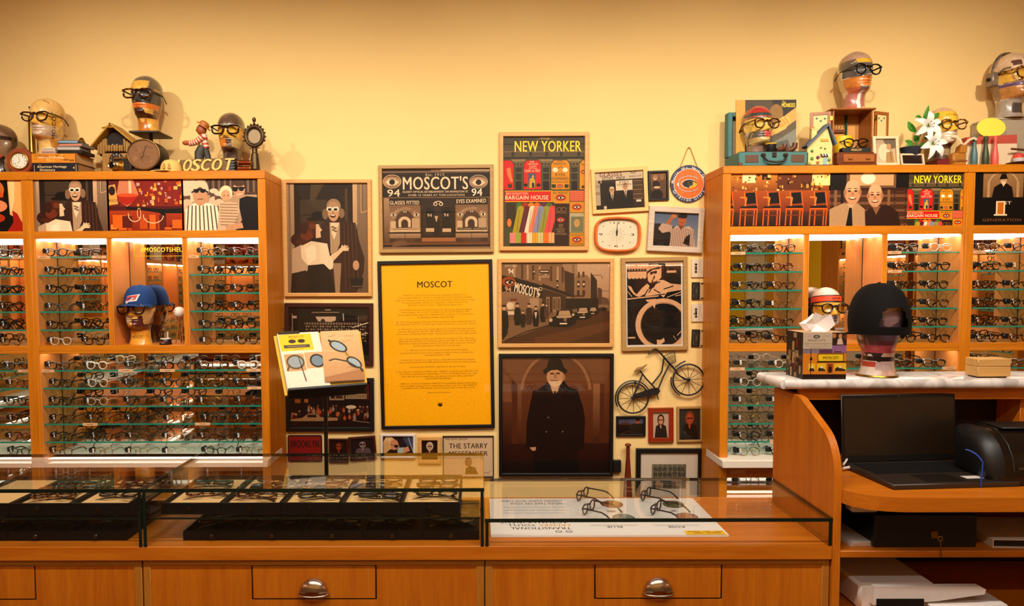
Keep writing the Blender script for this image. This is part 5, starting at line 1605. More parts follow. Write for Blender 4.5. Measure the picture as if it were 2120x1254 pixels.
# --- mannequin heads
HT = [  # z, half width, front, back
 (0.000, 0.066, 0.060, 0.066), (0.012, 0.062, 0.056, 0.063), (0.035, 0.056, 0.050, 0.062), (0.065, 0.054, 0.050, 0.066), (0.088, 0.054, 0.060, 0.070),
 (0.100, 0.053, 0.085, 0.073), (0.112, 0.054, 0.098, 0.077), (0.130, 0.061, 0.101, 0.082), (0.150, 0.066, 0.099, 0.087), (0.175, 0.070, 0.098, 0.093),
 (0.205, 0.0735, 0.097, 0.098), (0.235, 0.0755, 0.100, 0.101), (0.262, 0.0755, 0.096, 0.100), (0.288, 0.070, 0.083, 0.091), (0.308, 0.059, 0.066, 0.077),
 (0.322, 0.044, 0.047, 0.058), (0.332, 0.026, 0.027, 0.034), (0.3365, 0.010, 0.010, 0.013), (0.3375, 0.001, 0.001, 0.001)]
def _interp(z):
 zs = [r[0] for r in HT]
 n = len(zs)
 i = min(max(np.searchsorted(zs, z) - 1, 0), n - 2)
 t = (z - zs[i]) / (zs[i + 1] - zs[i])
 out = []
 for k in (1, 2, 3):
  p1, p2 = HT[i][k], HT[i + 1][k]
  d = zs[i + 1] - zs[i]
  m1 = (HT[i + 1][k] - HT[i - 1][k]) / (zs[i + 1] - zs[i - 1]) if i > 0 else (p2 - p1) / d
  m2 = (HT[i + 2][k] - HT[i][k]) / (zs[i + 2] - zs[i]) if i < n - 2 else (p2 - p1) / d
  h = (2 * t ** 3 - 3 * t ** 2 + 1) * p1 + (t ** 3 - 2 * t ** 2 + t) * d * m1 + (-2 * t ** 3 + 3 * t ** 2) * p2 + (t ** 3 - t ** 2) * d * m2
  out.append(max(0.0008, h))
 return out

BUMPS = [  # x, z, amplitude, sx, sz (pushed forward on the face side)
 (0, 0.178, 0.021, 0.0095, 0.0085), (0, 0.188, 0.013, 0.0075, 0.012), (0, 0.205, 0.008, 0.0065, 0.014), (0.0105, 0.174, 0.007, 0.006, 0.006), (-0.0105, 0.174, 0.007, 0.006, 0.006),
 (0.030, 0.212, -0.011, 0.0125, 0.0085), (-0.030, 0.212, -0.011, 0.0125, 0.0085), (0.030, 0.212, 0.006, 0.009, 0.005), (-0.030, 0.212, 0.006, 0.009, 0.005),
 (0.032, 0.231, 0.005, 0.016, 0.005), (-0.032, 0.231, 0.005, 0.016, 0.005), (0, 0.1545, 0.0075, 0.017, 0.0040), (0, 0.1425, 0.0080, 0.014, 0.0042), (0, 0.1485, -0.0065, 0.020, 0.0018),
 (0, 0.132, -0.005, 0.016, 0.005), (0, 0.115, 0.007, 0.016, 0.009), (0.040, 0.180, 0.004, 0.015, 0.012), (-0.040, 0.180, 0.004, 0.015, 0.012)]
def head_surface(nu=88, nv=118):
 zs = sorted(set([0.337 * i / nv for i in range(nv)] + [0.3355, 0.3372]))
 V, Fc = [], []
 for z in zs:
  hw, fr, bk = _interp(z)
  for j in range(nu):
   a = 2 * PI * j / nu
   cx, cy = math.sin(a), -math.cos(a)
   e = 2.25 if z > 0.1 else 2.0
   x = hw * abs(cx) ** (2 / e) * (1 if cx >= 0 else -1)
   y = (fr if cy < 0 else bk) * abs(cy) ** (2 / e) * (1 if cy >= 0 else -1)
   if cy < 0.15:
    for bx, bz, am, sx, sz in BUMPS:
     dx, dz = (x - bx) / sx, (z - bz) / sz
     q = dx * dx + dz * dz
     if q < 14:
      y -= am * math.exp(-q / 2) * min(1, max(0, 0.15 - cy) * 2)
   de = ((y - 0.014 - (z - 0.195) * 0.25) / 0.013) ** 2 + ((z - 0.195) / 0.024) ** 2
   if de < 12 and abs(cx) > 0.5:
    rimm = 0.016 * math.exp(-de / 2) - 0.006 * math.exp(-de * 2.2)
    x += rimm * (1 if cx > 0 else -1)
   V.append((x, y, z))
 m = len(zs)
 for i in range(m - 1):
  for j in range(nu):
   q = (j + 1) % nu
   Fc.append([i * nu + j, i * nu + q, (i + 1) * nu + q, (i + 1) * nu + j])
 Fc.append([j for j in range(nu)][::-1])
 Fc.append([(m - 1) * nu + j for j in range(nu)])
 return V, Fc
HV, HF = head_surface()
HC = [tuple(sum(HV[i][k] for i in f) / len(f) for k in range(3)) for f in HF]
HBVH = BVHTree.FromPolygons([Vector(v) for v in HV], HF)
COLLM = colmat('varnished_collage', 0.28, 0.5, 0.14, 45, coat=0.5)

def head(name, label, loc, rot, palette, patches, seed, texts=(), scale=1.05, cells=30):
 """patches: (xmin, xmax, zmin, zmax, side, colour) painted over a random paper collage; side f/b/a"""
 t = thing(name, label, 'mannequin head', loc, rot, 'collaged mannequin heads', scale)
 r = random.Random(seed)
 seeds = [(r.uniform(-PI, PI), r.uniform(0, 0.34), lin(r.choice(palette)), r.uniform(0.6, 1.6), r.uniform(-0.6, 0.6)) for _ in range(cells)]
 m = MB()
 m.v, m.f = HV, HF
 P = [(a, b, c, d, s, lin(col)) for a, b, c, d, s, col in patches]
 for (x, y, z) in HC:
  ang = math.atan2(x, -y)
  best, bc = 9, None
  for sa, sz, c, asp, ro in seeds:
   da = (ang - sa + PI) % (2 * PI) - PI
   u, v = da * 0.085, z - sz
   d = max(abs(u * math.cos(ro) - v * math.sin(ro)) * asp, abs(u * math.sin(ro) + v * math.cos(ro)))
   if d < best: best, bc = d, c
  col = bc
  for a, b, c, d, s, pc in P:
   if a <= x <= b and c <= z <= d and (s == 'a' or (s == 'f' and y < 0.0) or (s == 'b' and y >= 0)):
    col = pc
  m.c.append(col)
 o = part('head', m, COLLM, t, ang=80)
 for tx, cang, cz, hgt, c, tilt in texts:
  vs, fs, bb = glyphs(tx, 0.02)
  k = hgt / (bb[3] - bb[1])
  mm = MB().color(c)
  pts = []
  for gx, gy in vs:
   u, v = (gx - (bb[0] + bb[2]) / 2) * k, (gy - (bb[1] + bb[3]) / 2) * k
   u, v = u * math.cos(tilt) - v * math.sin(tilt), u * math.sin(tilt) + v * math.cos(tilt)
   an = cang + u / 0.082
   z = cz + v
   d = Vector((math.sin(an), -math.cos(an), 0))
   hit = HBVH.ray_cast(Vector((0, 0, z)) + d * 0.2, -d)
   q = hit[0] if hit[0] is not None else Vector((0, 0, z)) + d * 0.08
   pts.append(tuple(q + d * 0.0008))
  mm.v = pts
  for f in fs: mm.face(list(f))
  part('collage_lettering', mm, INKM, o, smooth=False)
 return t

def worn(headloc, rot, style, color, label, scale=1.05, gs=1.32, dark=False):
 """eyeglasses resting on the nose of a head standing at headloc"""
 M = Matrix.Translation(headloc) @ Euler(rot).to_matrix().to_4x4()
 zmin = eye_meshes(style)[3]
 p = M @ (Vector((0, -0.1075, 0.2120 + zmin * gs / scale)) * scale)
 return eyeglasses(style, color, p, rot, label, 'eyeglasses worn by heads', scale=gs, dark=dark)

YT = CAB + 0.14                    # depth of the things standing on top of the cabinets
def ontop(px, Y=YT, left=True):
 p = at(px, 340, Y)
 return Vector((p.x, Y, (CABTOP if left else CABTOPR) + 0.0005))

CREAM = ['#e0b468', '#d8a04c', '#c88a34', '#e8c890', '#b87a30', '#caa26a']
DARKC = ['#3a2a20', '#57402f', '#8a6a4c', '#2a1c16', '#a87a4a', '#6a4a34', '#c89a5c']
MIXC = ['#8a2c20', '#3a3a38', '#c8a060', '#b8b0a4', '#d8b46a', '#57402f', '#a85a3a', '#2a2420']
# heads on the left cabinets
hp = ontop(2, YT + 0.02); hp.z += 0.0
head('mannequin_head', 'striped brown mannequin head cut off by the left edge', hp, (0, 0, -0.5), DARKC + ['#c85a3a', '#d8a04c'], [(-0.1, 0.1, 0.225, 0.25, 'a', '#2a160c')], 4, scale=0.93)
hl = ontop(103, YT + 0.03); hl.z = CABTOP + 2 * 0.0555 + 0.0016
HR2 = (0, 0, -0.10)
head('mannequin_head', 'cream collage mannequin head with mouth patch above the dictionary', hl, HR2, CREAM, [(-0.2, 0.2, 0.235, 0.34, 'f', '#e2b066'), (-0.2, 0.06, 0.105, 0.168, 'f', '#c2a080'), (-0.2, 0.2, 0.168, 0.236, 'f', '#dda03c'), (-0.2, 0.2, 0.095, 0.112, 'f', '#c88a4a')], 11,
     [('MOSCOT', 1.02, 0.172, 0.024, '#1c100a', PI / 2), ('oscot', 0.55, 0.305, 0.010, '#3a2214', -0.5), ('....', 0.72, 0.203, 0.004, '#1c100a', -0.1)], 1.06)
worn(hl, HR2, 'cat', 'brown', 'dark glasses worn by the head above the dictionary')
hs = ontop(309, YT + 0.02); hs.z = at(309, 280, YT + 0.02).z
HR3 = (0, 0, -0.06)
head('mannequin_head', 'grey and orange mannequin head standing on the kitchen scale', hs, HR3, ['#c87a2a', '#d89a3c', '#b86a24', '#8a5a30', '#e0a850'],
     [(-0.2, 0.2, 0.245, 0.34, 'a', '#6a5a48'), (-0.06, 0.05, 0.238, 0.29, 'f', '#d8a040'), (-0.2, 0.2, 0.162, 0.24, 'f', '#3c3a36'), (-0.2, 0.2, 0.19, 0.32, 'b', '#7a6a54'), (-0.2, 0.2, 0.135, 0.162, 'f', '#d06a1c'), (-0.03, 0.03, 0.105, 0.135, 'f', '#3a1a10'), (-0.2, 0.2, 0.085, 0.108, 'f', '#4a2414')], 21, scale=1.05)
worn(hs, HR3, 'square', 'tortoise', 'square dark glasses on the head above the scale')
h4 = ontop(481, YT + 0.03); h4.z = CABTOP + 0.045
HR4 = (0, 0, 0.0)
head('mannequin_head', 'dark brown mannequin head with yellow face behind the carved sign', h4, HR4, ['#4a362c', '#6a5040', '#3a2a24', '#57402f'],
     [(-0.2, 0.2, 0.165, 0.238, 'f', '#d8a03a'), (-0.2, 0.0, 0.11, 0.16, 'f', '#d0761c'), (0.0, 0.05, 0.13, 0.166, 'f', '#5a3c30'), (0.03, 0.07, 0.11, 0.165, 'f', '#b89a5a'), (-0.2, 0.2, 0.24, 0.25, 'a', '#7d6a52')], 31, scale=0.98)
worn(h4, HR4, 'square', 'black', 'thick black square glasses on the head behind the sign', 0.98, 1.26)
# stand under the dark head
tag(part('head_riser', MB().lathe([(0.055, 0), (0.06, 0.004), (0.06, 0.040), (0.055, 0.0445)], 28), DKBRF, None, (h4.x, h4.y, CABTOP + 0.0003)), 'dark round riser under the yellow faced head', 'stand')
# heads on the right cabinets
h5 = ontop(1566, YT + 0.0, False); h5.z = CABTOPR + 0.048
HR5 = (0, 0, 0.16)
head('mannequin_head', 'red and cream mannequin head in the open teal suitcase', h5, HR5, ['#6a5a4a', '#c8a060', '#a85a4a', '#3a3a34', '#b8a890'],
     [(-0.2, 0.2, 0.28, 0.34, 'a', '#a8302a'), (-0.2, 0.2, 0.262, 0.28, 'a', '#3a4038'), (-0.2, 0.2, 0.25, 0.258, 'a', '#c84a40'), (-0.2, 0.2, 0.168, 0.245, 'f', '#d8b050'), (-0.01, 0.06, 0.135, 0.168, 'f', '#d85a50'), (-0.06, -0.01, 0.11, 0.168, 'f', '#5a5248'), (-0.2, 0.2, 0.10, 0.13, 'f', '#c8a868'), (-0.2, 0.2, 0.0, 0.09, 'a', '#8a6a58'), (0.0, 0.2, 0.0, 0.05, 'f', '#7a5a6a')], 41, scale=0.98)
worn(h5, HR5, 'p3', 'tortoise', 'tortoiseshell glasses on the head in the suitcase', 0.98, 1.26)
h6 = ontop(1765, YT + 0.02, False); h6.z = at(1765, 231.5, YT + 0.02).z
HR6 = (0, 0, 0.18)
head('mannequin_head', 'collaged mannequin head standing on the open jewelry cabinet', h6, HR6, ['#a8927a', '#c8a878', '#8a4a3a', '#6a5a4c', '#b85a3a', '#d8c4a0'],
     [(-0.2, 0.2, 0.275, 0.34, 'a', '#b08a70'), (-0.05, 0.03, 0.25, 0.275, 'f', '#d8a028'), (-0.2, 0.2, 0.18, 0.25, 'f', '#57504a'), (-0.2, 0.2, 0.12, 0.175, 'f', '#c8742c'), (-0.2, 0.2, 0.02, 0.09, 'f', '#a8685a'), (-0.02, 0.0, 0.0, 0.1, 'f', '#d8d0c0')], 51, scale=1.05)
worn(h6, HR6, 'p3', 'black', 'black rounded glasses on the head above the jewelry cabinet')
h7 = ontop(1946, YT + 0.02, False); h7.z = CABTOPR + 0.075 * 0.62
HR7 = (0, 0, 0.10)
head('mannequin_head', 'yellow faced mannequin head behind the white lilies', h7, HR7, ['#c8a078', '#8a6a50', '#d8b878', '#57382a'],
     [(-0.2, 0.2, 0.172, 0.32, 'f', '#e0ae34'), (-0.2, 0.2, 0.10, 0.172, 'f', '#dcc4a8'), (-0.2, 0.2, 0.3, 0.34, 'a', '#c8a080'), (-0.2, 0.2, 0.0, 0.095, 'a', '#57402f'), (-0.03, 0.03, 0.03, 0.07, 'f', '#a88a68')], 61, [('ACT NEWS', 0.05, 0.272, 0.011, '#5a4010', 0)], 0.95)
worn(h7, HR7, 'p3', 'honey', 'honey tortoiseshell glasses on the head behind the lilies', 0.95, 1.28)
h8 = ontop(2086, YT + 0.06, False); h8.z = at(2086, 246, YT + 0.06).z
HR8 = (0, 0, 0.16)
head('mannequin_head', 'cream mannequin head wearing a metal headset at the right edge', h8, HR8, ['#d8b088', '#c89a60', '#8a6a58', '#e0c8a8'],
     [(-0.2, 0.2, 0.235, 0.34, 'a', '#d8b490'), (-0.06, -0.03, 0.25, 0.28, 'f', '#5a3a30'), (-0.2, 0.2, 0.175, 0.235, 'f', '#e0a83c'), (-0.2, 0.2, 0.15, 0.165, 'f', '#57406a'), (-0.2, 0.2, 0.095, 0.15, 'f', '#b87a3c'), (-0.2, 0.2, 0.0, 0.09, 'a', '#a09080'), (-0.03, 0.05, 0.02, 0.07, 'f', '#4a443c')], 71, [('MOSCOT', 0.1, 0.29, 0.008, '#6a5a48', 0)], 1.16)
worn(h8, HR8, 'p3', 'honey', 'brown glasses on the head wearing the headset', 1.16, 1.46)
# niche heads
h9 = at(292, 712, CAB + 0.115); h9.z = ZL['zrail0'] + 0.0005
HR9 = (0, 0, 0.0)
head('mannequin_head', 'yellow patchwork mannequin head under the blue cap', h9, HR9, ['#d08a34', '#b8702a', '#c8a070', '#57281c', '#e0a850'],
     [(-0.2, 0.2, 0.17, 0.235, 'f', '#c8822c'), (-0.06, -0.01, 0.13, 0.168, 'f', '#c8b8a8'), (0.0, 0.05, 0.11, 0.155, 'f', '#57201c'), (0.05, 0.2, 0.12, 0.21, 'f', '#d8a868'), (-0.2, 0.2, 0.0, 0.08, 'f', '#d8942c'), (-0.2, 0.2, 0.085, 0.105, 'f', '#6a2c18')], 81, [('MOSCOT', 0.1, 0.045, 0.017, '#1c100a', 0)], 1.02)
worn(h9, HR9, 'p3', 'black', 'black rounded glasses under the blue cap brim', 1.02, 1.30)
h10 = at(1708, 708, CAB + 0.115); h10.z = ZR['zrail0'] + 0.0005
HR10 = (0, 0, 0.02)
head('mannequin_head', 'yellow faced mannequin head wearing the orange headband', h10, HR10, ['#d8c0a0', '#8a6a50', '#2a1a14', '#c88a50'],
     [(-0.2, 0.2, 0.27, 0.34, 'a', '#dcc0ac'), (-0.2, 0.2, 0.17, 0.245, 'f', '#dca43c'), (-0.2, 0.2, 0.10, 0.168, 'f', '#b8a898'), (-0.02, 0.02, 0.12, 0.165, 'f', '#6a5a54'), (-0.2, 0.2, 0.15, 0.24, 'b', '#1c0e0a')], 91, scale=0.98)
worn(h10, HR10, 'p3', 'black', 'black glasses on the head with the orange headband', 0.98, 1.26)
YM = 2.82
h11 = at(1815, 788, YM); h11.z = ZM1 + 0.0085
HR11 = (0, 0, PI - 0.10)
head('mannequin_head', 'patchwork mannequin head seen from behind on the marble top', h11, HR11, ['#3a2a28', '#8a6a6a', '#c8a08a', '#b84a4a', '#57404a', '#d8c4b4', '#2a1c1a'],
     [(-0.2, 0.2, 0.085, 0.115, 'a', '#a84048'), (-0.2, 0.2, 0.115, 0.13, 'a', '#57282c'), (-0.2, 0.2, 0.055, 0.07, 'b', '#1c1212'), (0.03, 0.2, 0.03, 0.05, 'b', '#b8402c'), (-0.03, 0.03, 0.02, 0.05, 'b', '#b89a94')], 101, scale=1.08)
o = part('base_disc', MB().lathe([(0.074, 0), (0.078, 0.003), (0.075, 0.008)], 32), BRASS, None, (h11.x, h11.y, ZM1 + 0.0003))
tag(o, 'thin brass disc under the head on the marble', 'stand')

# --- things standing on the left cabinets
PXM = YT / F                       # metres per photo pixel on top of the cabinets
def glyph_solid(ch, h, w, d, bold=0.03):
 vs, fs, bb = glyphs(ch, bold)
 m = MB()
 kx, kz = w / (bb[2] - bb[0]), h / (bb[3] - bb[1])
 n = len(vs)
 V = [((x - bb[0]) * kx, (y - bb[1]) * kz) for x, y in vs]
 m.v = [(x, -d, z) for x, z in V] + [(x, 0, z) for x, z in V]
 from collections import Counter
 ed = Counter()
 for f in fs:
  m.face(list(f)); m.face([n + i for i in f][::-1])
  for i in range(len(f)):
   ed[(f[i - 1], f[i])] += 1
 for (a, b) in list(ed):
  if (b, a) not in ed:
   m.face([b, a, n + a, n + b])
 return m

# octagonal clock
p = ontop(42, CAB + 0.07)
t = thing('octagonal_clock', 'octagonal wooden clock with a white roman dial', 'clock', p, (0, 0, 0.12))
r = 0.080
oc = lambda rr: [(rr * math.cos(R(22.5 + 45 * i)), r * 0.925 + rr * math.sin(R(22.5 + 45 * i))) for i in range(8)]
part('case', MB().prism(oc(r), 0.0, 0.06, 'xz'), pm('clock_mahogany', '#8a3a1a', 0.35, var=0.2, stretch=(4, 4, 30)), t)
part('front_board', MB().prism(oc(r * 0.93), -0.006, -0.0002, 'xz'), pm('clock_mahogany', '#8a3a1a'), t)
part('bezel', MB().tube([(0.049 * math.cos(2 * PI * i / 32), -0.010, r * 0.925 + 0.049 * math.sin(2 * PI * i / 32)) for i in range(32)], 0.005, 8, closed=True), BRASS, t)
q = Print(0.096, 0.096, 0, 0, 100, 100)
q.ell(50, 50, 49, 49, '#e8dcc8', n=40)
for i, n_ in enumerate(['XII', 'I', 'II', 'III', 'IV', 'V', 'VI', 'VII', 'VIII', 'IX', 'X', 'XI']):
 a = R(90 - 30 * i); x, y = 50 + 36 * math.cos(a), 50 - 36 * math.sin(a); l = 2.4 * len(n_)
 q.txt(n_, x - l, y - 5, x + l, y + 5, '#2a1c12', 0.0)
q.line([(50, 50), (44, 24)], 2.2, '#1c120c').line([(50, 50), (38, 66)], 2.6, '#1c120c')
q.build('dial', t, INKM, (0, -0.0068, r * 0.925))

# brass horn behind the first head
p = ontop(68, YT + 0.10)
t = thing('brass_horn', 'tall slim brass horn standing behind the first cream head', 'horn', p)
hh = (352 - 208) * (YT + 0.1) / F
part('tube', MB().lathe([(0.030, 0), (0.024, 0.01), (0.0185, 0.05), (0.0175, hh - 0.07), (0.012, hh - 0.06)], 20), BRASS, t)
part('mouthpiece', MB().lathe([(0.008, hh - 0.06), (0.0085, hh - 0.04), (0.006, hh - 0.035), (0.0085, hh - 0.03), (0.006, hh - 0.018), (0.013, hh - 0.002), (0.014, hh)], 18), pm('dull_silver', '#8a8478', 0.3, 1.0), t)

# books
def book(label, x0, x1, y0, y1, z0, th, cov, pages='#b08858', spine=None, dx=0.0):
 t = thing('book', label, 'book', ((x0 + x1) / 2, y0, z0 + 0.0004))
 w, d = x1 - x0, y1 - y0
 c = pm('cover_' + label[:14], cov, 0.4, var=0.15)
 m = MB()
 m.box(-w / 2, w / 2, 0, 0.006, 0, th, 0.001)
 m.box(-w / 2, w / 2, 0.006, d, 0, 0.004, 0.0008)
 m.box(-w / 2, w / 2, 0.006, d, th - 0.004, th, 0.0008)
 part('cover', m, c, t)
 part('pages', MB().box(-w / 2 + 0.004, w / 2 - 0.004, 0.0065, d - 0.004, 0.0045, th - 0.0045), pm('paper_' + pages, pages, 0.8, var=0.1, scale=60, stretch=(1, 1, 12)), t, smooth=False)
 if spine:
  q = Print(w * 0.98, th * 0.9, 0, 0, 100, 20)
  spine(q)
  q.build('spine_print', t, INKM, (0, -0.0003, th / 2))
 return t
bx0, bx1 = at(66.5, 335, CAB + 0.035).x, at(160.5, 335, CAB + 0.035).x
by0, by1 = CAB + 0.035, CAB + 0.225
tb = 0.0555
book('navy dictionary with yellow lettering at the bottom of the stack', bx0, bx1, by0, by1, CABTOP, tb, '#0c1020', '#a87c48',
     lambda q: (q.txt('The', 14, 1.6, 19, 4, '#d8a040', 0.02), q.txt('American Heritage', 10, 4.5, 76, 11.5, '#f0d8a0', 0.02), q.txt('Dictionary', 16, 12, 50, 19, '#f0d8a0', 0.02), q.rect(3, 3, 4, 18, '#d8b878'), q.rect(97, 2, 98, 18, '#d8b878'), q.poly([(90, 9), (95, 7), (93, 14)], '#d8a040')))
def orange_spine(q):
 q.rect(0, 0, 100, 20, '#d0801c')
 rr = random.Random(2)
 for i in range(24):
  x, y = rr.uniform(0, 90), rr.uniform(0, 16)
  q.rect(x, y, x + rr.uniform(3, 12), y + rr.uniform(1, 5), rr.choice(['#b8621a', '#e8a03c', '#8a4a14', '#dc9434']))
 q.txt("Webster's New", 4, 2.5, 38, 5.5, '#4a2a10', 0.0); q.txt('World Dictionary', 14, 6.2, 72, 11.5, '#f0e0c0', 0.02); q.rect(98, 0, 100, 20, '#3a2414')
book('orange patterned dictionary lying on the navy dictionary', bx0 - 0.003, bx1 - 0.004, by0, by1 - 0.004, CABTOP + tb + 0.0006, tb, '#c8761c', '#c8a068', orange_spine)
zst = CABTOP + 2 * tb + 0.0014
def flat_item(name, label, px0, px1, py0, py1, Y0, dep, c, cat, z0=None, rz=0.0, side=None):
 a, b = at(px0, py0, Y0), at(px1, py1, Y0)
 z0 = b.z if z0 is None else z0
 t = thing(name, label, cat, ((a.x + b.x) / 2, Y0, z0 + 0.0004), (0, 0, rz))
 w, h = b.x - a.x, (py1 - py0) * Y0 / F
 part('body', MB().box(-w / 2, w / 2, 0, dep, 0, h, 0.0012), pm('case_' + name + c, c, 0.3, var=0.12), t)
 part('edge_band', MB().box(-w / 2 + 0.004, w / 2 - 0.004, -0.0006, 0.0, h * 0.25, h * 0.75), pm('band_' + (side or c), side or c, 0.4), t, smooth=False)
 return t, z0 + h + 0.0008
ys = CAB + 0.045
_, z1 = flat_item('black_box', 'flat black box between the orange dictionary and the disc cases', 119, 171, 308, 314.5, ys, 0.13, '#0c0a0a', 'box', zst, 0, '#1c1814')
_, z1 = flat_item('disc_case', 'clear disc case lying lowest in the small stack beside the head', 118, 165, 300.5, 308, ys, 0.125, '#8a8078', 'disc case', z1, 0.04, '#b8aca0')
_, z1 = flat_item('disc_case', 'salmon edged disc case in the middle of the small stack', 121, 170, 294.5, 300.5, ys, 0.125, '#7d746c', 'disc case', z1, -0.03, '#d8785a')
_, z1 = flat_item('disc_case', 'blue edged disc case on top of the small stack', 120, 161, 288, 294.5, ys, 0.125, '#57504c', 'disc case', z1, 0.05, '#7aa0c0')
o = part('brass_bell', MB().lathe([(0.001, 0.032), (0.006, 0.031), (0.012, 0.026), (0.016, 0.014), (0.021, 0.004), (0.022, 0.0)], 20), BRASS, None, (at(166, 288, ys + 0.07).x, ys + 0.085, z1))
tag(o, 'small brass bell on the stack of disc cases', 'bell')
flat_item('paperback', 'pale paperback lying on the orange dictionary under the chin', 85.5, 113, 297, 303, ys + 0.0, 0.10, '#d8c4b0', 'book', zst + 0.0175, 0, '#b09888')
flat_item('paperback', 'pinkish paperback lying directly on the orange dictionary', 85, 114, 303, 309, ys + 0.0, 0.11, '#c8a898', 'book', zst, 0, '#8a6a60')

# cuckoo clock
p = ontop(246, CAB + 0.235)
S = (CAB + 0.27) / F
t = thing('cuckoo_clock', 'carved wooden chalet cuckoo clock with slatted balcony', 'clock', p)
cw = wood('clock_pine', '#7d5520', '#b8863c', 'z', 0.5, 40)
cdk = wood('clock_dark', '#2a1408', '#4a2812', 'z', 0.6, 40)
cr_ = wood('clock_roof', '#9a6a1c', '#c8922c', 'x', 0.5, 40)
ZZ = lambda py: (353 - py) * S
XX = lambda px: (px - 235) * S
part('lower_case', MB().box(XX(207), XX(266), -0.03, 0.075, 0, ZZ(306)), cw, t)
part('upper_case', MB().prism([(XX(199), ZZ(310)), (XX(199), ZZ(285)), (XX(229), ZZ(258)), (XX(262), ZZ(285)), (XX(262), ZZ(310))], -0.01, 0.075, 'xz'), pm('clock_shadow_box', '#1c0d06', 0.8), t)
th = 0.008
for s, (ex, ez) in ((-1, (186, 295)), (1, (288, 296))):
 ax, az = XX(229), ZZ(247)
 bx, bz = XX(ex), ZZ(ez)
 d = Vector((bx - ax, bz - az)).normalized()
 nrm = Vector((-d.y, d.x)) * (1 if s < 0 else -1)
 if nrm.y > 0: nrm = -nrm
 q = [(ax, az), (bx, bz), (bx + nrm.x * th, bz + nrm.y * th), (ax + nrm.x * th, az + nrm.y * th)]
 part('roof_board', MB().prism(q, -0.060, 0.085, 'xz'), cr_, t)
hipm = MB()
hipm.poly([(XX(213), -0.062, ZZ(257)), (XX(236), -0.062, ZZ(257)), (XX(229), -0.02, ZZ(246))])
hipm.poly([(XX(213), -0.062, ZZ(257)), (XX(229), -0.02, ZZ(246)), (XX(229), -0.02, ZZ(256)), (XX(213), -0.058, ZZ(258.5))])
hipm.poly([(XX(236), -0.062, ZZ(257)), (XX(236), -0.058, ZZ(258.5)), (XX(229), -0.02, ZZ(256)), (XX(229), -0.02, ZZ(246))])
part('roof_hip', hipm, cr_, t, smooth=False)
for i, (px, a, b) in enumerate(((199, 287, 308), (204, 283, 307), (209, 278, 306), (214, 276, 304), (252, 277, 302), (257, 281, 304), (261.5, 284, 305))):
 part('slat', MB().box(XX(px - 2.3), XX(px + 2.3), -0.028, -0.0105, ZZ(b), ZZ(a), 0.002), cw, t)
for px in (218, 223, 228.5, 234, 239, 244.5, 249):
 part('baluster', MB().box(XX(px - 2.2), XX(px + 2.2), -0.044, -0.034, ZZ(303), ZZ(290), 0.003), cw, t)
part('balcony_floor', MB().box(XX(214), XX(252), -0.034, -0.0105, ZZ(304), ZZ(302)), cdk, t)
part('eave_block', MB().box(XX(264), XX(270), -0.02, 0.0, ZZ(296), ZZ(289.5)), pm('orange_block', '#d08a2c', 0.5), t)
for px, c in ((228, '#c85a50'), (236.5, '#7a9a4a')):
 f = MB().color(c).lathe([(0.007, 0), (0.0035, 0.014), (0.003, 0.016)], 10, cx=XX(px), cy=-0.024, cz=ZZ(295)).color('#e0b090').sph((XX(px), -0.024, ZZ(295) + 0.020), 0.0042, 8, 6)
 part('dancer_figure', f, PAINTM, t)
q = Print(30 * S, 30 * S, 0, 0, 100, 100)
q.ell(50, 50, 50, 50, '#150a05', n=36).ell(50, 50, 24, 24, '#8a5a24')
for i, n_ in enumerate(['XII', 'I', 'II', 'III', 'IV', 'V', 'VI', 'VII', 'VIII', 'IX', 'X', 'XI']):
 a = R(90 - 30 * i); x, y = 50 + 38 * math.cos(a), 50 - 38 * math.sin(a); l = 1.9 * len(n_)
 q.txt(n_, x - l, y - 6, x + l, y + 6, '#e8d8c0', 0.0)
q.build('dial', t, INKM, (XX(236), -0.0308, ZZ(320)))

# vintage camera
p = ontop(250, CAB + 0.055)
t = thing('vintage_camera', 'old silver and black camera in front of the cuckoo clock', 'camera', p, (0, 0, -0.25))
LEATH = pm('camera_leather', '#1c100a', 0.6, var=0.3, scale=200, bump=0.3)
SILV = pm('camera_silver', '#b8a68a', 0.25, 1.0, var=0.1)
part('body', MB().box(-0.066, 0.072, 0, 0.035, 0, 0.078, 0.006), LEATH, t)
part('top_plate', MB().box(-0.060, 0.066, 0.003, 0.032, 0.0785, 0.093, 0.004), SILV, t)
part('front_plate', MB().box(-0.030, 0.020, -0.004, -0.0002, 0.008, 0.070, 0.002), pm('camera_brass_plate', '#b88a3c', 0.3, 1.0), t)
part('lens_barrel', MB().lathe([(0.027, 0), (0.027, 0.020), (0.024, 0.022), (0.024, 0.040), (0.022, 0.042), (0.018, 0.038)], 24, Matrix.Rotation(PI / 2, 4, 'X'), -0.028, -0.004, 0.040), SILV, t)
part('lens_glass', MB().lathe([(0.0175, 0), (0.012, 0.003), (0.001, 0.0045)], 20, Matrix.Rotation(PI / 2, 4, 'X'), -0.028, -0.042, 0.040), BLACKG, t)
part('winder', MB().lathe([(0.011, 0), (0.012, 0.004), (0.012, 0.010), (0.010, 0.012)], 18, cx=0.035, cy=0.018, cz=0.0935), SILV, t)
part('shutter_knob', MB().lathe([(0.006, 0), (0.006, 0.008), (0.003, 0.010)], 12, cx=-0.020, cy=0.018, cz=0.0935), SILV, t)

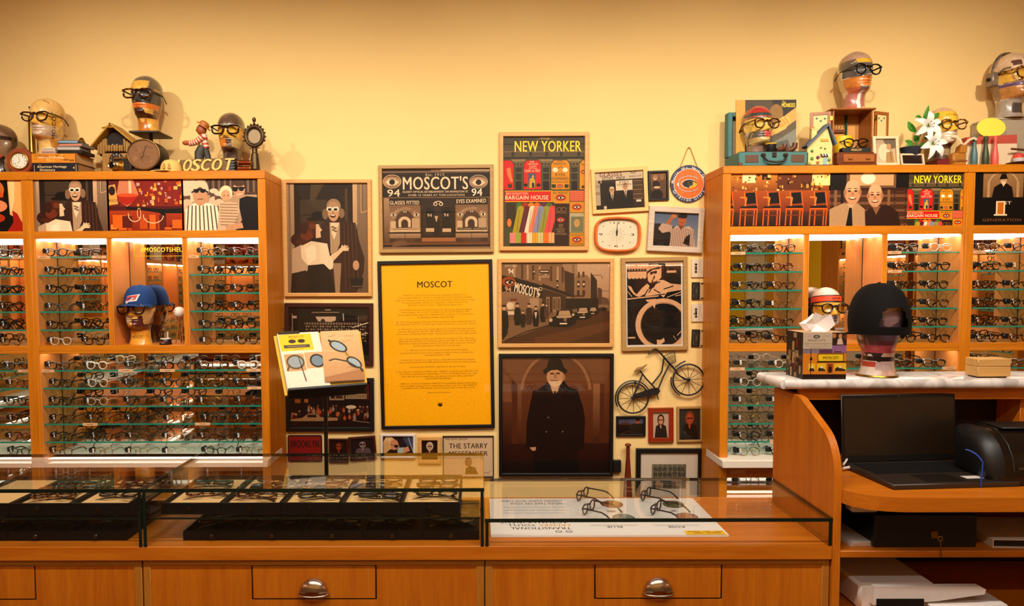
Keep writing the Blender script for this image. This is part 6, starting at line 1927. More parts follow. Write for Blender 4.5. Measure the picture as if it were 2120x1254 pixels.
# kitchen scale
Ysc = CAB + 0.10
zpl = at(309, 280, YT + 0.02).z
p = ontop(311, Ysc)
t = thing('kitchen_scale', 'old dark kitchen scale with a round faded dial', 'scale', p)
SCM = pm('scale_dark_enamel', '#241810', 0.45, var=0.3, scale=20)
RXm = Matrix.Rotation(PI / 2, 4, 'X')
dr = 0.097
dz_ = 0.103
part('drum', MB().lathe([(dr, -0.06), (dr, 0.055), (dr * 0.97, 0.060)], 44, RXm @ Matrix.Scale(0.92, 4, (0, 1, 0)), -0.008, 0.0, dz_), SCM, t)
part('foot', MB().box(-0.095, 0.085, -0.05, 0.065, 0, 0.025, 0.006), SCM, t)
part('bezel', MB().tube([(-0.008 + dr * 0.985 * math.cos(2 * PI * i / 40), -0.0625, dz_ + 0.92 * dr * 0.985 * math.sin(2 * PI * i / 40)) for i in range(40)], 0.0045, 6, closed=True), pm('worn_brass_rim', '#7a5a30', 0.4, 0.8), t)
q = Print(dr * 1.96, dr * 1.96 * 0.92, 0, 0, 100, 100)
q.ell(50, 50, 49.5, 49.5, '#8a6a4c', n=44)
rr = random.Random(9)
for i in range(18):
 q.ell(rr.uniform(20, 80), rr.uniform(20, 80), rr.uniform(3, 9), rr.uniform(2, 7), rr.choice(['#7d5e42', '#96765a', '#846348']))
for i in range(40):
 a = 2 * PI * i / 40
 q.line([(50 + 43 * math.cos(a), 50 + 43 * math.sin(a)), (50 + 47 * math.cos(a), 50 + 47 * math.sin(a))], 0.8, '#5a3c28')
q.line([(48, 54), (58, 20)], 1.8, '#3a2418').line([(48, 54), (44, 62)], 3, '#3a2418').line([(40, 68), (54, 68)], 1.4, '#6a4a34').line([(52, 60), (68, 55)], 1.4, '#6a4a34')
q.build('dial', t, PRINTM, (-0.008, -0.0612, dz_))
part('stem', MB().cyl((0, 0.02, 0.18), (0, 0.02, zpl - p.z - 0.012), 0.011, n=14), SCM, t)
part('weighing_plate', MB().box(-0.088, 0.088, -0.075, 0.12, zpl - p.z - 0.012, zpl - p.z - 0.0006, 0.003), SCM, t)

# tan cap on the shelf
p = ontop(354, CAB + 0.05)
t = thing('tan_cap', 'small tan cap lying before the carved sign', 'cap', p, (0, 0, 0))
CAPM = pm('tan_cloth', '#d8b060', 0.8, var=0.12, scale=60)
def cap_dome(w, d, h, nu=28, nv=9):
 m = MB()
 for i in range(nv + 1):
  e = PI / 2 * i / nv
  for j in range(nu):
   a = 2 * PI * j / nu
   c = math.cos(e) ** 0.55 if i < nv else 0.01
   m.v.append((w * c * math.cos(a), d * c * math.sin(a), h * math.sin(e)))
 for i in range(nv):
  for j in range(nu):
   q = (j + 1) % nu
   m.face([i * nu + j, i * nu + q, (i + 1) * nu + q, (i + 1) * nu + j])
 m.face([nv * nu + j for j in range(nu)])
 return m
part('crown', cap_dome(0.062, 0.055, 0.072), CAPM, t)
bm = MB()
bm.prism([(-0.052, -0.035)] + [(-0.115 * math.cos(R(a)) - 0.0, -0.02 + 0.05 * math.sin(R(a)) * -1) for a in range(0, 91, 15)] + [(0.02, -0.054)], 0.0, 0.004, 'xy')
part('brim', bm, CAPM, t)
for k, dx_ in enumerate((-0.018, 0.012)):
 part('embroidery', MB().prism([(dx_ - 0.008, 0.012), (dx_ - 0.003, 0.036), (dx_, 0.046), (dx_ + 0.004, 0.036), (dx_ + 0.009, 0.012)], -0.0605, -0.054, 'xz'), pm('tan_embroidery', '#b8863c', 0.8), t)

# carved sign
ysg = CAB + 0.075
p = at(345, 352, ysg); p.z = CABTOP + 0.0005
t = thing('carved_sign', 'carved wooden name sign with cream slanted letters', 'sign', p, (R(-8), 0, 0))
sl = 139 * ysg / F
SGW = wood('sign_board_wood', '#5a4020', '#7d5c2e', 'x', 0.7, 40)
part('board', MB().prism([(0, 0.0), (sl, 0.0), (sl - 0.01, 0.092), (0.01, 0.075), (0, 0.07)], 0.0, 0.022, 'xz'), SGW, t)
for i in range(5):
 z0 = 0.004 + i * 0.017
 part('tooth', MB().prism([(sl - 0.028, z0), (sl - 0.004, z0 + 0.002), (sl + 0.012, z0 + 0.012), (sl - 0.028, z0 + 0.014)], -0.006, 0.018, 'xz'), BLACK, t)
LETM = pm('cream_carved_letter', '#d8b25c', 0.6, var=0.25, scale=50)
for i, (ch, px, wpx) in enumerate((('M', 350, 17), ('O', 378, 16), ('S', 396, 16), ('C', 415, 17), ('O', 437, 19), ('T', 462, 17))):
 x = (px - 345) * ysg / F
 m = glyph_solid(ch, 0.072, wpx * ysg / F, 0.010, 0.02)
 m.v = [(x + vx + vz * 0.22, vy - 0.0005, 0.006 + vz + i * 0.0012) for vx, vy, vz in m.v]
 base = MB(); base.v, base.f, base.c = list(m.v), list(m.f), list(m.c)
 for e_ in (-0.0028, 0.0028):
  m.add(base, Matrix.Translation((e_, 0.0004, 0)))
 part('letter', m, LETM, t, smooth=False)

# carved boy figure
p = ontop(417, CAB + 0.15)
t = thing('carved_boy_figure', 'carved wooden boy figure in striped shirt and brown hat', 'figurine', p)
u = (CAB + 0.15) / F
Zb = lambda py: (352 - py) * u
Xb = lambda px: (px - 417) * u
part('trousers', MB().tube([(Xb(413), 0, 0.0), (Xb(412), 0, Zb(330)), (Xb(414), 0, Zb(308)), (Xb(421), 0, Zb(293))], [0.022, 0.026, 0.030, 0.024], 14).tube([(Xb(428), 0.01, 0.0), (Xb(430), 0.01, Zb(318)), (Xb(426), 0.008, Zb(303)), (Xb(424), 0.004, Zb(293))], [0.016, 0.017, 0.020, 0.022], 14), pm('grey_paint', '#3a342c', 0.6, var=0.15), t)
def striped(path, rad, n=26):
 P0, P1 = Vector(path[0]), Vector(path[-1])
 m = MB()
 pts = [P0.lerp(P1, i / n) + Vector((0, 0, -0.012 * math.sin(PI * i / n))) for i in range(n + 1)]
 rs = [rad[0] + (rad[1] - rad[0]) * i / n for i in range(n + 1)]
 for i in range(n):
  m.color('#d8c0a0' if (i // 2) % 2 else '#b83a24')
  m.tube([pts[i], pts[i + 1]], [rs[i], rs[i + 1]], 14, caps=(i in (0, n - 1)))
 return m
part('shirt', striped([(Xb(427), 0.004, Zb(298)), (0, 0, 0), (Xb(424), 0.0, Zb(270))], (0.022, 0.017), 12), PAINTM, t)
part('arm', striped([(Xb(424), -0.018, Zb(276)), (0, 0, 0), (Xb(396), -0.026, Zb(290))], (0.019, 0.017)), PAINTM, t)
part('hand', MB().sph((Xb(390), -0.026, Zb(289)), (0.022, 0.013, 0.014)), pm('brown_skin_wood', '#9a4a1c', 0.5), t)
part('face', MB().sph((Xb(419), 0, Zb(261)), (0.030, 0.026, 0.034)).sph((Xb(408.5), 0, Zb(262)), (0.006, 0.005, 0.006), 8, 6), pm('brown_skin_wood', '#9a4a1c', 0.5), t)
hatM = Matrix.Rotation(R(36), 4, 'Y')
part('hat', MB().lathe([(0.046, 0.0), (0.044, 0.006), (0.031, 0.008), (0.029, 0.022), (0.018, 0.031), (0.001, 0.034)], 24, hatM, Xb(423), 0, Zb(254)), pm('hat_orange_brown', '#b0621c', 0.5, var=0.15), t)

# ornate ring stand
p = ontop(528, CAB + 0.09)
t = thing('ornate_ring_stand', 'ornate bronze ring stand with a round glass at the cabinet end', 'ornament', p)
BRZ = pm('dark_bronze', '#4a3620', 0.4, 0.75, var=0.3, scale=60)
u = (CAB + 0.09) / F
Zb = lambda py: (351 - py) * u
rz0 = Zb(277)
RG = lambda rr, n=36, sz=1.12: [(rr * math.cos(2 * PI * i / n), 0, rz0 + sz * rr * math.sin(2 * PI * i / n)) for i in range(n)]
part('ring', MB().tube(RG(0.0515), 0.0105, 10, closed=True), BRZ, t)
part('inner_ring', MB().tube(RG(0.040), 0.004, 8, closed=True), BRZ, t)
part('glass_disc', MB().lathe([(0.038, 0), (0.038, 0.003)], 32, RXm @ Matrix.Scale(1.12, 4, (0, 1, 0)), 0, 0.003, rz0), pm('clouded_glass', '#a08a68', 0.2, var=0.08), t)
for i in range(13):
 a = R(-20 + 220 * i / 12)
 part('bead', MB().sph((0.063 * math.cos(a), 0, rz0 + 1.12 * 0.063 * math.sin(a)), (0.0075, 0.006, 0.0075), 10, 7), BRZ, t)
part('finial', MB().lathe([(0.010, 0), (0.006, 0.006), (0.005, 0.014), (0.009, 0.018), (0.0115, 0.028), (0.009, 0.038), (0.001, 0.044)], 16, cz=rz0 + 0.070), BRZ, t)
part('cross_bar', MB().box(-0.032, 0.034, -0.005, 0.005, Zb(301.5), Zb(300), 0.001), BRZ, t)
part('stem', MB().lathe([(0.050, 0), (0.048, 0.006), (0.038, 0.012), (0.030, 0.02), (0.020, Zb(312)), (0.016, Zb(311)), (0.016, Zb(302)), (0.012, Zb(300))], 22), BRZ, t)
# copper binoculars
p = at(507, 345, CAB + 0.045); p.z = CABTOP + 0.0005
t = thing('opera_glasses', 'small copper opera glasses lying at the end of the carved sign', 'binoculars', p)
COP = pm('copper_brown', '#8a3c1a', 0.25, 0.9, var=0.15, stretch=(60, 1, 1))
for k, zz in enumerate((0.017, 0.052)):
 part('barrel', MB().cyl((-0.034, 0, zz), (0.034, 0, zz), 0.0155, n=24), COP, t)
 for xx in (-0.036, 0.034):
  part('brass_rim', MB().cyl((xx, 0, zz), (xx + 0.004, 0, zz), 0.017, n=24), BRASS, t)
part('bridge_bar', MB().box(-0.008, 0.008, -0.004, 0.004, 0.017, 0.052), BRASS, t)

# --- things standing on the right cabinets
ZT = CABTOPR + 0.0005
TEAL = pm('teal_suitcase_cloth', '#42706c', 0.7, var=0.12, scale=80)
LBR = pm('brown_leather', '#57341a', 0.5, var=0.2)
ys0, ys1 = CAB + 0.02, CAB + 0.26
xs0, xs1 = at(1530, 330, ys0).x, at(1675, 330, ys0).x
sw, sd, sh = xs1 - xs0, ys1 - ys0, 0.084
t = thing('suitcase', 'open teal suitcase with brown leather patches', 'suitcase', ((xs0 + xs1) / 2, ys0, ZT))
part('base_case', MB().box(-sw / 2, sw / 2, 0, sd, 0, sh, 0.006), TEAL, t)
part('lining_board', MB().box(-sw / 2 + 0.008, sw / 2 - 0.008, 0.008, sd - 0.008, sh + 0.0003, sh + 0.003), pm('dark_lining', '#1c1410', 0.8), t)
lid = part('lid', MB().box(-sw / 2, sw / 2, sd - 0.004, sd + 0.004, sh + 0.004, sh + 0.275, 0.002).box(-sw / 2, -sw / 2 + 0.028, sd - 0.055, sd - 0.004, sh + 0.004, sh + 0.275, 0.004).box(sw / 2 - 0.028, sw / 2, sd - 0.055, sd - 0.004, sh + 0.004, sh + 0.275, 0.004).box(-sw / 2 + 0.028, sw / 2 - 0.028, sd - 0.055, sd - 0.004, sh + 0.248, sh + 0.275, 0.004), TEAL, t)
part('lid_lining', MB().box(-sw / 2 + 0.03, sw / 2 - 0.03, sd - 0.006, sd - 0.0045, sh + 0.006, sh + 0.246), pm('pale_lining', '#c8a884', 0.8), t, smooth=False)
for px0, px1 in ((1543, 1570), (1638.5, 1664.5)):
 a, b = at(px0, 318.5, ys0).x - (xs0 + xs1) / 2, at(px1, 333, ys0).x - (xs0 + xs1) / 2
 part('leather_patch', MB().box(a, b, -0.003, 0.0, 0.022, 0.066, 0.001), LBR, t)
for s in (-1, 1):
 for z in (0.003,):
  part('corner_cap', MB().box(s * (sw / 2 - 0.022), s * (sw / 2 + 0.002), -0.003, 0.022, -0.0001, 0.022, 0.004), LBR, t)
hx0, hx1 = at(1580, 318, ys0).x - (xs0 + xs1) / 2, at(1626, 318, ys0).x - (xs0 + xs1) / 2
hp_ = [(hx0, -0.006, 0.062), (hx0 + 0.004, -0.018, 0.042), (hx0 + 0.02, -0.024, 0.026), ((hx0 + hx1) / 2, -0.026, 0.020), (hx1 - 0.02, -0.024, 0.026), (hx1 - 0.004, -0.018, 0.042), (hx1, -0.006, 0.062)]
part('handle', MB().tube(hp_, 0.0065, 8), pm('black_leather', '#140e0c', 0.45), t)
for hx in (hx0, hx1):
 part('handle_loop', MB().box(hx - 0.014, hx + 0.014, -0.008, 0.0, 0.056, 0.074, 0.004), pm('aged_metal', '#3a2c20', 0.4, 0.8), t)
mx_ = (hx0 + hx1) / 2
part('lock', MB().box(mx_ - 0.012, mx_ + 0.012, -0.006, 0.0, 0.052, 0.080, 0.002), pm('aged_metal', '#3a2c20'), t)

# record sleeve leaning in the suitcase
yr = ys0 + 0.17
a, b = at(1525, 206, yr), at(1648, 312, yr)
w, h = b.x - a.x, a.z - (ZT + sh + 0.004)
t = thing('record_sleeve', 'record sleeve showing clasped hands behind the red head', 'record', ((a.x + b.x) / 2, yr, ZT + sh + 0.0035), (R(-1.5), 0, 0))
part('sleeve', MB().box(-w / 2, w / 2, 0, 0.005, 0, h, 0.001), pm('sleeve_card', '#57462c', 0.6), t)
q = Print(w, h, 225, 530, 845, 1060, ('#4a3a24', '#6a5a44'))
q.rect(225, 530, 320, 1060, '#c8963c').poly([(600, 530), (845, 530), (845, 640), (660, 700), (600, 620)], '#2a2018').ell(640, 660, 70, 90, '#8a6228')
q.poly([(845, 600), (740, 670), (640, 760), (560, 860), (590, 870), (700, 820), (780, 760), (845, 720)], '#d09a48').poly([(640, 740), (700, 690), (760, 680), (790, 720), (740, 800), (640, 850), (600, 830)], '#dca850')
for x0_, y0_ in ((690, 790), (715, 780), (740, 768), (765, 755)):
 q.line([(x0_ - 40, y0_ - 60), (x0_, y0_)], 16, '#c88a38')
q.poly([(600, 940), (700, 880), (845, 800), (845, 1060), (600, 1060)], '#7d7a6a').poly([(640, 930), (760, 900), (820, 1060), (620, 1060)], '#57544a').rect(320, 560, 420, 1060, '#4a3a28').ell(480, 1000, 120, 70, '#8a6a3c')
q.txt('The', 700, 540, 735, 562, '#f0c820', 0.02).txt('MONKEES', 696, 562, 832, 600, '#f0c820', 0.05)
q.build('sleeve_print', t, INKM, (0, -0.0004, h / 2))

zin = ZT + sh + 0.0035
# cup and little boots
p = at(1596, 310, ys0 + 0.035)
t = thing('dark_cup', 'small dark cup with a yellow rim in the suitcase', 'cup', (p.x, p.y, zin))
part('cup_body', MB().lathe([(0.024, 0), (0.027, 0.004), (0.029, 0.044), (0.026, 0.044), (0.024, 0.006)], 20), BLACK, t)
part('rim', MB().tube([(0.0285 * math.cos(2 * PI * i / 24), 0.0285 * math.sin(2 * PI * i / 24), 0.047) for i in range(24)], 0.004, 8, closed=True), pm('yellow_enamel', '#e0b020', 0.4), t)
BOOT = pm('boot_brown', '#5a2c14', 0.45, var=0.2)
for k, (px, rz_, lab) in enumerate(((1617, 0.35, 'little brown boot left of its twin in the suitcase'), (1636, -0.3, 'little brown boot right of its twin in the suitcase'))):
 p = at(px, 311, ys0 + 0.045 + 0.03 * k)
 t = thing('toy_boot', lab, 'boot', (p.x, p.y, zin), (0, 0, rz_), 'pair of little boots')
 part('sole', MB().prism([(-0.036, -0.013), (0.03, -0.014), (0.038, -0.006), (0.038, 0.006), (0.03, 0.014), (-0.036, 0.013)], 0, 0.007, 'xy'), pm('boot_sole', '#24140c', 0.6), t)
 part('upper', MB().tube([(-0.034, 0, 0.013), (-0.012, 0, 0.017), (0.010, 0, 0.024), (0.024, 0, 0.036), (0.026, 0, 0.050 + 0.01 * k)], [0.010, 0.014, 0.016, 0.0155, 0.0145], 14), BOOT, t)
 part('lace', MB().tube([(-0.010, -0.009, 0.032), (-0.002, 0, 0.036), (0.006, 0.009, 0.036), (0.0, 0, 0.038), (0.004, -0.01, 0.042)], 0.002, 6), pm('lace_tan', '#b88a50', 0.7), t)

# little house
p = ontop(1694, CAB + 0.035, False)
u = (CAB + 0.035) / F
X_ = lambda px: (px - 1694) * u
Z_ = lambda py: (342 - py) * u
t = thing('cottage_ornament', 'painted cottage ornament with a slate blue roof', 'ornament', p, (0, 0, 0.0))
COTT = pm('cottage_cream', '#d8c078', 0.7, var=0.22, scale=60)
ROOF = pm('slate_blue_paint', '#4a5664', 0.6, var=0.1)
part('walls', MB().prism([(X_(1669), 0.006), (X_(1669), Z_(301)), (X_(1707), Z_(262)), (X_(1719), Z_(300)), (X_(1719), 0.006)], -0.015, 0.03, 'xz'), COTT, t)
part('ground', MB().box(X_(1667), X_(1722), -0.028, 0.033, 0, 0.0058, 0.002), pm('cottage_ground', '#2c3a4a', 0.6), t)
for e in ((1664, 302), (1726.5, 299)):
 ax, az, bx, bz = X_(1708), Z_(257), X_(e[0]), Z_(e[1])
 d = Vector((bx - ax, bz - az)).normalized() * 0.013
 nx_, nz_ = (d.y, -d.x) if e[0] < 1700 else (-d.y, d.x)
 part('roof_slab', MB().prism([(ax, az), (bx, bz), (bx - nx_ * 0.9, bz - abs(nz_) * 0.9), (ax, az - 0.016)], -0.034, 0.033, 'xz'), ROOF, t)
part('chimney', MB().box(X_(1677.5), X_(1688), -0.012, 0.006, Z_(288), Z_(268), 0.001).box(X_(1676.5), X_(1689), -0.014, 0.008, Z_(268), Z_(266.5)), COTT, t)
part('chimney_pot', MB().lathe([(0.005, 0), (0.006, 0.008), (0.003, 0.013)], 10, cx=X_(1683), cy=-0.003, cz=Z_(266.5)), pm('terracotta', '#c8922c', 0.6), t)
for i in range(6):
 part('awning_strip', MB().prism([(-0.017, Z_(318.5)), (-0.030, Z_(313) - 0.028), (-0.017, Z_(313) - 0.014)], X_(1695) + i * 0.0078, X_(1695) + (i + 1) * 0.0078, 'yz'), WHTF if i % 2 else BLACK, t, smooth=False)
part('door', MB().box(X_(1701.5), X_(1708.5), -0.0185, -0.0155, 0.006, Z_(324), 0.001), pm('pale_blue_door', '#8aa8a8', 0.5), t)
part('sign_board', MB().box(X_(1695), X_(1711), -0.019, -0.0155, Z_(293), Z_(288), 0.001), pm('cottage_sign', '#c8922c', 0.5), t)
for (px, py, rr_, c) in ((1678, 312, 0.008, '#4a7a2c'), (1690, 325, 0.010, '#6a2c44'), (1678, 327, 0.010, '#5a8a3c'), (1690, 335, 0.009, '#c8702c'), (1713, 330, 0.010, '#6a8a4a'), (1716, 338, 0.010, '#d8a030'), (1704, 307, 0.006, '#7a9a4a'), (1673, 337, 0.010, '#a8a044'), (1696, 305, 0.006, '#8a9a5a')):
 part('bush', MB().sph((X_(px), -0.0175, Z_(py)), (rr_, 0.007, rr_), 10, 7), pm('bush_' + c, c, 0.7, var=0.2, scale=120, bump=0.5), t)

# jewelry cabinet
yj = CAB + 0.07
u = yj / F
JC = 1764
X_ = lambda px: (px - JC) * u
Z_ = lambda py: (341 - py) * u
p = ontop(JC, yj, False)
JW = wood('jewelry_box_wood', '#8a4a18', '#a8622a', 'x', 0.35, 30)
JD = wood('jewelry_box_dark', '#57240c', '#7a3a14', 'x', 0.35, 30)
LINV = pm('box_lining', '#c88a44', 0.8, var=0.05)
t = thing('jewelry_cabinet', 'small wooden jewelry cabinet with both doors open', 'jewelry box', p)
ztop_ = h6.z - ZT - 0.0006
x0, x1 = X_(1723), X_(1804)
zs_ = Z_(313)
part('top_board', MB().box(X_(1718), X_(1809), -0.012, 0.15, ztop_ - 0.011, ztop_, 0.004), JW, t)
part('side_wall', MB().box(x0, x0 + 0.008, 0, 0.145, 0.012, ztop_ - 0.0115), JW, t, smooth=False)
part('side_wall', MB().box(x1 - 0.008, x1, 0, 0.145, 0.012, ztop_ - 0.0115), JW, t, smooth=False)
part('back_wall', MB().box(x0 + 0.008, x1 - 0.008, 0.137, 0.145, 0.012, ztop_ - 0.0115), LINV, t, smooth=False)
part('shelf_floor', MB().box(x0 + 0.008, x1 - 0.008, -0.035, 0.137, zs_ - 0.008, zs_), JD, t, smooth=False)
part('partition', MB().box(X_(1772), X_(1772) + 0.004, 0.112, 0.137, zs_, ztop_ - 0.0115), pm('green_velvet', '#1c5a44', 0.9), t, smooth=False)
part('plinth', MB().box(X_(1728), X_(1806), -0.05, 0.145, 0, 0.011, 0.003), JD, t)
part('drawer_case', MB().box(x0 + 0.0085, X_(1806), -0.04, 0.136, 0.0115, zs_ - 0.0085, 0.002), JD, t)
dr_ = part('drawer', MB().box(X_(1738), X_(1801), -0.046, -0.0405, 0.022, zs_ - 0.013, 0.002), JW, t)
for px in (1752, 1787):
 part('pull', MB().tube([(X_(px) - 0.012, -0.047, 0.042), (X_(px) - 0.008, -0.054, 0.040), (X_(px) + 0.008, -0.054, 0.040), (X_(px) + 0.012, -0.047, 0.042)], 0.0022, 6), BRASS, dr_)
part('hook_rail', MB().box(x0 + 0.010, X_(1770), 0.12, 0.136, Z_(262), Z_(256)), JD, t)
for i in range(7):
 part('hook', MB().tube([(X_(1728 + i * 6), 0.119, Z_(257 - i * 0.6)), (X_(1728 + i * 6), 0.105, Z_(257 - i * 0.6)), (X_(1728 + i * 6), 0.100, Z_(253 - i * 0.6))], 0.002, 6), BRASS, t)
HEART = pm('green_heart', '#3a6a5a', 0.6)
for s, px0, ang in ((-1, 1718.5, -18), (1, 1807, 22)):
 dw, dz0, dz1 = 0.112, Z_(331), ztop_ - 0.018
 d = thing('tmp', '', '')
 d.name = 'door'
 for k in ('label', 'category'): del d[k]
 d.parent = t
 d.location = (X_(px0), -0.002, 0)
 d.rotation_euler = (0, 0, R(ang) * (1 if s > 0 else 1))
 g = lambda a_, b_: (min(s * a_, s * b_), max(s * a_, s * b_))
 m = MB()
 m.box(*g(0, 0.018), -0.006, 0.006, dz0, dz1, 0.001); m.box(*g(dw - 0.018, dw), -0.006, 0.006, dz0, dz1, 0.001)
 m.box(*g(0.018, dw - 0.018), -0.006, 0.006, dz1 - 0.018, dz1, 0.001); m.box(*g(0.018, dw - 0.018), -0.006, 0.006, dz0, dz0 + 0.018, 0.001)
 part('door_frame', m, JW, d)
 part('door_panel', MB().box(*g(0.018, dw - 0.018), -0.002, 0.002, dz0 + 0.018, dz1 - 0.018), pm('door_cream', '#dcc080', 0.7), d, smooth=False)
 for k, (fx, fz) in enumerate(((0.032, 0.04), (0.054, 0.052), (0.076, 0.036))):
  part('painted_heart', MB().sph((s * fx, -0.003, dz1 - fz), (0.0062, 0.002, 0.0055), 10, 6), HEART, d)
 part('hinge', MB().box(*g(-0.010, 0.008), -0.010, -0.0065, dz1 - 0.055, dz1 - 0.028, 0.001), BRASS, d)
p = at(1744, 303, yj + 0.06); p.z = ZT + zs_ + 0.0006
t = thing('yellow_candle', 'thick yellow candle inside the jewelry cabinet', 'candle', p)
part('wax', MB().lathe([(0.044, 0), (0.052, 0.004), (0.054, 0.103), (0.050, 0.107), (0.046, 0.098)], 28), pm('yellow_wax', '#e8b81c', 0.4, var=0.05), t)
part('wick', MB().cyl((0, 0, 0.096), (0.002, 0, 0.116), 0.0018, n=6), BLACK, t)
p = at(1770, 313, yj - 0.012); p.z = ZT + zs_ + 0.0005
t = thing('glasses_stand', 'black lettered display block under the glasses in the jewelry cabinet', 'stand', p)
w = 57 * u
part('block', MB().box(-w / 2, w / 2, -0.018, 0.02, 0, 0.027, 0.002), BLACK, t)
q = Print(w, 0.027, 0, 0, 100, 18).txt('MOSCOT', 32, 5, 68, 13, '#d8a84c', 0.05)
q.build('lettering', t, INKM, (0, -0.0183, 0.0135))
eyeglasses('p3', 'black', (p.x, p.y - 0.008, p.z + 0.0275), (0, 0, 0), 'black glasses standing on the lettered block', scale=1.12)

# standing frames
def easel_frame(label, px0, py0, px1, py1, Y, tilt, fm, fn, rz_=0.0, bar=0.014):
 a, b = at(px0, py0, Y), at(px1, py1, Y)
 w, h = b.x - a.x, a.z - ZT
 t = thing('photo_frame', label, 'picture', ((a.x + b.x) / 2, Y, ZT + 0.001), (R(-tilt), 0, rz_))
 m = MB()
 m.box(-w / 2, -w / 2 + bar, -0.012, 0, 0, h, 0.002).box(w / 2 - bar, w / 2, -0.012, 0, 0, h, 0.002).box(-w / 2 + bar, w / 2 - bar, -0.012, 0, h - bar, h, 0.002).box(-w / 2 + bar, w / 2 - bar, -0.012, 0, 0, bar, 0.002)
 part('frame', m, fm, t)
 part('backing', MB().box(-w / 2 + 0.004, w / 2 - 0.004, 0.0, 0.004, 0.004, h - 0.004), BLACK, t, smooth=False)
 fn(w - 2 * bar, h - 2 * bar).build('print', t, PRINTM, (0, -0.0012, h / 2))
 part('glass_pane', MB().box(-w / 2 + bar, w / 2 - bar, -0.0075, -0.0065, bar, h - bar), PICG, t, smooth=False)
 part('prop', MB().box(-0.012, 0.012, 0.0045, 0.008, 0.01, h * 0.7), BLACK, t, smooth=False)
 return t
def draw_silver(w, h):
 q = Print(w, h, 0, 0, 100, 110, ('#b8a894', '#d8c8b0'))
 q.poly([(40, 0), (100, 0), (100, 40), (60, 50)], '#7d7468').ell(45, 60, 30, 40, '#e8dcc8').ell(68, 35, 12, 15, '#c8a478').poly([(50, 110), (55, 60), (85, 55), (95, 110)], '#b89a70').line([(75, 50), (78, 100)], 3, '#8a6a48')
 return q
easel_frame('pale frame with a silvery faded photo beside the jewelry cabinet', 1809, 281, 1861, 341, CAB + 0.045, 7, pm('pale_birch', '#d8bc94', 0.5), draw_silver, 0.0, 0.017)
easel_frame('low pale frame with a dark red picture in front of the lilies', 1864, 318, 1914, 341, CAB + 0.05, 12, pm('pale_birch', '#d8bc94'), lambda w, h: Print(w, h, 0, 0, 100, 40, ('#3a100c', '#1c0806')), 0.06, 0.011)

# lilies
p = ontop(1884, CAB + 0.10, False)
u = (CAB + 0.10) / F
t = thing('lily_bouquet', 'bouquet of white lilies with green leaves in dark wrapping', 'flowers', p)
part('wrapping', MB().lathe([(0.022, 0), (0.036, 0.03), (0.050, 0.075), (0.060, 0.118), (0.056, 0.116), (0.045, 0.075), (0.03, 0.03)], 22), pm('dark_cellophane', '#2a2c36', 0.15, var=0.3, scale=40), t)
GRN = pm('lily_leaf_green', '#3a7a1c', 0.5, var=0.25, scale=40)
PET = pm('lily_petal_white', '#e8e0d4', 0.6, var=0.05, scale=50)
def leaf(m, base, tip, wid, bend):
 B0, T0 = Vector(base), Vector(tip)
 ax = (T0 - B0)
 side = ax.cross(Vector((0, 1, 0))).normalized()
 if side.length < 0.1: side = Vector((1, 0, 0))
 n = 7
 k = len(m.v)
 for i in range(n + 1):
  f = i / n
  c = B0 + ax * f + Vector(bend) * math.sin(PI * f)
  ww = wid * math.sin(PI * min(0.98, f * 0.92 + 0.06)) ** 0.8
  fold = Vector((0, -0.25 * ww, 0))
  m.v += [tuple(c + side * ww), tuple(c + fold), tuple(c - side * ww)]
 for i in range(n):
  a_ = k + i * 3
  m.face([a_, a_ + 1, a_ + 4, a_ + 3]); m.face([a_ + 1, a_ + 2, a_ + 5, a_ + 4])
W_ = lambda px, py, y=0.0: ((px - 1884) * u, y, (341 - py) * u)
for b_, t_, wd, bn in (((1905, 250), (1914, 218), 0.014, (0.004, 0, 0)), ((1918, 250), (1936, 233), 0.014, (0, -0.01, 0.005)), ((1905, 246), (1887, 241), 0.009, (0, 0, 0.012)), ((1892, 270), (1873, 250), 0.020, (-0.004, 0, -0.004)), ((1922, 258), (1941, 255), 0.014, (0, 0, 0.005)), ((1898, 290), (1886, 278), 0.020, (0, 0, 0.0)),
                     ((1910, 285), (1926, 274), 0.016, (0, 0, 0.004)), ((1888, 300), (1868, 288), 0.013, (0, 0, 0.01)), ((1884, 288), (1875, 304), 0.016, (0, 0, 0)), ((1893, 302), (1912, 294), 0.014, (0, 0, 0)), ((1900, 305), (1878, 306), 0.012, (0, 0, 0))):
 m = MB()
 leaf(m, W_(*b_, -0.01), W_(*t_, -0.02), wd, bn)
 part('leaf', m, GRN, t, ang=60)
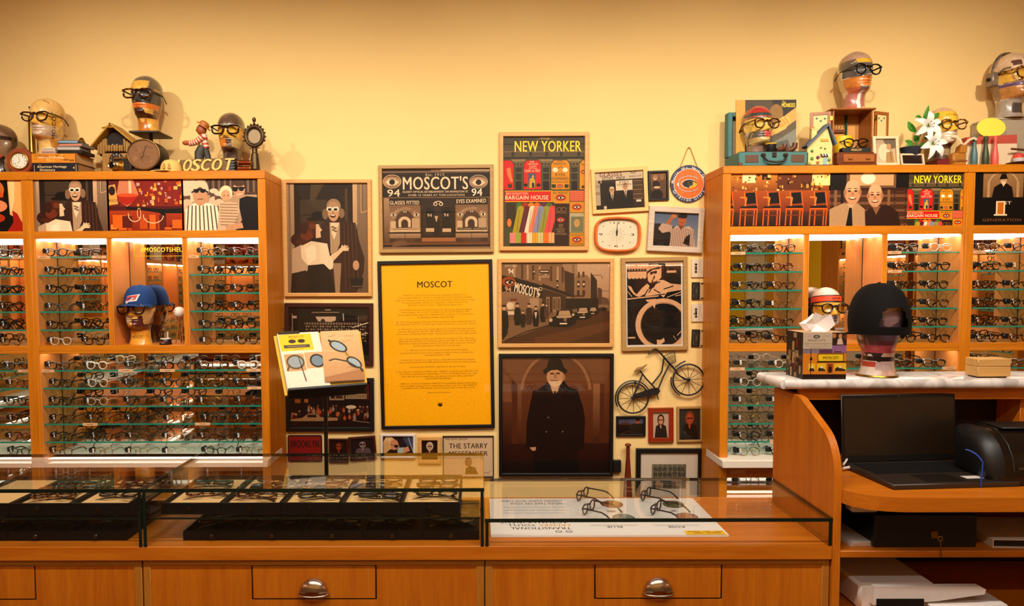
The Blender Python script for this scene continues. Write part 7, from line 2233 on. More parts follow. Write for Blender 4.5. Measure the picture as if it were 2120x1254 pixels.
def lily(cx, cz, cy, radius, tilt, seed):
 rr = random.Random(seed)
 for i in range(6):
  a = 2 * PI * i / 6 + tilt
  m = MB()
  n, k0 = 8, 0
  L_ = radius * rr.uniform(0.9, 1.1)
  d = Vector((math.cos(a), 0, math.sin(a)))
  sd_ = Vector((-math.sin(a), 0, math.cos(a)))
  for j in range(n + 1):
   f = j / n
   c = Vector((cx, cy, cz)) + d * (L_ * f) + Vector((0, -0.045 * math.sin(PI * 0.62 * f) + 0.03 * f * f, -0.012 * f * f))
   ww = 0.021 * math.sin(PI * min(0.985, 0.12 + f * 0.86)) ** 0.8 * (1.0 if i % 2 else 0.82)
   m.v += [tuple(c + sd_ * ww + Vector((0, -0.004, 0))), tuple(c), tuple(c - sd_ * ww + Vector((0, -0.004, 0)))]
  for j in range(n):
   q_ = j * 3
   m.face([q_, q_ + 1, q_ + 4, q_ + 3]); m.face([q_ + 1, q_ + 2, q_ + 5, q_ + 4])
  part('petal', m, PET, t, ang=80)
 part('flower_centre', MB().sph((cx, cy - 0.004, cz), (0.012, 0.010, 0.012), 10, 7), pm('lily_throat', '#6a9a2c', 0.5), t)
 for i in range(5):
  a = 2 * PI * i / 5 + 0.4
  part('stamen', MB().tube([(cx, cy - 0.008, cz), (cx + 0.018 * math.cos(a), cy - 0.04, cz + 0.018 * math.sin(a))], [0.001, 0.0014], 5).sph((cx + 0.018 * math.cos(a), cy - 0.042, cz + 0.018 * math.sin(a)), (0.0022, 0.002, 0.005), 6, 5), pm('stamen_brown', '#5a3010', 0.6), t)
c1, c2, c3 = W_(1906, 261), W_(1914, 297), W_(1893, 300)
lily(c1[0], c1[2], -0.045, 0.088, 0.52, 1)
lily(c2[0], c2[2], -0.055, 0.080, 0.2, 2)
part('flower_stem', MB().tube([(0, 0, 0.06), (0.02, -0.01, 0.13), (c1[0], -0.03, c1[2])], 0.003, 6).tube([(0.005, 0, 0.06), (0.04, -0.02, 0.10), (c2[0], -0.04, c2[2])], 0.003, 6), GRN, t)

# red box under the yellow faced head, leather case, shopping bag, pins, horn, grey box
hb_ = h7.z - ZT
p = (h7.x, h7.y - 0.02, ZT)
t = thing('red_box', 'dark red box under the yellow faced head', 'box', p)
part('box_body', MB().box(-0.075, 0.070, -0.075, 0.10, 0.008, hb_ - 0.0006, 0.002), pm('dark_red_cloth', '#6a0c0a', 0.5, var=0.15), t)
part('box_foot', MB().box(-0.060, 0.055, -0.06, 0.09, 0, 0.0078), BLACK, t)
part('gold_corner', MB().box(0.050, 0.0715, -0.0765, -0.07, 0.010, hb_ - 0.002), GOLDL, t)
p = ontop(1981, CAB + 0.06, False)
t = thing('leather_case', 'tan leather case with a pale strap beside the paper bag', 'bag', p)
TAN = pm('tan_leather', '#a86a20', 0.45, var=0.15)
part('case_body', MB().box(-0.040, 0.040, -0.025, 0.03, 0, 0.075, 0.008), TAN, t)
part('case_lid', MB().prism([(-0.004, 0.0755), (0.042, 0.0755), (0.042, 0.125), (0.006, 0.118)], -0.022, 0.026, 'xz'), TAN, t)
part('belt', MB().tube([(-0.041, -0.026, 0.026), (-0.01, -0.030, 0.030), (0.02, -0.030, 0.030), (0.041, -0.026, 0.026)], 0.004, 6, flat=(0.5, 1.5)), pm('case_belt', '#8a5014', 0.5), t)
part('strap', MB().tube([(-0.042, -0.01, 0.172), (-0.022, -0.018, 0.172), (0.0, -0.02, 0.150), (0.014, -0.02, 0.122), (0.030, -0.022, 0.128), (0.052, -0.026, 0.150), (0.075, -0.03, 0.158), (0.09, -0.03, 0.148)], 0.0055, 6, flat=(0.4, 1.4)).tube([(-0.036, -0.026, 0.075), (-0.032, -0.03, 0.105), (-0.010, -0.03, 0.120), (0.012, -0.022, 0.121)], 0.0055, 6, flat=(0.4, 1.4)), pm('pale_strap', '#d8bc94', 0.7), t)
yb_ = CAB + 0.082
a, b = at(1998, 279, yb_), at(2106, 341, yb_)
t = thing('paper_bag', 'cream paper bag with a red top band behind the pins', 'bag', ((a.x + b.x) / 2, yb_, ZT))
w, h = b.x - a.x, a.z - ZT
part('bag_body', MB().prism([(-w / 2, 0), (w / 2, 0), (w / 2 - 0.006, h - 0.052), (-w / 2 + 0.008, h - 0.056)], 0, 0.045, 'xz'), pm('cream_paper', '#dcc4a0', 0.7, var=0.05), t)
part('red_band', MB().prism([(-w / 2 + 0.008, h - 0.056), (w / 2 - 0.006, h - 0.052), (w / 2 - 0.008, h), (-w / 2 + 0.010, h - 0.014)], -0.0005, 0.0455, 'xz'), pm('coral_red', '#b84a38', 0.6), t)
for px, c, nm in ((2016, '#4a6a6a', 'teal'), (2039.5, '#33401c', 'dark green'), (2059, '#d85a4a', 'coral')):
 p = ontop(px, CAB + 0.05, False)
 k = (341 - 281) * (CAB + 0.06) / F
 o = part('wooden_pin', MB().lathe([(0.016, 0), (0.0175, 0.004), (0.0185, 0.04), (0.017, 0.07), (0.011, 0.105), (0.0085, 0.130), (0.0098, k - 0.028), (0.0125, k - 0.016), (0.012, k - 0.006), (0.004, k)], 22), pm('pin_' + nm, c, 0.45, var=0.08, stretch=(1, 1, 0.1)), None, p)
 tag(o, f'{nm} wooden skittle pin before the paper bag', 'pin', 'skittle pins')
yh = CAB + 0.120
p = at(2052, 264, yh)
t = thing('yellow_horn', 'yellow gramophone style horn above the pins', 'horn', (p.x, yh, ZT))
YEL = pm('yellow_lacquer', '#ecd84a', 0.35, var=0.05)
hz = p.z - ZT
hm = Matrix.Rotation(R(78), 4, 'X') @ Matrix.Rotation(R(-8), 4, 'Y')
part('bell', MB().lathe([(0.0785, 0.0), (0.078, -0.004), (0.062, -0.03), (0.04, -0.055), (0.02, -0.08), (0.012, -0.095), (0.009, -0.095), (0.017, -0.08), (0.037, -0.055), (0.059, -0.028), (0.0765, 0.001)], 36, hm @ Matrix.Scale(0.78, 4, (0, 1, 0)), 0, 0, hz), YEL, t)
part('neck', MB().tube([(0, 0.07, hz - 0.02), (0.0, 0.06, hz - 0.06), (0, 0.030, hz - 0.12), (0, 0.030, 0.010)], 0.010, 10), YEL, t)
part('foot', MB().lathe([(0.022, 0), (0.022, 0.006), (0.010, 0.010)], 20, cy=0.030), YEL, t)
ygb = h8.y
hg = h8.z - ZT
xg0, xg1 = at(2062, 300, ygb - 0.09).x, at(2062, 300, ygb - 0.09).x + 0.26
t = thing('grey_box', 'silvery grey box under the headset head', 'box', ((xg0 + xg1) / 2, ygb, ZT))
part('box_body', MB().box(-(xg1 - xg0) / 2, (xg1 - xg0) / 2, -0.035, 0.12, 0, hg - 0.012, 0.003), pm('grey_card', '#a89880', 0.5, var=0.1), t)
part('box_lid', MB().box(-(xg1 - xg0) / 2 - 0.002, (xg1 - xg0) / 2 + 0.002, -0.038, 0.122, hg - 0.0118, hg - 0.0006, 0.002), pm('grey_card_lid', '#b8a890', 0.5, var=0.1), t)
p = ontop(2108, CAB + 0.05, False)
t = thing('toy_ball', 'red and white ball at the right edge on a dark dish', 'ball', p)
part('dish', MB().lathe([(0.03, 0), (0.055, 0.006), (0.062, 0.016), (0.058, 0.016), (0.03, 0.008)], 26), DKBRF, t)
part('ball', MB().color('#d8d0c8').lathe([(0.005, -0.032), (0.026, -0.02), (0.0325, 0.0)], 22, cz=0.042).color('#c83a2c').lathe([(0.0325, 0.0), (0.026, 0.02), (0.005, 0.032)], 22, cz=0.042), PAINTM, t)
t = thing('wooden_rod', 'thin wooden rod poking in from the right edge', 'rod', (at(2094, 308, CAB + 0.04).x, CAB + 0.0, 0))
zr_ = at(2094, 308, CAB + 0.04).z
part('rod', MB().tube([(0, 0.04, zr_), (0.16, 0.07, zr_ - 0.006)], [0.006, 0.007], 10), LBR, t)
part('holder', MB().lathe([(0.025, CABTOPR), (0.02, CABTOPR + 0.006), (0.006, CABTOPR + 0.02), (0.006, zr_ - 0.012)], 14, cx=0.14, cy=0.066), LBR, t)

# headset on the right-hand head
M8 = Matrix.Translation(h8) @ Euler(HR8).to_matrix().to_4x4() @ Matrix.Scale(1.16, 4)
t = thing('headset', 'grey metal optician headset on the right edge head', 'headset', (0, 0, 0))
t.matrix_world = M8
GM = pm('headset_grey', '#8a7a68', 0.4, 0.5, var=0.1)
arc = [(0.082 * math.cos(R(a)), 0.035, 0.225 + 0.118 * math.sin(R(a))) for a in range(0, 181, 12)]
part('head_band', MB().tube(arc, 0.006, 8, flat=(1.8, 0.5)), GM, t)
arc2 = [(0.086 * math.cos(R(a)), 0.015, 0.225 + 0.121 * math.sin(R(a))) for a in range(20, 161, 10)]
part('wire_band', MB().tube(arc2, 0.0025, 6), GM, t)
for s in (-1, 1):
 part('ear_box', MB().box(*(sorted((s * 0.082, s * 0.118))), -0.012, 0.035, 0.165, 0.235, 0.004), GM, t)
 part('side_arm', MB().tube([(s * 0.090, -0.01, 0.225), (s * 0.092, -0.05, 0.24), (s * 0.086, -0.08, 0.238)], 0.005, 6), GM, t)
 part('dial_knob', MB().lathe([(0.010, 0), (0.010, 0.008), (0.004, 0.010)], 12, Matrix.Rotation(s * PI / 2, 4, 'Y'), s * 0.118, 0.012, 0.20), BLACK, t)

# --- things hanging on the wall
def slab_matrix(TL, TR, BL):
 x = (TR - TL).normalized()
 z = (TL - BL)
 z = (z - x * z.dot(x)).normalized()
 y = z.cross(x)
 c = TL + (TR - TL) / 2 + (BL - TL) / 2
 M = Matrix((x, y, z)).transposed().to_4x4()
 M.translation = c
 return M

# orange wall clock
yk = WALL - 0.04
a, b = at(1231, 448, yk), at(1328.6, 521, yk)
w, h = b.x - a.x, a.z - b.z
t = thing('wall_clock', 'orange wall clock with a cream barrel shaped face', 'clock', ((a.x + b.x) / 2, WALL - 0.001, (a.z + b.z) / 2), (0, R(0.8), 0))
def barrel(k, n=48):
 pts = []
 for i in range(n):
  th_ = 2 * PI * i / n
  c, s = math.cos(th_), math.sin(th_)
  e = 5.2
  x = w / 2 * k * abs(c) ** (2 / e) * (1 if c > 0 else -1)
  z = h / 2 * k * abs(s) ** (2 / e) * (1 if s > 0 else -1)
  pts.append((x * (1 - 0.09 * (z / (h / 2)) ** 2), z * (1 - 0.15 * (x / (w / 2)) ** 2)))
 return pts
ORG = pm('orange_clock_plastic', '#d8641c', 0.3, var=0.04)
m = MB()
n = 48
for pts, y in ((barrel(1.0), 0.0), (barrel(1.0), -0.026), (barrel(0.965), -0.036), (barrel(0.90), -0.036), (barrel(0.86), -0.020), (barrel(0.86), -0.004)):
 m.v += [(x, y, z) for x, z in pts]
for k in range(5):
 for j in range(n):
  q = (j + 1) % n
  m.face([k * n + j, k * n + q, (k + 1) * n + q, (k + 1) * n + j][::-1])
part('rim', m, ORG, t, ang=50)
part('face_plate', MB().prism(barrel(0.865), -0.012, -0.001, 'xz'), pm('cream_dial', '#ead9b8', 0.5, var=0.02), t)
q = Print(w * 0.86, h * 0.86, 145, 845, 600, 1190)
K_ = '#1c120c'
q.txt('12', 330, 872, 398, 898, K_, 0.05).txt('3', 520, 1005, 562, 1032, K_, 0.05).txt('9', 165, 1005, 206, 1030, K_, 0.05).txt('6', 340, 1138, 384, 1162, K_, 0.05)
for x_, y_ in ((292, 887), (442, 887), (212, 926), (518, 930), (210, 1102), (515, 1108), (288, 1145), (436, 1147)):
 q.ell(x_, y_, 6, 5, K_)
for i in range(12):
 a_ = 2 * PI * i / 12
 l_ = 138 if i % 3 == 0 else 92
 q.line([(366 + 20 * math.cos(a_), 1016 + 20 * math.sin(a_)), (366 + l_ * math.cos(a_), 1016 + l_ * 0.9 * math.sin(a_))], 1.6, '#8a7a5c')
q.ring(366, 1016, 55, 48, 1.6, '#a89878').ring(366, 1016, 85, 74, 1.4, '#b8a888')
q.build('dial_print', t, INKM, (0, -0.0123, 0))
zt_ = lambda zy: h * 0.43 - (zy - 845) / 345 * h * 0.86
xh = (366 - 372.5) / 455 * w * 0.86
part('hour_hand', MB().prism([(xh - 0.004, zt_(1030)), (xh + 0.004, zt_(1030)), (xh + 0.006, zt_(985)), (xh, zt_(945)), (xh - 0.006, zt_(985))], -0.0165, -0.0150, 'xz'), BLACK, t)
part('minute_hand', MB().prism([(xh - 0.0025, zt_(1030)), (xh + 0.0025, zt_(1030)), (xh + 0.004, zt_(895)), (xh + 0.0025, zt_(895))], -0.0145, -0.0132, 'xz'), BLACK, t)
part('glass_pane', MB().prism(barrel(0.85), -0.0195, -0.0190, 'xz'), PICG, t, smooth=False)

# round hanging sign
ysn = WALL - 0.012
c = at(1426, 380, ysn)
rs = 37.8 * ysn / F
t = thing('round_sign', 'round plank sign with an orange emblem hanging from a cord', 'sign', (c.x, WALL - 0.002, c.z))
NAVY = pm('navy_paint', '#2a2c4a', 0.6, var=0.15, scale=40)
nb = 5
for i in range(nb):
 x0, x1 = -rs + 2 * rs * i / nb + 0.0006, -rs + 2 * rs * (i + 1) / nb - 0.0006
 pts = []
 xs_ = [x0 + (x1 - x0) * k / 6 for k in range(7)]
 top = [(x, math.sqrt(max(0, rs * rs - x * x))) for x in xs_]
 bot = [(x, -z) for x, z in top[::-1]]
 part('plank', MB().prism(top + bot, -0.010, 0, 'xz'), NAVY, t)
q = Print(2 * rs, 2 * rs, 932, 275, 1326, 669)
cx, cy = 1129, 472
q.ell(cx, cy, 161, 161, '#e0d4c4', n=48).ell(cx, cy, 156, 156, '#d8641c', n=48)
q.arc('Hustle, Hit, Never Quit', cx, cy, 172, 90, 40, '#efe6d6', 0.02, spread=0.80)
q.arc('Gridiron Glory', cx, cy, 172, 270, 42, '#efe6d6', 0.02, inside=True, spread=0.95)
q.ell(950, 452, 6, 6, '#efe6d6').ell(1302, 448, 6, 6, '#efe6d6')
q.ring(1130, 472, 128, 88, 11, '#24243c', 38, 322).ring(1130, 472, 117, 77, 32, '#d8641c', 38, 322).ring(1130, 472, 124, 84, 4, '#efe6d6', 38, 322).ring(1130, 472, 84, 46, 5, '#efe6d6', 38, 322).ring(1130, 472, 79, 41, 4, '#24243c', 38, 322)
q.poly([(1000, 480), (1022, 455), (1022, 500)], '#efe6d6')
q.poly([(1060, 472), (1085, 445), (1140, 428), (1190, 445), (1225, 475), (1205, 505), (1140, 522), (1085, 505)], '#1c1a18').poly([(1130, 515), (1160, 470), (1175, 450), (1222, 475), (1200, 505), (1150, 520)], '#d8a41c').ell(1145, 470, 30, 28, '#3a342c').ell(1145, 468, 12, 12, '#0c0a0a')
for i in range(1, nb):
 q.line([(932 + 394 * i / nb, 290), (932 + 394 * i / nb, 655)], 1.6, '#1c1a28')
q.build('sign_print', t, INKM, (0, -0.0103, 0))
zt_ = at(1425, 304, ysn).z - c.z
part('cord', MB().tube([(-(95) / 5.226 * ysn / F, -0.006, rs * 0.86), (-0.008, -0.006, zt_ - 0.006), (0, -0.006, zt_), (0.008, -0.006, zt_ - 0.006), (95 / 5.226 * ysn / F, -0.006, rs * 0.86)], 0.0022, 6), pm('jute_cord', '#a87a3a', 0.8), t)
part('nail', MB().cyl((0, -0.012, zt_ - 0.004), (0, 0.002, zt_ - 0.004), 0.002, n=8), CHROME, t)

# cassettes
def cassette(label, px0, py0, px1, py1, dark, tilt, art=0):
 y = WALL - 0.012
 a, b = at(px0, py0, y), at(px1, py1, y)
 w, h = b.x - a.x, a.z - b.z
 t = thing('cassette', label, 'cassette', ((a.x + b.x) / 2, WALL - 0.001, (a.z + b.z) / 2), (0, R(tilt), 0), 'cassettes on the wall')
 sh_ = pm('cassette_black' if dark else 'cassette_cream', '#1c1612' if dark else '#d8c4a8', 0.4, var=0.1)
 xe_ = w * 0.18 if dark else w / 2
 part('shell', MB().box(-w / 2, xe_, -0.011, 0, -h / 2, h / 2, 0.0015), sh_, t)
 if dark:
  part('clear_edge', MB().box(xe_ + 0.0003, w / 2, -0.009, 0, -h / 2, h / 2, 0.001), pm('cassette_window', '#c8a878', 0.3, var=0.1), t)
  for z in (-0.42, 0.42):
   part('foot_pad', MB().box(w * 0.28, w * 0.46, -0.0105, -0.009, z * h - 0.004, z * h + 0.004), BLACK, t)
 for z in (-0.20, 0.20):
  part('reel', MB().lathe([(0.008, 0), (0.008, 0.0015), (0.004, 0.0015), (0.004, 0)], 14, RXm, -w * 0.12, -0.011, z * h), pm('reel_tan', '#b8986a' if dark else '#4a4034', 0.5), t)
 part('tape_window', MB().box(-w * 0.20, -w * 0.04, -0.0122, -0.0111, -h * 0.11, h * 0.11), BLACK if not dark else pm('reel_tan', '#b8986a'), t, smooth=False)
 q = Print(w * 0.9, h * 0.95, 0, 0, 60, 100)
 if not dark:
  q.line([(46, 10), (46, 60)], 1.2, '#6a5a48').line([(40, 16), (40, 80)], 1.0, '#7a6a58').line([(14, 20), (14, 84)], 1.0, '#8a7a68').line([(52, 60), (56, 85)], 1.4, '#7a6a58').rect(8, 40 + 10 * art, 16, 60, '#7a6a58' if art else '#d0bc9c')
 else:
  q.line([(6, 8), (6, 92)], 1.0, '#8a7a68').rect(11, 10, 31, 12, '#57483a').rect(11, 88, 31, 90, '#57483a').ell(8, 20, 1.4, 1.4, '#c8b8a0').ell(8, 80, 1.4, 1.4, '#c8b8a0')
 q.build('label_print', t, INKM, (0, -0.0113, 0))
cassette('cream cassette at the top of the cassette column', 1431.8, 536, 1456, 574, False, 0)
cassette('black cassette second from the top of the cassette column', 1433, 584, 1456.5, 620, True, 0)
cassette('cream cassette third from the top of the cassette column', 1432, 629, 1456, 666, False, -1, 1)
cassette('black cassette at the bottom of the cassette column', 1432.5, 682, 1457, 718, True, 2)

# bicycle ornament
yc = WALL - 0.03
t = thing('wire_bicycle', 'black wire bicycle ornament with a basket on the wall', 'bicycle', (0, yc, 0))
def Q(x, y, dy=0.0):
 p = at(1260 + x / 4.4, 715 + y / 4.4, yc)
 return (p.x, dy, p.z)
WIRE = pm('black_wire', '#140c0a', 0.5, var=0.2)
um = yc / F / 4.4
for (cx_, cy_, r_) in ((222, 478, 140), (728, 312, 142)):
 c_ = Vector(Q(cx_, cy_))
 rm_ = r_ * um
 wh = part('wheel', MB().tube([tuple(c_ + Vector((rm_ * math.cos(2 * PI * i / 40), 0, rm_ * math.sin(2 * PI * i / 40)))) for i in range(40)], 0.0055, 8, closed=True), WIRE, t)
 for i in range(12):
  a_ = 2 * PI * i / 12 + 0.06
  part('spoke', MB().tube([tuple(c_), tuple(c_ + Vector((rm_ * math.cos(a_), 0, rm_ * math.sin(a_))))], 0.0018, 5), WIRE, wh)
 part('hub', MB().cyl(tuple(c_ + Vector((0, -0.012, 0))), tuple(c_ + Vector((0, 0.012, 0))), 0.010, n=12), WIRE, wh)
def tb_(name, pts, r_, mat=None):
 part(name, MB().tube([Q(*p) for p in pts], r_, 8), mat or WIRE, t)
tb_('handlebar', [(360, 78), (400, 40), (425, 28), (445, 40), (500, 100)], 0.0055)
tb_('head_tube', [(495, 95), (560, 170), (610, 225)], 0.0065)
tb_('front_fork', [(605, 215), (630, 262), (690, 305), (728, 312)], 0.0050)
tb_('down_tube', [(505, 110), (485, 235), (460, 275), (398, 350)], 0.0050)
tb_('lower_tube', [(552, 175), (500, 280), (455, 388)], 0.0050)
tb_('seat_tube', [(285, 228), (340, 300), (418, 382)], 0.0050)
tb_('chain_stay', [(310, 260), (260, 380), (222, 470)], 0.0048)
tb_('chain_stay', [(222, 475), (372, 450)], 0.0035)
part('chain_case', MB().prism([(Q(235, 470)[0], Q(235, 470)[2]), (Q(230, 445)[0], Q(230, 445)[2]), (Q(420, 382)[0], Q(420, 382)[2]), (Q(455, 385)[0], Q(455, 385)[2]), (Q(468, 415)[0], Q(468, 415)[2]), (Q(445, 448)[0], Q(445, 448)[2]), (Q(410, 450)[0], Q(410, 450)[2])], -0.008, 0.004, 'xz'), WIRE, t)
tb_('pedal_crank', [(432, 420), (445, 465), (455, 495)], 0.0030)
tb_('kick_stand', [(375, 420), (382, 478)], 0.0035)
seat = [Q(232, 240), Q(265, 215), Q(310, 200), Q(350, 172)]
part('saddle', MB().tube([Vector(p) for p in seat], [0.004, 0.011, 0.008, 0.003], 8), pm('saddle_tan', '#8a6428', 0.6), t)
def fender(cx_, cy_, r_, a0, a1):
 c_ = Vector(Q(cx_, cy_))
 pts = [tuple(c_ + Vector((r_ * um * math.cos(R(a)), 0, r_ * um * math.sin(R(a))))) for a in range(a0, a1 + 1, 8)]
 part('mudguard', MB().tube(pts, 0.0045, 6), WIRE, t)
fender(222, 478, 160, 18, 210)
fender(728, 312, 160, 170, 245)
tb_('front_rack', [(605, 200), (655, 162), (700, 142)], 0.0050)
B = [(505, 95), (600, 52), (612, 150), (570, 168)]
tb_('basket_rim', [B[0], B[1]], 0.0025); tb_('basket_rim', [B[1], B[2], B[3]], 0.0025)
for k in range(7):
 f = k / 6
 tb_('basket_wire', [(505 + 95 * f, 95 - 43 * f), (570 + 42 * f, 168 - 18 * f)], 0.0016)
part('rear_lamp', MB().sph(Q(242, 340), (0.010, 0.008, 0.012), 10, 7), WIRE, t)

# small black wall box, baseball bat
a, b = at(1270.5, 953, WALL - 0.03), at(1286, 978, WALL - 0.03)
t = thing('wall_box', 'small black box on the wall beside the old man portrait', 'box', ((a.x + b.x) / 2, WALL - 0.001, (a.z + b.z) / 2))
part('housing', MB().box(-(b.x - a.x) / 2, (b.x - a.x) / 2, -0.028, 0, -(a.z - b.z) / 2, (a.z - b.z) / 2, 0.002), BLACK, t)
part('screw', MB().cyl((-0.004, -0.030, -0.004), (-0.004, -0.027, -0.004), 0.003, n=10), CHROME, t)
yb2 = WALL - 0.05
zt = at(1298.5, 918, yb2).z
t = thing('baseball_bat', 'dark wooden baseball bat standing knob up against the wall', 'bat', (at(1300, 960, yb2).x, yb2, 0.0008))
part('bat_body', MB().lathe([(0.012, 0), (0.028, 0.004), (0.033, 0.03), (0.033, zt * 0.35), (0.022, zt * 0.62), (0.0125, zt * 0.85), (0.0115, zt - 0.02)], 24), wood('bat_wood', '#57180a', '#7a2a14', 'z', 0.35, 20), t)
part('knob', MB().lathe([(0.0115, zt - 0.0198), (0.020, zt - 0.013), (0.0205, zt - 0.005), (0.012, zt)], 22), wood('bat_knob', '#6a3418', '#8a4a24', 'z', 0.4, 20), t)

# --- open book on its stand
TL, TR, BL, BR = at(566, 691, 3.50), at(731, 684, 3.66), at(604, 807, 3.32), at(768, 783, 3.48)
ST, SB = at(651.5, 687, 3.60), at(685, 788.5, 3.42)
t = thing('open_book', 'open yellow bound book on a black stand', 'book', (0, 0, 0))
YCOV = pm('yellow_book_cover', '#e0a81c', 0.5, var=0.05)
PAPER = pm('book_pages', '#d8c4ac', 0.7, var=0.12, scale=4, stretch=(1, 1, 1))
def page(name, A, B_, C, thick, pr):
 M = slab_matrix(A, B_, C)
 w, h = (B_ - A).length, (C - A).length
 o = part('page_block', MB().box(-w / 2, w / 2, 0, thick, -h / 2, h / 2, 0.004), PAPER, t)
 o.matrix_local = M
 c = part('cover', MB().box(-w / 2 - 0.012, w / 2 + 0.012, thick + 0.0005, thick + 0.006, -h / 2 - 0.010, h / 2 + 0.008, 0.001), YCOV, t)
 c.matrix_local = M
 p_ = pr(w, h)
 b_ = p_.build('page_print', o, INKM, (0, -0.0003, 0))
 return o
def left_page(w, h):
 q = Print(w, h, 0, 0, 100, 140, '#dccab4')
 q.rect(2, 4, 80, 46, '#e8b41c').txt('MOSCOT', 26, 8, 62, 14, '#3a2808', 0.02).rect(10, 31, 72, 39, '#4a4030').rect(18, 34, 64, 36, '#8a7448')
 for cx_ in (32, 54):
  q.ell(cx_, 22, 9, 5, '#3a2810')
 q.line([(30, 42), (55, 42)], 1, '#6a5018')
 q.rect(6, 54, 52, 96, '#b88a58').rect(54, 52, 98, 92, '#c09464').ell(30, 74, 18, 15, '#8a9090').ring(30, 74, 21, 18, 4, '#57401c').ell(82, 74, 15, 14, '#6a7880').ring(82, 74, 18, 17, 4, '#2a1c10').line([(15, 80), (8, 94)], 4, '#57401c')
 return q
def right_page(w, h):
 q = Print(w, h, 0, 0, 100, 140, ('#c89e6c', '#b07e4c'))
 rr = random.Random(4)
 for i in range(9):
  x, y = rr.uniform(0, 70), rr.uniform(5, 130)
  q.line([(x, y), (x + rr.uniform(15, 30), y + rr.uniform(-8, 6))], 1.6, '#d8b07c' if i % 2 else '#9a6c40')
 q.poly([(0, 128), (100, 110), (100, 140), (0, 140)], '#9a6434')
 T_ = '#2c2010'
 q.ell(42, 45, 25, 14, T_, 32).ell(42, 45, 20, 10, '#8a9aa4', 32).ell(78, 92, 22, 13, T_, 38).ell(78, 92, 17, 9, '#8a9aa4', 38).line([(58, 62), (66, 76)], 6, '#8a6a1c').line([(25, 32), (18, 26)], 6, T_).line([(15, 84), (30, 80), (60, 88), (88, 108)], 4, '#3a2810').line([(92, 108), (97, 118)], 6, T_)
 for i in range(8):
  q.ell(28 + i * 9, 36 + i * 9.5, 2.2, 1.8, '#b8862c')
 return q
page('left_page', TL, ST, BL, 0.030, left_page)
page('right_page', ST, TR, SB, 0.022, right_page)
o = part('clip_bar', MB().box(-0.055, 0.055, -0.008, 0.004, -0.006, 0.008, 0.002).tube([(-0.02, -0.002, 0.008), (-0.026, -0.002, 0.03), (0.02, -0.002, 0.034), (0.016, -0.002, 0.008)], 0.002, 6), pm('steel_clip', '#57504a', 0.3, 0.9), t)
Mx = slab_matrix(TL, ST, BL); Mx.translation = TL.lerp(ST, 0.36)
o.matrix_local = Mx
bmk = [TL.lerp(ST, 0.42).lerp(BL.lerp(SB, 0.42), 0.45) + Vector((0, -0.004, 0)), TL.lerp(ST, 0.42).lerp(BL.lerp(SB, 0.42), 0.90) + Vector((0, -0.004, 0))]
part('bookmark_cord', MB().tube(bmk, [0.0012, 0.0022], 6), BLACK, t)
t = thing('book_stand', 'black metal floor stand under the open book', 'stand', (at(674, 850, 3.53).x, 3.53, 0.0008))
zl = SB.z - 0.02
part('pole', MB().cyl((0, 0, 0.02), (0, 0, zl), 0.0105, n=14), BLACK, t)
part('foot', MB().lathe([(0.16, 0), (0.16, 0.006), (0.05, 0.016), (0.02, 0.03)], 32), BLACK, t)
Ms = slab_matrix(TL, TR, BL)
lp = part('book_ledge', MB().box(-0.20, 0.19, -0.035, 0.045, -0.195, -0.178, 0.004).box(-0.15, 0.15, 0.045, 0.052, -0.195, 0.06, 0.002), BLACK, t)
lp.matrix_local = Matrix.Translation(-Vector(t.location)) @ Ms

# --- trays in the glass cases
LIN = pm('cream_tray_liner', '#d8ac70', 0.8, var=0.06)
TRB = pm('black_tray', '#060303', 0.6, spec=0.2, var=0.2)
KNB = pm('dark_knob', '#3a2e26', 0.18, metal=0.6, var=0.1)
_T = {}
def tray(label, x0, x1, y0, z0, h, dep, liner, group):
 t = thing('eyeglass_tray', label, 'tray', ((x0 + x1) / 2, y0, z0 + 0.0006), 0, group)
 w = x1 - x0 - 0.002
 key = (round(w, 4), h, dep)
 if key not in _T:
  m = MB()
  b = 0.007
  m.box(-w / 2, w / 2, 0, dep, 0, 0.005)
  m.box(-w / 2, w / 2, 0, b, 0.005, h).box(-w / 2, w / 2, dep - b, dep, 0.005, h).box(-w / 2, -w / 2 + b, b, dep - b, 0.005, h).box(w / 2 - b, w / 2, b, dep - b, 0.005, h)
  k = MB().lathe([(0.004, 0), (0.004, 0.006), (0.0085, 0.010), (0.0095, 0.015), (0.006, 0.020), (0.001, 0.021)], 16, RXm, 0, 0, h * 0.62)
  _T[key] = (m.mesh('tray_box', TRB, False), k.mesh('knob', KNB), MB().box(-w / 2 + b, w / 2 - b, b, dep - b, 0.0052, h * 0.62).mesh('liner', liner, False))
 a_, k_, l_ = _T[key]
 obj('tray_box', a_, t); obj('knob', k_, t); obj('liner', l_, t)
 return t, z0 + 0.0006 + h * 0.62
ORDT = ['first', 'second', 'third', 'fourth', 'fifth']
def heap(n, x0, x1, y0, dep, z, label, group, dark, seed, cols=None):
 rr = random.Random(seed)
 for k in range(n):
  x = (x0 + x1) / 2 + rr.uniform(-0.022, 0.022)
  y = y0 + dep * (0.12 + 0.70 * (k + 0.5) / n)
  o = eyeglasses(rr.choice(['p3', 'p3', 'square', 'cat']), rr.choice(cols or ['black', 'black', 'tortoise', 'brown']), (x, y - 0.02, z + 0.020 + 0.004 * (k % 2)), (-PI / 2 + rr.uniform(-0.06, 0.06), 0, rr.uniform(-0.22, 0.22)), (['nearest', 'middle', 'farthest'] if n == 3 else ['nearest', 'farther'] if n == 2 else ['nearest', 'second', 'third', 'farthest'])[k] + ' ' + label, group, dark=dark, folded=True, scale=1.22, name='sunglasses' if dark else 'eyeglasses')
ytr = CF + 0.052
zs2 = ZC2
e = [at(333 + 124 * i, 1050, ytr).x for i in range(6)]
counts = [2, 4, 4, 4, 3]
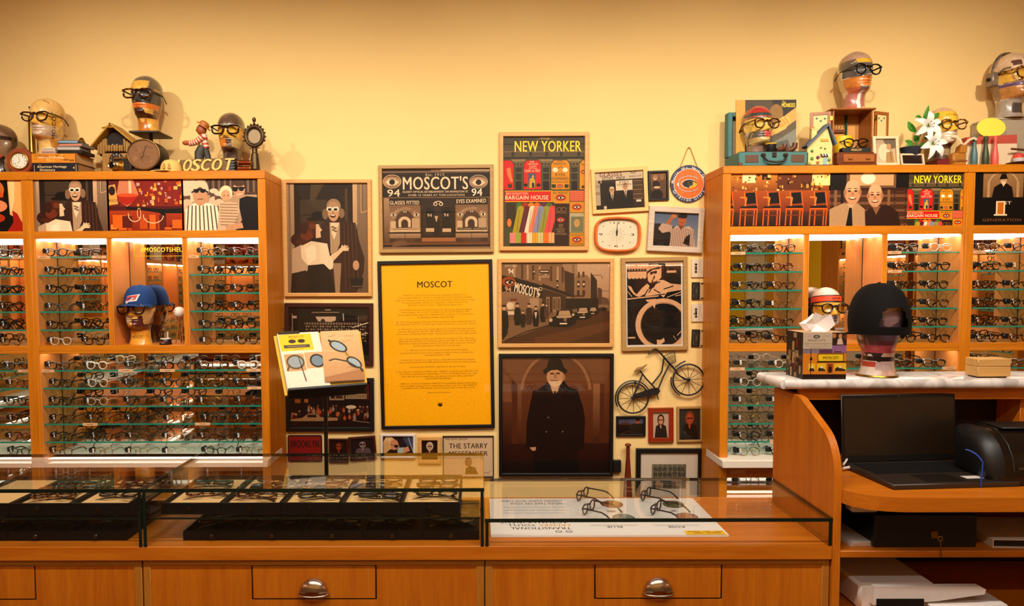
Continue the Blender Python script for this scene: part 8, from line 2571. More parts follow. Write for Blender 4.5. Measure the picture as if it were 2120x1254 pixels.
for i in range(5):
 tray(f'{ORDT[i]} black tray from the left on the glass shelf of the middle case', e[i], e[i + 1], ytr, zs2, 0.042, 0.36, LIN, 'black knobbed trays')
 heap(counts[i], e[i], e[i + 1], ytr, 0.36, zs2 + 0.0006 + 0.042 * 0.62, f'folded dark eyeglasses lying in the {ORDT[i]} tray of the middle shelf', f'eyeglasses in tray {i + 1}', False, 20 + i)
ylo = CF + 0.062
el = [at(378.5 + 124 * i, 1105, ylo).x for i in range(6)]
for i in range(5):
 tray(f'{ORDT[i]} black tray from the left standing on the counter of the middle case', el[i], min(el[i + 1], XG1[1] - 0.016), ylo, ZCTR, 0.033, 0.36, TRB, 'black knobbed trays')
 heap(3, el[i], el[i + 1], ylo, 0.36, ZCTR + 0.0006 + 0.033 * 0.62, f'dark sunglasses lying in the {ORDT[i]} counter tray of the middle case', f'sunglasses in counter tray {i + 1}', True, 40 + i, ['black'])
e0 = [at(268 - 124 * (3 - i), 1050, ytr).x for i in range(4)]
el0 = [at(263.5 - 124 * (3 - i), 1105, ylo).x for i in range(4)]
for i in range(3):
 nm = ['leftmost', 'middle', 'rightmost'][i]
 tray(f'{nm} black tray on the glass shelf of the left case', e0[i], e0[i + 1], ytr, zs2, 0.042, 0.36, LIN, 'black knobbed trays')
 if i: heap([0, 4, 3][i], e0[i], e0[i + 1], ytr, 0.36, zs2 + 0.0006 + 0.042 * 0.62, f'folded dark eyeglasses in the {nm} shelf tray of the left case', f'eyeglasses in left tray {i + 1}', False, 60 + i)
 tray(f'{nm} black tray on the counter of the left case', el0[i], el0[i + 1], ylo, ZCTR, 0.033, 0.36, TRB, 'black knobbed trays')
 heap(2, el0[i], el0[i + 1], ylo, 0.36, ZCTR + 0.0006 + 0.033 * 0.62, f'dark sunglasses in the {nm} counter tray of the left case', f'sunglasses in left tray {i + 1}', True, 70 + i, ['black'])

# white card with round sample lenses
zb_ = ZCTR + 0.010
fl, fr, bk = atz(1016, 1108, zb_), atz(1509, 1106, zb_), atz(1225, 1031, zb_)
x0, x1, y0, y1 = fl.x, fr.x, (fl.y + fr.y) / 2, bk.y
t = thing('display_card', 'white display card lying in the low glass case', 'card', ((x0 + x1) / 2, (y0 + y1) / 2, ZCTR + 0.0005))
w, d = x1 - x0, y1 - y0
part('board', MB().box(-w / 2, w / 2, -d / 2, d / 2, 0, 0.0095, 0.001), pm('white_card', '#e4dcd6', 0.35, var=0.02), t)
q = Print(w, d, 0, 0, w, d)
def U(px, py):
 p = atz(px, py, zb_)
 return p.x - x0, y1 - p.y
def utxt(s, zx0, zy0, zx1, zy1, c, bold=0.02):
 a = U(1000 + zx0 / 4.24, 960 + zy0 / 4.24); b = U(1000 + zx1 / 4.24, 960 + zy1 / 4.24)
 q.txt(s, a[0], a[1], b[0], b[1], c, bold, flip=True)
K_ = '#1c1614'
utxt('TRANSITIONAL', 240, 556, 775, 573, K_, 0.02); utxt("YOU'LL", 215, 530, 465, 546, K_, 0.02); utxt('LENSES', 495, 530, 765, 546, '#d8921c', 0.02); utxt('ACTUALLY WANT', 150, 505, 745, 521, K_, 0.02)
utxt('TO WEAR', 420, 484, 745, 497, K_, 0.02)
utxt('BLUE', 1085, 545, 1228, 560, K_); utxt('ROSE', 1620, 545, 1775, 560, K_); utxt('AMBER', 1085, 408, 1170, 424, K_); utxt('GREY', 1640, 405, 1700, 420, K_)
utxt('NEVER TAKE OFF YOUR', 235, 340, 695, 356, '#57504c', 0.0); utxt('SUNNIES AGAIN WITH THESE', 160, 318, 695, 333, '#57504c', 0.0)
for y_ in (380, 405, 430):
 a, b = U(1000 + 180 / 4.24, 960 + y_ / 4.24), U(1000 + 715 / 4.24, 960 + (y_ + 3) / 4.24)
 q.rect(a[0], a[1], b[0], b[1], '#b8b4b4')
for zx0, zx1 in ((940, 1355), (1490, 1895)):
 a, b = U(1000 + zx0 / 4.24, 960 + 537 / 4.24), U(1000 + zx1 / 4.24, 960 + 538.5 / 4.24)
 q.rect(a[0], a[1], b[0], b[1], '#8a8484')
a, b = U(1000 + 1760 / 4.24, 960 + 586 / 4.24), U(1000 + 2140 / 4.24, 960 + 622 / 4.24)
q.rect(a[0], a[1], b[0], b[1], '#e8b41c'); [q.rect(*U(1000 + x_ / 4.24, 960 + y_ / 4.24), *U(1000 + (x_ + w_) / 4.24, 960 + (y_ + 5) / 4.24), '#7a5a10') for x_, y_, w_ in ((1850, 604, 90), (1960, 604, 130), (1790, 593, 120), (1930, 593, 70), (2020, 593, 75))]
for zx in (665, 755):
 a = U(1000 + zx / 4.24, 960 + 594 / 4.24)
 q.ring(a[0], a[1], 0.013, 0.010, 0.003, K_)
q.build('card_print', t, INKM, (0, 0, 0.0097), (-PI / 2, 0, 0))
zc_ = ZCTR + 0.0112
for k, (zx, zy, tint, nm) in enumerate(((1135, 347, (0.85, 0.62, 0.35), 'amber'), (1235, 468, (0.75, 0.82, 0.82), 'pale blue'), (1670, 347, (0.60, 0.60, 0.42), 'grey green'), (1790, 458, (0.88, 0.66, 0.58), 'rose'))):
 p = atz(1000 + zx / 4.24, 960 + zy / 4.24, zc_ + 0.004)
 t = thing('sample_lens', f'round {nm} sample lens on the white card', 'lens', (p.x, p.y, zc_), 0, 'sample lenses on the card')
 part('lens_disc', MB().lathe([(0.042, 0.0), (0.042, 0.003), (0.030, 0.0045), (0.001, 0.005)], 36), glass('sample_' + nm, tint, 1.5), t)
 part('lens_edge', MB().tube([(0.0425 * math.cos(2 * PI * i / 36), 0.0425 * math.sin(2 * PI * i / 36), 0.0018) for i in range(36)], 0.0012, 6, closed=True), pm('lens_edge_dark', '#4a4038', 0.3), t)
for k, (zx, zy, col_, st_, nm) in enumerate(((880, 318, 'black', 'p3', 'black glasses at the back left of the white card'), (935, 440, 'brown', 'p3', 'brown glasses at the front left of the white card'), (1440, 318, 'black', 'p3', 'black glasses at the back right of the white card'), (1530, 440, 'brown', 'cat', 'dark brown glasses at the front right of the white card'))):
 p = atz(1000 + zx / 4.24, 960 + zy / 4.24, zc_)
 eyeglasses(st_, col_, (p.x, p.y + 0.02, zc_), (0, 0, R(-125)), nm, 'glasses on the white card', scale=0.88)

# --- caps, headband and niche things
def cap(label, base, rot, hs, colr, brim_col, logo=None, hole=False, k=1.0, zlow_=0.222, tilt=-0.10, big=1.0):
 """baseball cap on a head standing at base with scale hs"""
 t = thing('baseball_hat', label, 'cap', base, rot, None, hs)
 cm = pm('cap_cloth_' + colr, colr, 0.85, var=0.12, scale=120, spec=0.2)
 m = MB()
 nu, nv = 60, 20
 top = 0.122 * k
 T = Matrix.Translation((0, 0.006, zlow_)) @ Matrix.Rotation(tilt, 4, 'X')
 for i in range(nv + 1):
  e = PI / 2 * i / nv
  c = math.cos(e) ** (0.72 if hole else 0.62) * (1 - 0.10 * (1 - i / nv) ** 5 * (1 if hole else 0)) if i < nv else 0.012
  for j in range(nu):
   a = 2 * PI * j / nu
   rib = 1 + 0.012 * math.cos(6 * a) * math.sin(2 * e)
   m.v.append(tuple(T @ Vector((0.0845 * big * c * math.sin(a) * rib, -0.108 * big * c * math.cos(a) * rib, top * math.sin(e)))))
 for i in range(nv):
  for j in range(nu):
   a = 2 * PI * (j + 0.5) / nu
   da = abs((a - PI + PI) % (2 * PI) - PI)
   if hole and 2 <= i and (da / 0.5) ** 2 + ((i - 2) / 5.0) ** 2 < 1: continue
   q = (j + 1) % nu
   m.face([i * nu + j, i * nu + q, (i + 1) * nu + q, (i + 1) * nu + j])
 m.face([nv * nu + j for j in range(nu)])
 part('crown', m, cm, t, ang=70)
 part('button', MB().sph(tuple(T @ Vector((0, 0, top))), (0.007, 0.007, 0.004), 10, 6), cm, t)
 b = MB()
 nb_ = 16
 for lay in (0.0, -0.003):
  for i in range(nb_ + 1):
   a = R(-78 + 156 * i / nb_)
   xi, yi = 0.0845 * big * math.sin(a), -0.108 * big * math.cos(a)
   xo, yo = 0.092 * big * math.sin(a), -0.108 * big * math.cos(a) - 0.072 * math.cos(a) ** 0.8
   dr_ = 0.012 * (1 - math.cos(a)) + 0.004
   b.v += [tuple(T @ Vector((xi, yi, 0.003 + lay))), tuple(T @ Vector((xo, yo, 0.003 + lay - dr_ - 0.006)))]
 for i in range(nb_):
  q = 2 * i
  b.face([q, q + 1, q + 3, q + 2])
  q2 = 2 * (nb_ + 1) + q
  b.face([q2, q2 + 2, q2 + 3, q2 + 1])
  b.face([q + 1, q2 + 1, q2 + 3, q + 3])
 part('brim', b, pm('cap_cloth_' + brim_col, brim_col, 0.85, var=0.12, scale=120, spec=0.2), t, ang=60)
 if logo: logo(t, T, top, big)
 return t
def blue_logo(t, T, top, big):
 """slanting red and white shield embroidered on the front panel"""
 shapes = [('#d8d0c8', [(-0.040, 0.010), (0.030, 0.022), (0.042, 0.062), (-0.026, 0.050)]), ('#b82c24', [(-0.036, 0.020), (0.024, 0.030), (0.034, 0.058), (-0.026, 0.047)]), ('#2c4a8a', [(-0.020, 0.030), (0.0, 0.034), (0.004, 0.043), (-0.016, 0.039)]),
              ('#d8d0c8', [(-0.034, 0.004), (-0.024, 0.006), (0.018, 0.040), (0.008, 0.040)])]
 for k, (c, pts) in enumerate(shapes):
  m = MB().color(c)
  n_ = 6
  A_, B_, C_, D_ = [Vector(v) for v in pts]
  for i in range((n_ + 1) ** 2):
   x, z = (A_.lerp(B_, i % (n_ + 1) / n_)).lerp(D_.lerp(C_, i % (n_ + 1) / n_), i // (n_ + 1) / n_)
   f = max(0.05, 1 - (z / top) ** 2) ** 0.31
   y = -0.108 * big * f * math.sqrt(max(0.05, 1 - (x / (0.0845 * big * f)) ** 2)) - 0.0025 - k * 0.0008
   m.v.append(tuple(T @ Vector((x, y, z))))
  for i in range(n_ * n_):
   q = i // n_ * (n_ + 1) + i % n_
   m.face([q, q + 1, q + n_ + 2, q + n_ + 1])
  part('emblem_patch', m, INKM, t, smooth=False)
cap('blue baseball cap with a red and white emblem on a niche head', h9, HR9, 1.02, '#1c3a70', '#1c3a70', blue_logo, k=0.98, zlow_=0.232, tilt=-0.06, big=1.02)
cap('black mesh baseball cap worn backwards on the marble top head', h11, HR11, 1.08, '#0c0908', '#0c0908', None, True, 1.59, 0.153, 0.03, 1.27)

# orange headband
t = thing('headband', 'orange sports headband with black edges on a niche head', 'headband', h10, HR10, None, 0.98)
def band(z0, z1, grow):
 m = MB()
 n = 48
 for z in (z0, z1):
  for i in range(n):
   a = 2 * PI * i / n
   hw, fr, bk = _interp(z)
   x = (hw + grow) * math.sin(a); y = -(fr + grow) * math.cos(a) if math.cos(a) > 0 else -(bk + grow) * math.cos(a)
   m.v.append((x, y, z - y * 0.12))
 for i in range(n):
  q = (i + 1) % n
  m.face([i, q, n + q, n + i])
 return m
part('black_edge', band(0.238, 0.282, 0.004), BLACK, t)
part('orange_band', band(0.244, 0.276, 0.0055), pm('orange_elastic', '#d8461c', 0.7, var=0.05), t)
vs, fs, bb = glyphs('splund', 0.03)
m = MB().color('#1c0c08')
for gx, gy in vs:
 u_, v_ = (gx - (bb[0] + bb[2]) / 2) * 0.022, (gy - (bb[1] + bb[3]) / 2) * 0.022
 a_ = u_ / 0.09 + 0.15
 hw, fr, bk = _interp(0.26)
 y_ = -(fr + 0.0068) * math.cos(a_)
 m.v.append(((hw + 0.0068) * math.sin(a_), y_, 0.260 + v_ - y_ * 0.12))
for f in fs: m.face(list(f))
part('band_lettering', m, INKM, t, smooth=False)

# snow globe, baseball on its stand
p = at(343, 712, CAB + 0.055); p.z = ZL['zrail0'] + 0.0005
t = thing('snow_globe', 'small snow globe beside the capped head', 'snow globe', p)
part('base', MB().lathe([(0.034, 0), (0.036, 0.004), (0.033, 0.030), (0.030, 0.034)], 28), pm('globe_base_dark', '#1c0c08', 0.4), t)
q = Print(0.05, 0.02, 0, 0, 50, 20).txt('MOSCOT', 8, 3, 42, 9, '#c83a2c', 0.03).rect(14, 12, 36, 14.5, '#b8a898')
q.build('base_print', t, INKM, (0, -0.0362, 0.016))
part('globe', MB().sph((0, 0, 0.066), 0.036, 26, 16), glass('globe_glass', (0.93, 0.92, 0.88), 1.45), t)
part('figure', MB().color('#2a1c14').box(-0.018, -0.006, -0.005, 0.005, 0.0345, 0.085).color('#8a6a48').box(-0.004, 0.010, -0.008, 0.004, 0.0345, 0.070).color('#d8ccc0').box(0.011, 0.018, -0.004, 0.004, 0.0345, 0.078).color('#e0d8cc').lathe([(0.030, 0), (0.028, 0.004)], 20, cz=0.0345), PAINTM, t)
p = at(373, 712, CAB + 0.09); p.z = ZL['zrail0'] + 0.0005
zb3 = at(373, 655, CAB + 0.09).z - p.z
t = thing('ball_stand', 'little wooden tripod stand at the niche divider', 'stand', p)
for i in range(3):
 a = R(100 + 120 * i)
 part('leg', MB().tube([(0.026 * math.cos(a), 0.026 * math.sin(a), 0.003), (0.010 * math.cos(a + 0.5), 0.010 * math.sin(a + 0.5), zb3 * 0.55), (0.018 * math.cos(a + 1.0), 0.018 * math.sin(a + 1.0), zb3 - 0.004)], 0.004, 8), JW, t)
part('ring', MB().tube([(0.0165 * math.cos(2 * PI * i / 20), 0.0165 * math.sin(2 * PI * i / 20), zb3 - 0.004) for i in range(20)], 0.003, 6, closed=True), JW, t)
t = thing('baseball', 'white baseball with a red mark on the wooden stand', 'ball', (p.x, p.y, p.z + zb3 + 0.026))
part('ball', MB().sph((0, 0, 0), 0.034, 24, 14), pm('ball_leather', '#dcd0c0', 0.6, var=0.04), t)
part('red_mark', MB().tube([(-0.016 + 0.011 * math.cos(a), -0.0305 + 0.0012 * math.cos(a), 0.008 + 0.008 * math.sin(a)) for a in [2 * PI * i / 16 for i in range(16)]], 0.0016, 6, closed=True), pm('red_ink', '#b83024', 0.6), t)

# --- things on the desk
ZMt = ZM1 + 0.0006
# tissue box
yt0 = 2.725
x0, x1 = at(1662, 740, yt0).x, at(1752, 740, yt0).x
w, d, h = x1 - x0, 0.145, 0.187
t = thing('tissue_box', 'printed tissue box with a white tissue on the marble top', 'tissue box', ((x0 + x1) / 2, yt0, ZMt))
part('box', MB().box(-w / 2, w / 2, 0, d, 0, h, 0.0008), pm('box_card_tan', '#c8a078', 0.6, var=0.05), t)
q = Print(w, h, 325, 600, 795, 1105, '#57381c')
q.rect(325, 600, 640, 775, '#b8a48c').ell(470, 645, 36, 20, '#3a3028').ell(470, 645, 22, 12, '#8a8070').line([(340, 640), (420, 640)], 2, '#6a5c4c').line([(520, 640), (620, 640)], 2, '#6a5c4c')
q.txt("MOSCOT'S", 380, 674, 565, 696, '#4a4034', 0.02).txt('94 RIVINGTON STREET 94', 335, 714, 632, 730, '#5a4c3c', 0.01).rect(350, 746, 620, 751, '#8a7c68').rect(400, 763, 560, 767, '#8a7c68')
q.rect(640, 600, 795, 740, '#2a1a10').ell(660, 635, 22, 26, '#a86a3c').ell(725, 640, 20, 26, '#b88050').poly([(690, 730), (700, 670), (740, 660), (760, 730)], '#c8a898').ell(775, 650, 18, 26, '#57301c')
q.rect(640, 740, 795, 820, '#8a5a80').rect(325, 780, 640, 830, '#7a6a78').rect(500, 785, 640, 830, '#57304a').rect(660, 805, 740, 815, '#2a141c')
q.rect(325, 825, 795, 1052, '#c8761c').rect(485, 828, 768, 915, '#3a2008').rect(492, 836, 760, 908, '#e0b818').txt('MOSCOT', 545, 858, 712, 890, '#1c1208', 0.05).rect(478, 912, 795, 926, '#2a1408')
for a_, b_ in ((388, 460), (482, 576), (665, 795)):
 q.rect(a_, 935, b_, 1018, '#e0b020').poly([(a_ + 5, 1018), (a_ + 15, 985), (a_ + 40, 975), (b_ - 8, 1000), (b_ - 4, 1018)], '#2a2418').ell((a_ + b_) / 2, 975, 12, 12, '#d8d0c0')
q.rect(592, 938, 650, 1038, '#8a3a14').ell(622, 1000, 18, 36, '#1c0c08').line([(410, 780), (412, 1052)], 8, '#2a1a10').ell(414, 885, 14, 18, '#1c120c').rect(325, 1052, 795, 1105, '#1c0a06')
q.build('front_print', t, INKM, (0, -0.0004, h / 2))
q = Print(d, h, 0, 0, 100, 130, '#2a1a12')
rr = random.Random(12)
for i in range(46):
 x, y = rr.uniform(0, 88), rr.uniform(0, 118)
 q.rect(x, y, x + rr.uniform(5, 22), y + rr.uniform(5, 26), rr.choice(['#57402c', '#8a6a44', '#1c100a', '#3a2418', '#a88a60', '#6a1c14', '#2c1812']))
q.build('side_print', t, INKM, (-w / 2 - 0.0004, d / 2, h / 2), (0, 0, -PI / 2))
TIS = pm('tissue_paper', '#ece4e0', 0.9, var=0.03)
m = MB()
sh1 = [(-0.030, 0.05, h - 0.002), (0.035, 0.05, h - 0.002), (0.055, 0.03, h + 0.03), (0.040, 0.035, h + 0.072), (0.012, 0.05, h + 0.066), (-0.012, 0.06, h + 0.078), (-0.030, 0.045, h + 0.055), (-0.062, 0.035, h + 0.035), (-0.045, 0.04, h + 0.015)]
cen = (0.0, 0.075, h + 0.03)
n0 = len(m.v)
m.v += sh1 + [cen]
for i in range(len(sh1)):
 m.face([n0 + i, n0 + (i + 1) % len(sh1), n0 + len(sh1)])
sh2 = [(x * 0.9 + 0.006, 0.15 - y * 0.9, z - 0.006) for x, y, z in sh1]
n0 = len(m.v)
m.v += sh2 + [cen]
for i in range(len(sh2)):
 m.face([n0 + (i + 1) % len(sh2), n0 + i, n0 + len(sh2)])
part('tissue', m, TIS, t, smooth=False)
# wooden box
yw = 2.74
x0, x1 = at(2025, 765, yw).x, at(2093, 765, yw).x
w = x1 - x0
t = thing('wooden_box', 'plain pine box on the marble top at the right', 'box', ((x0 + x1) / 2, yw, ZMt))
part('body', MB().box(-w / 2, w / 2, 0, 0.075, 0.005, 0.045, 0.002), wood('pine_box', '#c8924c', '#dcae68', 'x', 0.5, 30), t)
part('lid', MB().box(-w / 2, w / 2, 0, 0.075, 0.0455, 0.077, 0.003), wood('pine_box', '#c8924c', '#dcae68', 'x'), t)
for s in (-1, 1):
 part('foot', MB().box(s * (w / 2 - 0.02) - 0.012, s * (w / 2 - 0.02) + 0.012, 0.01, 0.065, 0, 0.0048), BLACK, t)

# laptop
zl_ = ZDT + 0.020
FL, FR, BLp = atz(1850, 1003, zl_), atz(2113, 996, zl_), atz(1765, 956, zl_)
yaw = math.atan2(FR.y - FL.y, FR.x - FL.x)
lw = (FR - FL).length
Rz = Matrix.Rotation(yaw, 4, 'Z')
ld = (Rz.inverted() @ (BLp - FL)).y
c = (FL + FR) / 2
t = thing('laptop', 'open black laptop with a dark screen on the desk', 'laptop', (c.x, c.y, ZDT + 0.0006), (0, 0, yaw))
LAP = pm('laptop_shell', '#2a2018', 0.4, var=0.1)
part('base', MB().box(-lw / 2, lw / 2, 0, ld, 0, 0.019, 0.003), LAP, t)
key = MB().box(0, 0.92, 0, 0.78, 0, 0.0014)
kw, kd = lw * 0.86, ld * 0.46
rows_, cols_ = 6, 15
km = MB().box(-kw / cols_ * 0.44, kw / cols_ * 0.44, -kd / rows_ * 0.43, kd / rows_ * 0.43, 0, 0.0016).mesh('key', pm('laptop_key', '#0c0a0a', 0.5), False)
part('keyboard_well', MB().box(-kw / 2 - 0.004, kw / 2 + 0.004, ld * 0.44, ld * 0.93, 0.0191, 0.0194), BLACK, t, smooth=False)
for r_ in range(rows_):
 for c_ in range(cols_):
  if r_ == 0 and 4 <= c_ <= 8: continue
  obj('key', km, t, (-kw / 2 + kw * (c_ + 0.5) / cols_, ld * 0.455 + kd * (r_ + 0.5) / rows_, 0.0194))
obj('space_key', MB().box(-kw / cols_ * 2.4, kw / cols_ * 2.4, -kd / rows_ * 0.43, kd / rows_ * 0.43, 0, 0.0016).mesh('space_key', MATS['laptop_key'], False), t, (-kw / 2 + kw * 6.5 / cols_, ld * 0.455 + kd * 0.5 / rows_, 0.0194))
part('touchpad', MB().box(-lw * 0.20, lw * 0.10, ld * 0.06, ld * 0.38, 0.0191, 0.0196), pm('touchpad', '#1c1612', 0.3), t, smooth=False)
part('white_sticker', MB().box(lw * 0.16, lw * 0.36, ld * 0.16, ld * 0.27, 0.0191, 0.0195), WHTF, t, smooth=False)
lh = 0.268
s_ = part('screen_lid', MB().box(-lw / 2, lw / 2, 0, 0.008, 0, lh, 0.003), LAP, t, (0, ld - 0.006, 0.0195), (R(-4), 0, 0))
part('bezel', MB().box(-lw / 2 + 0.002, lw / 2 - 0.002, -0.0008, 0, 0.003, lh - 0.003), BLACK, s_, smooth=False)
part('display', MB().box(-lw / 2 + 0.010, lw / 2 - 0.010, -0.0012, -0.0009, 0.026, lh - 0.016), pm('reflection_brown_display', '#1e1206', 0.35, spec=0.8, var=0.05), s_, smooth=False)  # brown base colour stands in for the warm reflection on the screen
part('webcam', MB().cyl((0, -0.0016, lh - 0.009), (0, -0.0008, lh - 0.009), 0.0022, n=10), CHROME, s_)
# label printer
xp, yp = at(2016, 950, 2.54).x, 2.54
t = thing('label_printer', 'rounded black label printer at the right edge of the desk', 'printer', (xp, yp, ZDT + 0.0006))
prof = [(-0.115, 0.004), (-0.118, 0.05), (-0.108, 0.10), (-0.085, 0.142), (-0.05, 0.172), (-0.005, 0.188), (0.06, 0.190), (0.095, 0.185), (0.10, 0.004)]
part('body', MB().prism(prof, 0.03, 0.34, 'yz'), pm('printer_black', '#120c08', 0.22, var=0.1), t, ang=40)
m = MB()
for k, (sc, xx) in enumerate(((1.0, 0.03), (0.97, 0.008), (0.88, -0.012), (0.6, -0.026), (0.1, -0.030))):
 for y, z in prof:
  m.v.append((xx, 0.0 + (y - (-0.01)) * sc - 0.01, 0.09 + (z - 0.09) * sc if z > 0.01 or sc == 1 else 0.09 + (z - 0.09) * sc))
n = len(prof)
for k in range(4):
 for j in range(n):
  q2 = (j + 1) % n
  m.face([k * n + j, (k + 1) * n + j, (k + 1) * n + q2, k * n + q2])
m.face([4 * n + j for j in range(n)])
part('end_cap', m, BLACK, t, ang=70)
part('lid_seam', MB().tube([(0.06, y * 1.005 - 0.0, z * 1.003 + 0.0005) for y, z in prof[1:7]], 0.0025, 6), BLACK, t)
part('top_plate', MB().box(0.08, 0.30, -0.03, 0.085, 0.1885, 0.194, 0.002), BLACK, t)
part('paper_slot', MB().box(0.075, 0.34, -0.1195, -0.112, 0.060, 0.068), pm('slot_grey', '#3a2c1c', 0.4), t, smooth=False)
part('indicator', MB().box(-0.026, -0.022, -0.055, -0.047, 0.075, 0.093, 0.001), WHTF, t)
part('red_led', MB().sph((0.19, -0.066, 0.165), 0.004, 8, 6), emis('red_led', '#ff3020', 1.5), t)
o = part('blue_cable', MB().tube([at(1999, 930, 2.44) + Vector((0, 0, 0)), at(2009, 933, 2.43), at(2018, 938, 2.42), at(2026, 944.5, 2.41), at(2031, 951, 2.405), at(2034.5, 957, 2.40), Vector((at(2036, 964, 2.40).x, 2.41, ZDT + 0.004))], 0.0028, 8), pm('blue_cable_pvc', '#1440a0', 0.4), None)
tag(o, 'blue cable running down beside the printer', 'cable')
p = atz(2116, 985, ZDT + 0.015)
t = thing('computer_mouse', 'dark computer mouse at the right edge of the desk', 'mouse', (p.x, p.y, ZDT + 0.0006), 0.2)
part('shell', MB().sph((0, 0, 0.014), (0.032, 0.052, 0.019), 20, 12), pm('mouse_blue_grey', '#1c242c', 0.35), t)
part('wheel', MB().cyl((-0.003, -0.03, 0.028), (0.003, -0.03, 0.028), 0.006, n=12), BLACK, t)
o = part('white_plug', MB().tube([atz(1745, 969, ZDT + 0.012), atz(1762, 967, ZDT + 0.012), atz(1772, 966, ZDT + 0.012)], [0.005, 0.007, 0.0045], 8).tube([atz(1746, 962, ZDT + 0.02), atz(1752, 953, ZDT + 0.03), atz(1756, 944, ZDT + 0.04)], 0.004, 6), WHTF, None)
tag(o, 'white charging plug and cable left of the laptop', 'plug')

# under the desk
o = part('power_strip', MB().box(0, 0.10, 0, 0.05, -0.036, -0.0005, 0.008), WHTF, None, (at(1757, 1050, 2.42).x, 2.40, zdb))
tag(o, 'white socket block fixed under the desktop', 'socket block')
pp = at(1745, 1125, 2.47)
t = thing('paper_stack', 'small stack of white paper on the under shelf', 'paper', (pp.x + 0.09, 2.55, zsh + 0.0006), 0.12)
for k in range(4):
 part('sheet', MB().box(-0.09, 0.085, -0.10, 0.11, k * 0.004, k * 0.004 + 0.003), WHTF, t, rot=(0, 0, 0.02 * k), smooth=False)
p = at(1921, 1139, CF + 0.06)
t = thing('key', 'small brass key hanging from a box lock on the under shelf', 'key', (p.x, CF - 0.004, zsh))
part('key_bow', MB().tube([(0.008 * math.cos(2 * PI * i / 16), 0, 0.046 + 0.008 * math.sin(2 * PI * i / 16)) for i in range(16)], 0.002, 6, closed=True), BRASS, t)
part('key_chain', MB().tube([(0, 0, 0.038), (0.002, -0.002, 0.015), (0.004, -0.003, -0.022)], 0.002, 6), BRASS, t)
x0, x1 = at(1800, 1100, CF + 0.06).x, at(2010, 1100, CF + 0.06).x
t = thing('lock_box', 'black lock box in the shade of the under shelf', 'box', ((x0 + x1) / 2, CF + 0.03, zsh + 0.0006))
part('box_body', MB().box(-(x1 - x0) / 2, (x1 - x0) / 2, 0, 0.25, 0, 0.12, 0.003), BLACK, t)
part('lock_plate', MB().box(p.x - (x0 + x1) / 2 - 0.012, p.x - (x0 + x1) / 2 + 0.012, -0.003, -0.0002, 0.035, 0.06), BRASS, t)
p = at(2030, 1135, CF + 0.02)
t = thing('ring_binder', 'pale bound folder lying on the under shelf', 'folder', (at(2075, 1120, CF + 0.1).x + 0.05, CF + 0.02, zsh + 0.0006), -0.05)
part('cover', MB().box(-0.14, 0.14, 0, 0.24, 0, 0.003).box(-0.14, 0.14, 0, 0.24, 0.028, 0.031).box(-0.14, -0.137, 0, 0.24, 0.003, 0.028), MATB, t, smooth=False)
part('pages', MB().box(-0.13, 0.13, 0.008, 0.23, 0.0035, 0.0275), BLACK, t, smooth=False)
zpb = 0.4456
t = thing('office_printer', 'white office printer on the bottom shelf of the desk', 'printer', (at(1790, 1230, CF + 0.05).x, CF + 0.03, zpb))
zp1 = at(1850, 1213, CF + 0.03).z - zpb
part('case', MB().box(-0.02, 0.26, 0.02, 0.40, 0, zp1, 0.010), WHTF, t)
part('arm', MB().prism([(0.02, zp1 - 0.07), (0.02, zp1), (0.40, zp1), (0.425, zp1 - 0.012), (0.42, zp1 - 0.03), (0.25, zp1 - 0.055)], -0.002, 0.0195, 'xz'), WHTF, t)
part('output_slot', MB().box(0.03, 0.20, -0.006, -0.0025, zp1 - 0.14, zp1 - 0.045), BLACK, t, smooth=False)
part('paper_tray', MB().box(0.22, 0.50, -0.012, 0.10, zp1 - 0.085, zp1 - 0.065, 0.003), WHTF, t)

# --- lamps on the ceiling and the opposite side of the shop
for i, (tx, ty) in enumerate(TUBES):
 t = thing('tube_light', f'{["first", "second", "third", "fourth", "fifth", "sixth"][i]} linear ceiling lamp of the shop', 'ceiling lamp', (tx, ty, CEIL), 0, 'linear ceiling lamps')
 part('housing', MB().box(-0.76, 0.76, -0.055, 0.055, -0.07, -0.0005, 0.004), WHTF, t)
 for s in (-1, 1):
  part('end_cap', MB().box(s * 0.745, s * 0.76, -0.055, 0.055, -0.082, -0.0705), WHTF, t, smooth=False)
for i, (sx, ax, en) in enumerate(SPOTS):
 t = thing('track_spot', f'{["first", "second", "third", "fourth", "fifth", "sixth"][i]} black track spotlight from the left', 'spotlight', (sx, TRACK_Y, TRACK_Z), 0, 'track spotlights')
 part('stem', MB().cyl((0, 0, 0), (0, 0, CEIL - TRACK_Z - 0.021), 0.01, n=10), BLACK, t)
 part('can', MB().lathe([(0.055, 0.06), (0.055, -0.06), (0.05, -0.06), (0.045, 0.05)], 22, Matrix.Rotation(R(-40), 4, 'X'), 0, -0.055, -0.06), BLACK, t)
o = part('lamp_track', MB().box(-3.2, 3.2, -0.018, 0.018, -0.02, -0.0005), BLACK, None, (0, TRACK_Y, CEIL), smooth=False)
tag(o, 'long black lamp track on the ceiling', 'lamp track')

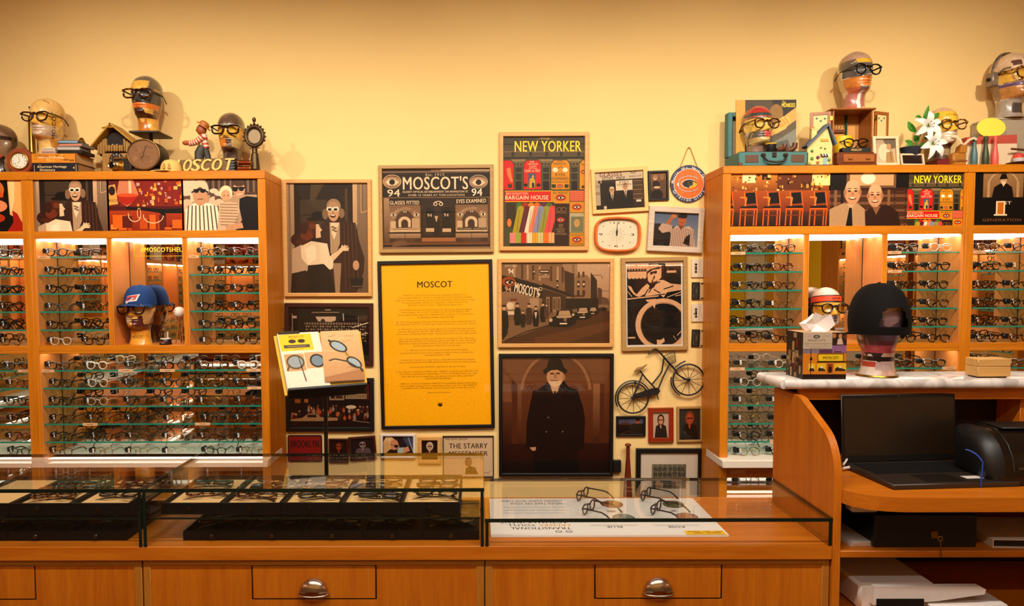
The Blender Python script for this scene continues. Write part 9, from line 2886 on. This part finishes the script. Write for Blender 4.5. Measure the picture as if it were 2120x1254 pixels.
def copy_tree(o, parent=None):
 c = o.copy(); COL.objects.link(c); c.parent = parent
 if o.name.startswith('mirror') and 'seam' not in o.name and o.data:
  c.data = o.data.copy(); c.data.materials[0] = PANEL; c.name = 'bay_back'
 for ch in list(o.children): copy_tree(ch, c)
 return c
cy = RY0 + WALL + 0.002
W1, W2 = RX0 + WALL, RX1 - WALL
st = MB()
rim = eye_meshes('p3')[0]
for src, bays, zs, loc, rz, lab in ((cabL, BAYL, UPL + LOWL, (-5.75, cy, 0), PI, 'beech display cabinet on the far wall behind the viewer at left'), (cabR, BAYR, UPR + LOWR, (4.9, cy, 0), PI, 'beech display cabinet on the far wall behind the viewer at right'),
  (cabL, BAYL, UPL + LOWL, (W1, 2.55, 0), PI / 2, 'beech display cabinet on the left side wall, mirrored in the shelf bays'), (cabL, BAYL, UPL + LOWL, (W1, 1.05, 0), PI / 2, 'beech display cabinet on the left side wall near the corner'),
  (cabL, BAYL, UPL + LOWL, (W1, 4.06, 0), PI / 2, 'beech display cabinet on the left side wall nearest the back wall'), (cabR, BAYR, UPR + LOWR, (W2, 4.12, 0), -PI / 2, 'beech display cabinet on the right side wall nearest the back wall'),
  (cabR, BAYR, UPR + LOWR, (W2, 2.6, 0), -PI / 2, 'beech display cabinet on the right side wall, mirrored in the shelf bays')):
 c = copy_tree(src)
 c.rotation_euler = (0, 0, rz)
 c.location = loc
 c['label'] = lab
 M = Matrix.Translation(loc) @ Matrix.Rotation(rz, 4, 'Z')
 for bi in (0, 1, 2):
  for zi, z in enumerate(zs):
   if bi == 1 and zi < 5: continue
   for k in (0.28, 0.72):
    st.add(rim, M @ Matrix.Translation((bays[bi][0] + (bays[bi][1] - bays[bi][0]) * k, YG, z + 0.026)))
o = part('eyeglass_rows', st, acetate('black'), None)
o['kind'] = 'stuff'
tag(o, 'rows of dark eyeglasses on the opposite wall shelves', 'eyeglasses')
for x0, x1, nm in ((-1.2, -0.2, 'yellow'), (4.02, 4.28, 'golden'), (4.34, 4.6, 'cream'), (4.64, 4.86, 'amber')):
 t = thing('wall_banner', f'{nm} banner on the wall behind the viewer', 'banner', ((x0 + x1) / 2, RY0 + 0.002, 1.9))
 part('banner_panel', MB().box(-(x1 - x0) / 2, (x1 - x0) / 2, 0, 0.02, -0.9, 0.9), pm('banner_' + nm, {'yellow': '#f0b400', 'golden': '#e8b81c', 'cream': '#ecdcb0', 'amber': '#e0a01c'}[nm], 0.6), t, smooth=False)
 part('banner_rail', MB().box(-(x1 - x0) / 2 - 0.01, (x1 - x0) / 2 + 0.01, -0.001, 0.03, 0.9, 0.93), BLACK, t, smooth=False)

t = thing('wall_banner', 'tall yellow banner on the right side wall', 'banner', (RX1 - 0.002, -1.5, 1.9))
part('banner_panel', MB().box(-0.02, 0, -0.27, 0.25, -0.9, 0.9), MATS['banner_yellow'], t, smooth=False)
part('banner_rail', MB().box(-0.03, 0.001, -0.28, 0.26, 0.9, 0.93), BLACK, t, smooth=False)
t = thing('wall_pilaster', 'wide beech pilaster on the right side wall', 'pilaster', (RX1 - 0.002, -0.8, 0.0005))
part('shaft', MB().box(-0.08, 0, -0.40, 0.40, 0.1, 2.4, 0.004), WOODZ, t)
part('plinth', MB().box(-0.09, 0, -0.41, 0.41, 0, 0.0995, 0.004), WOODX, t)
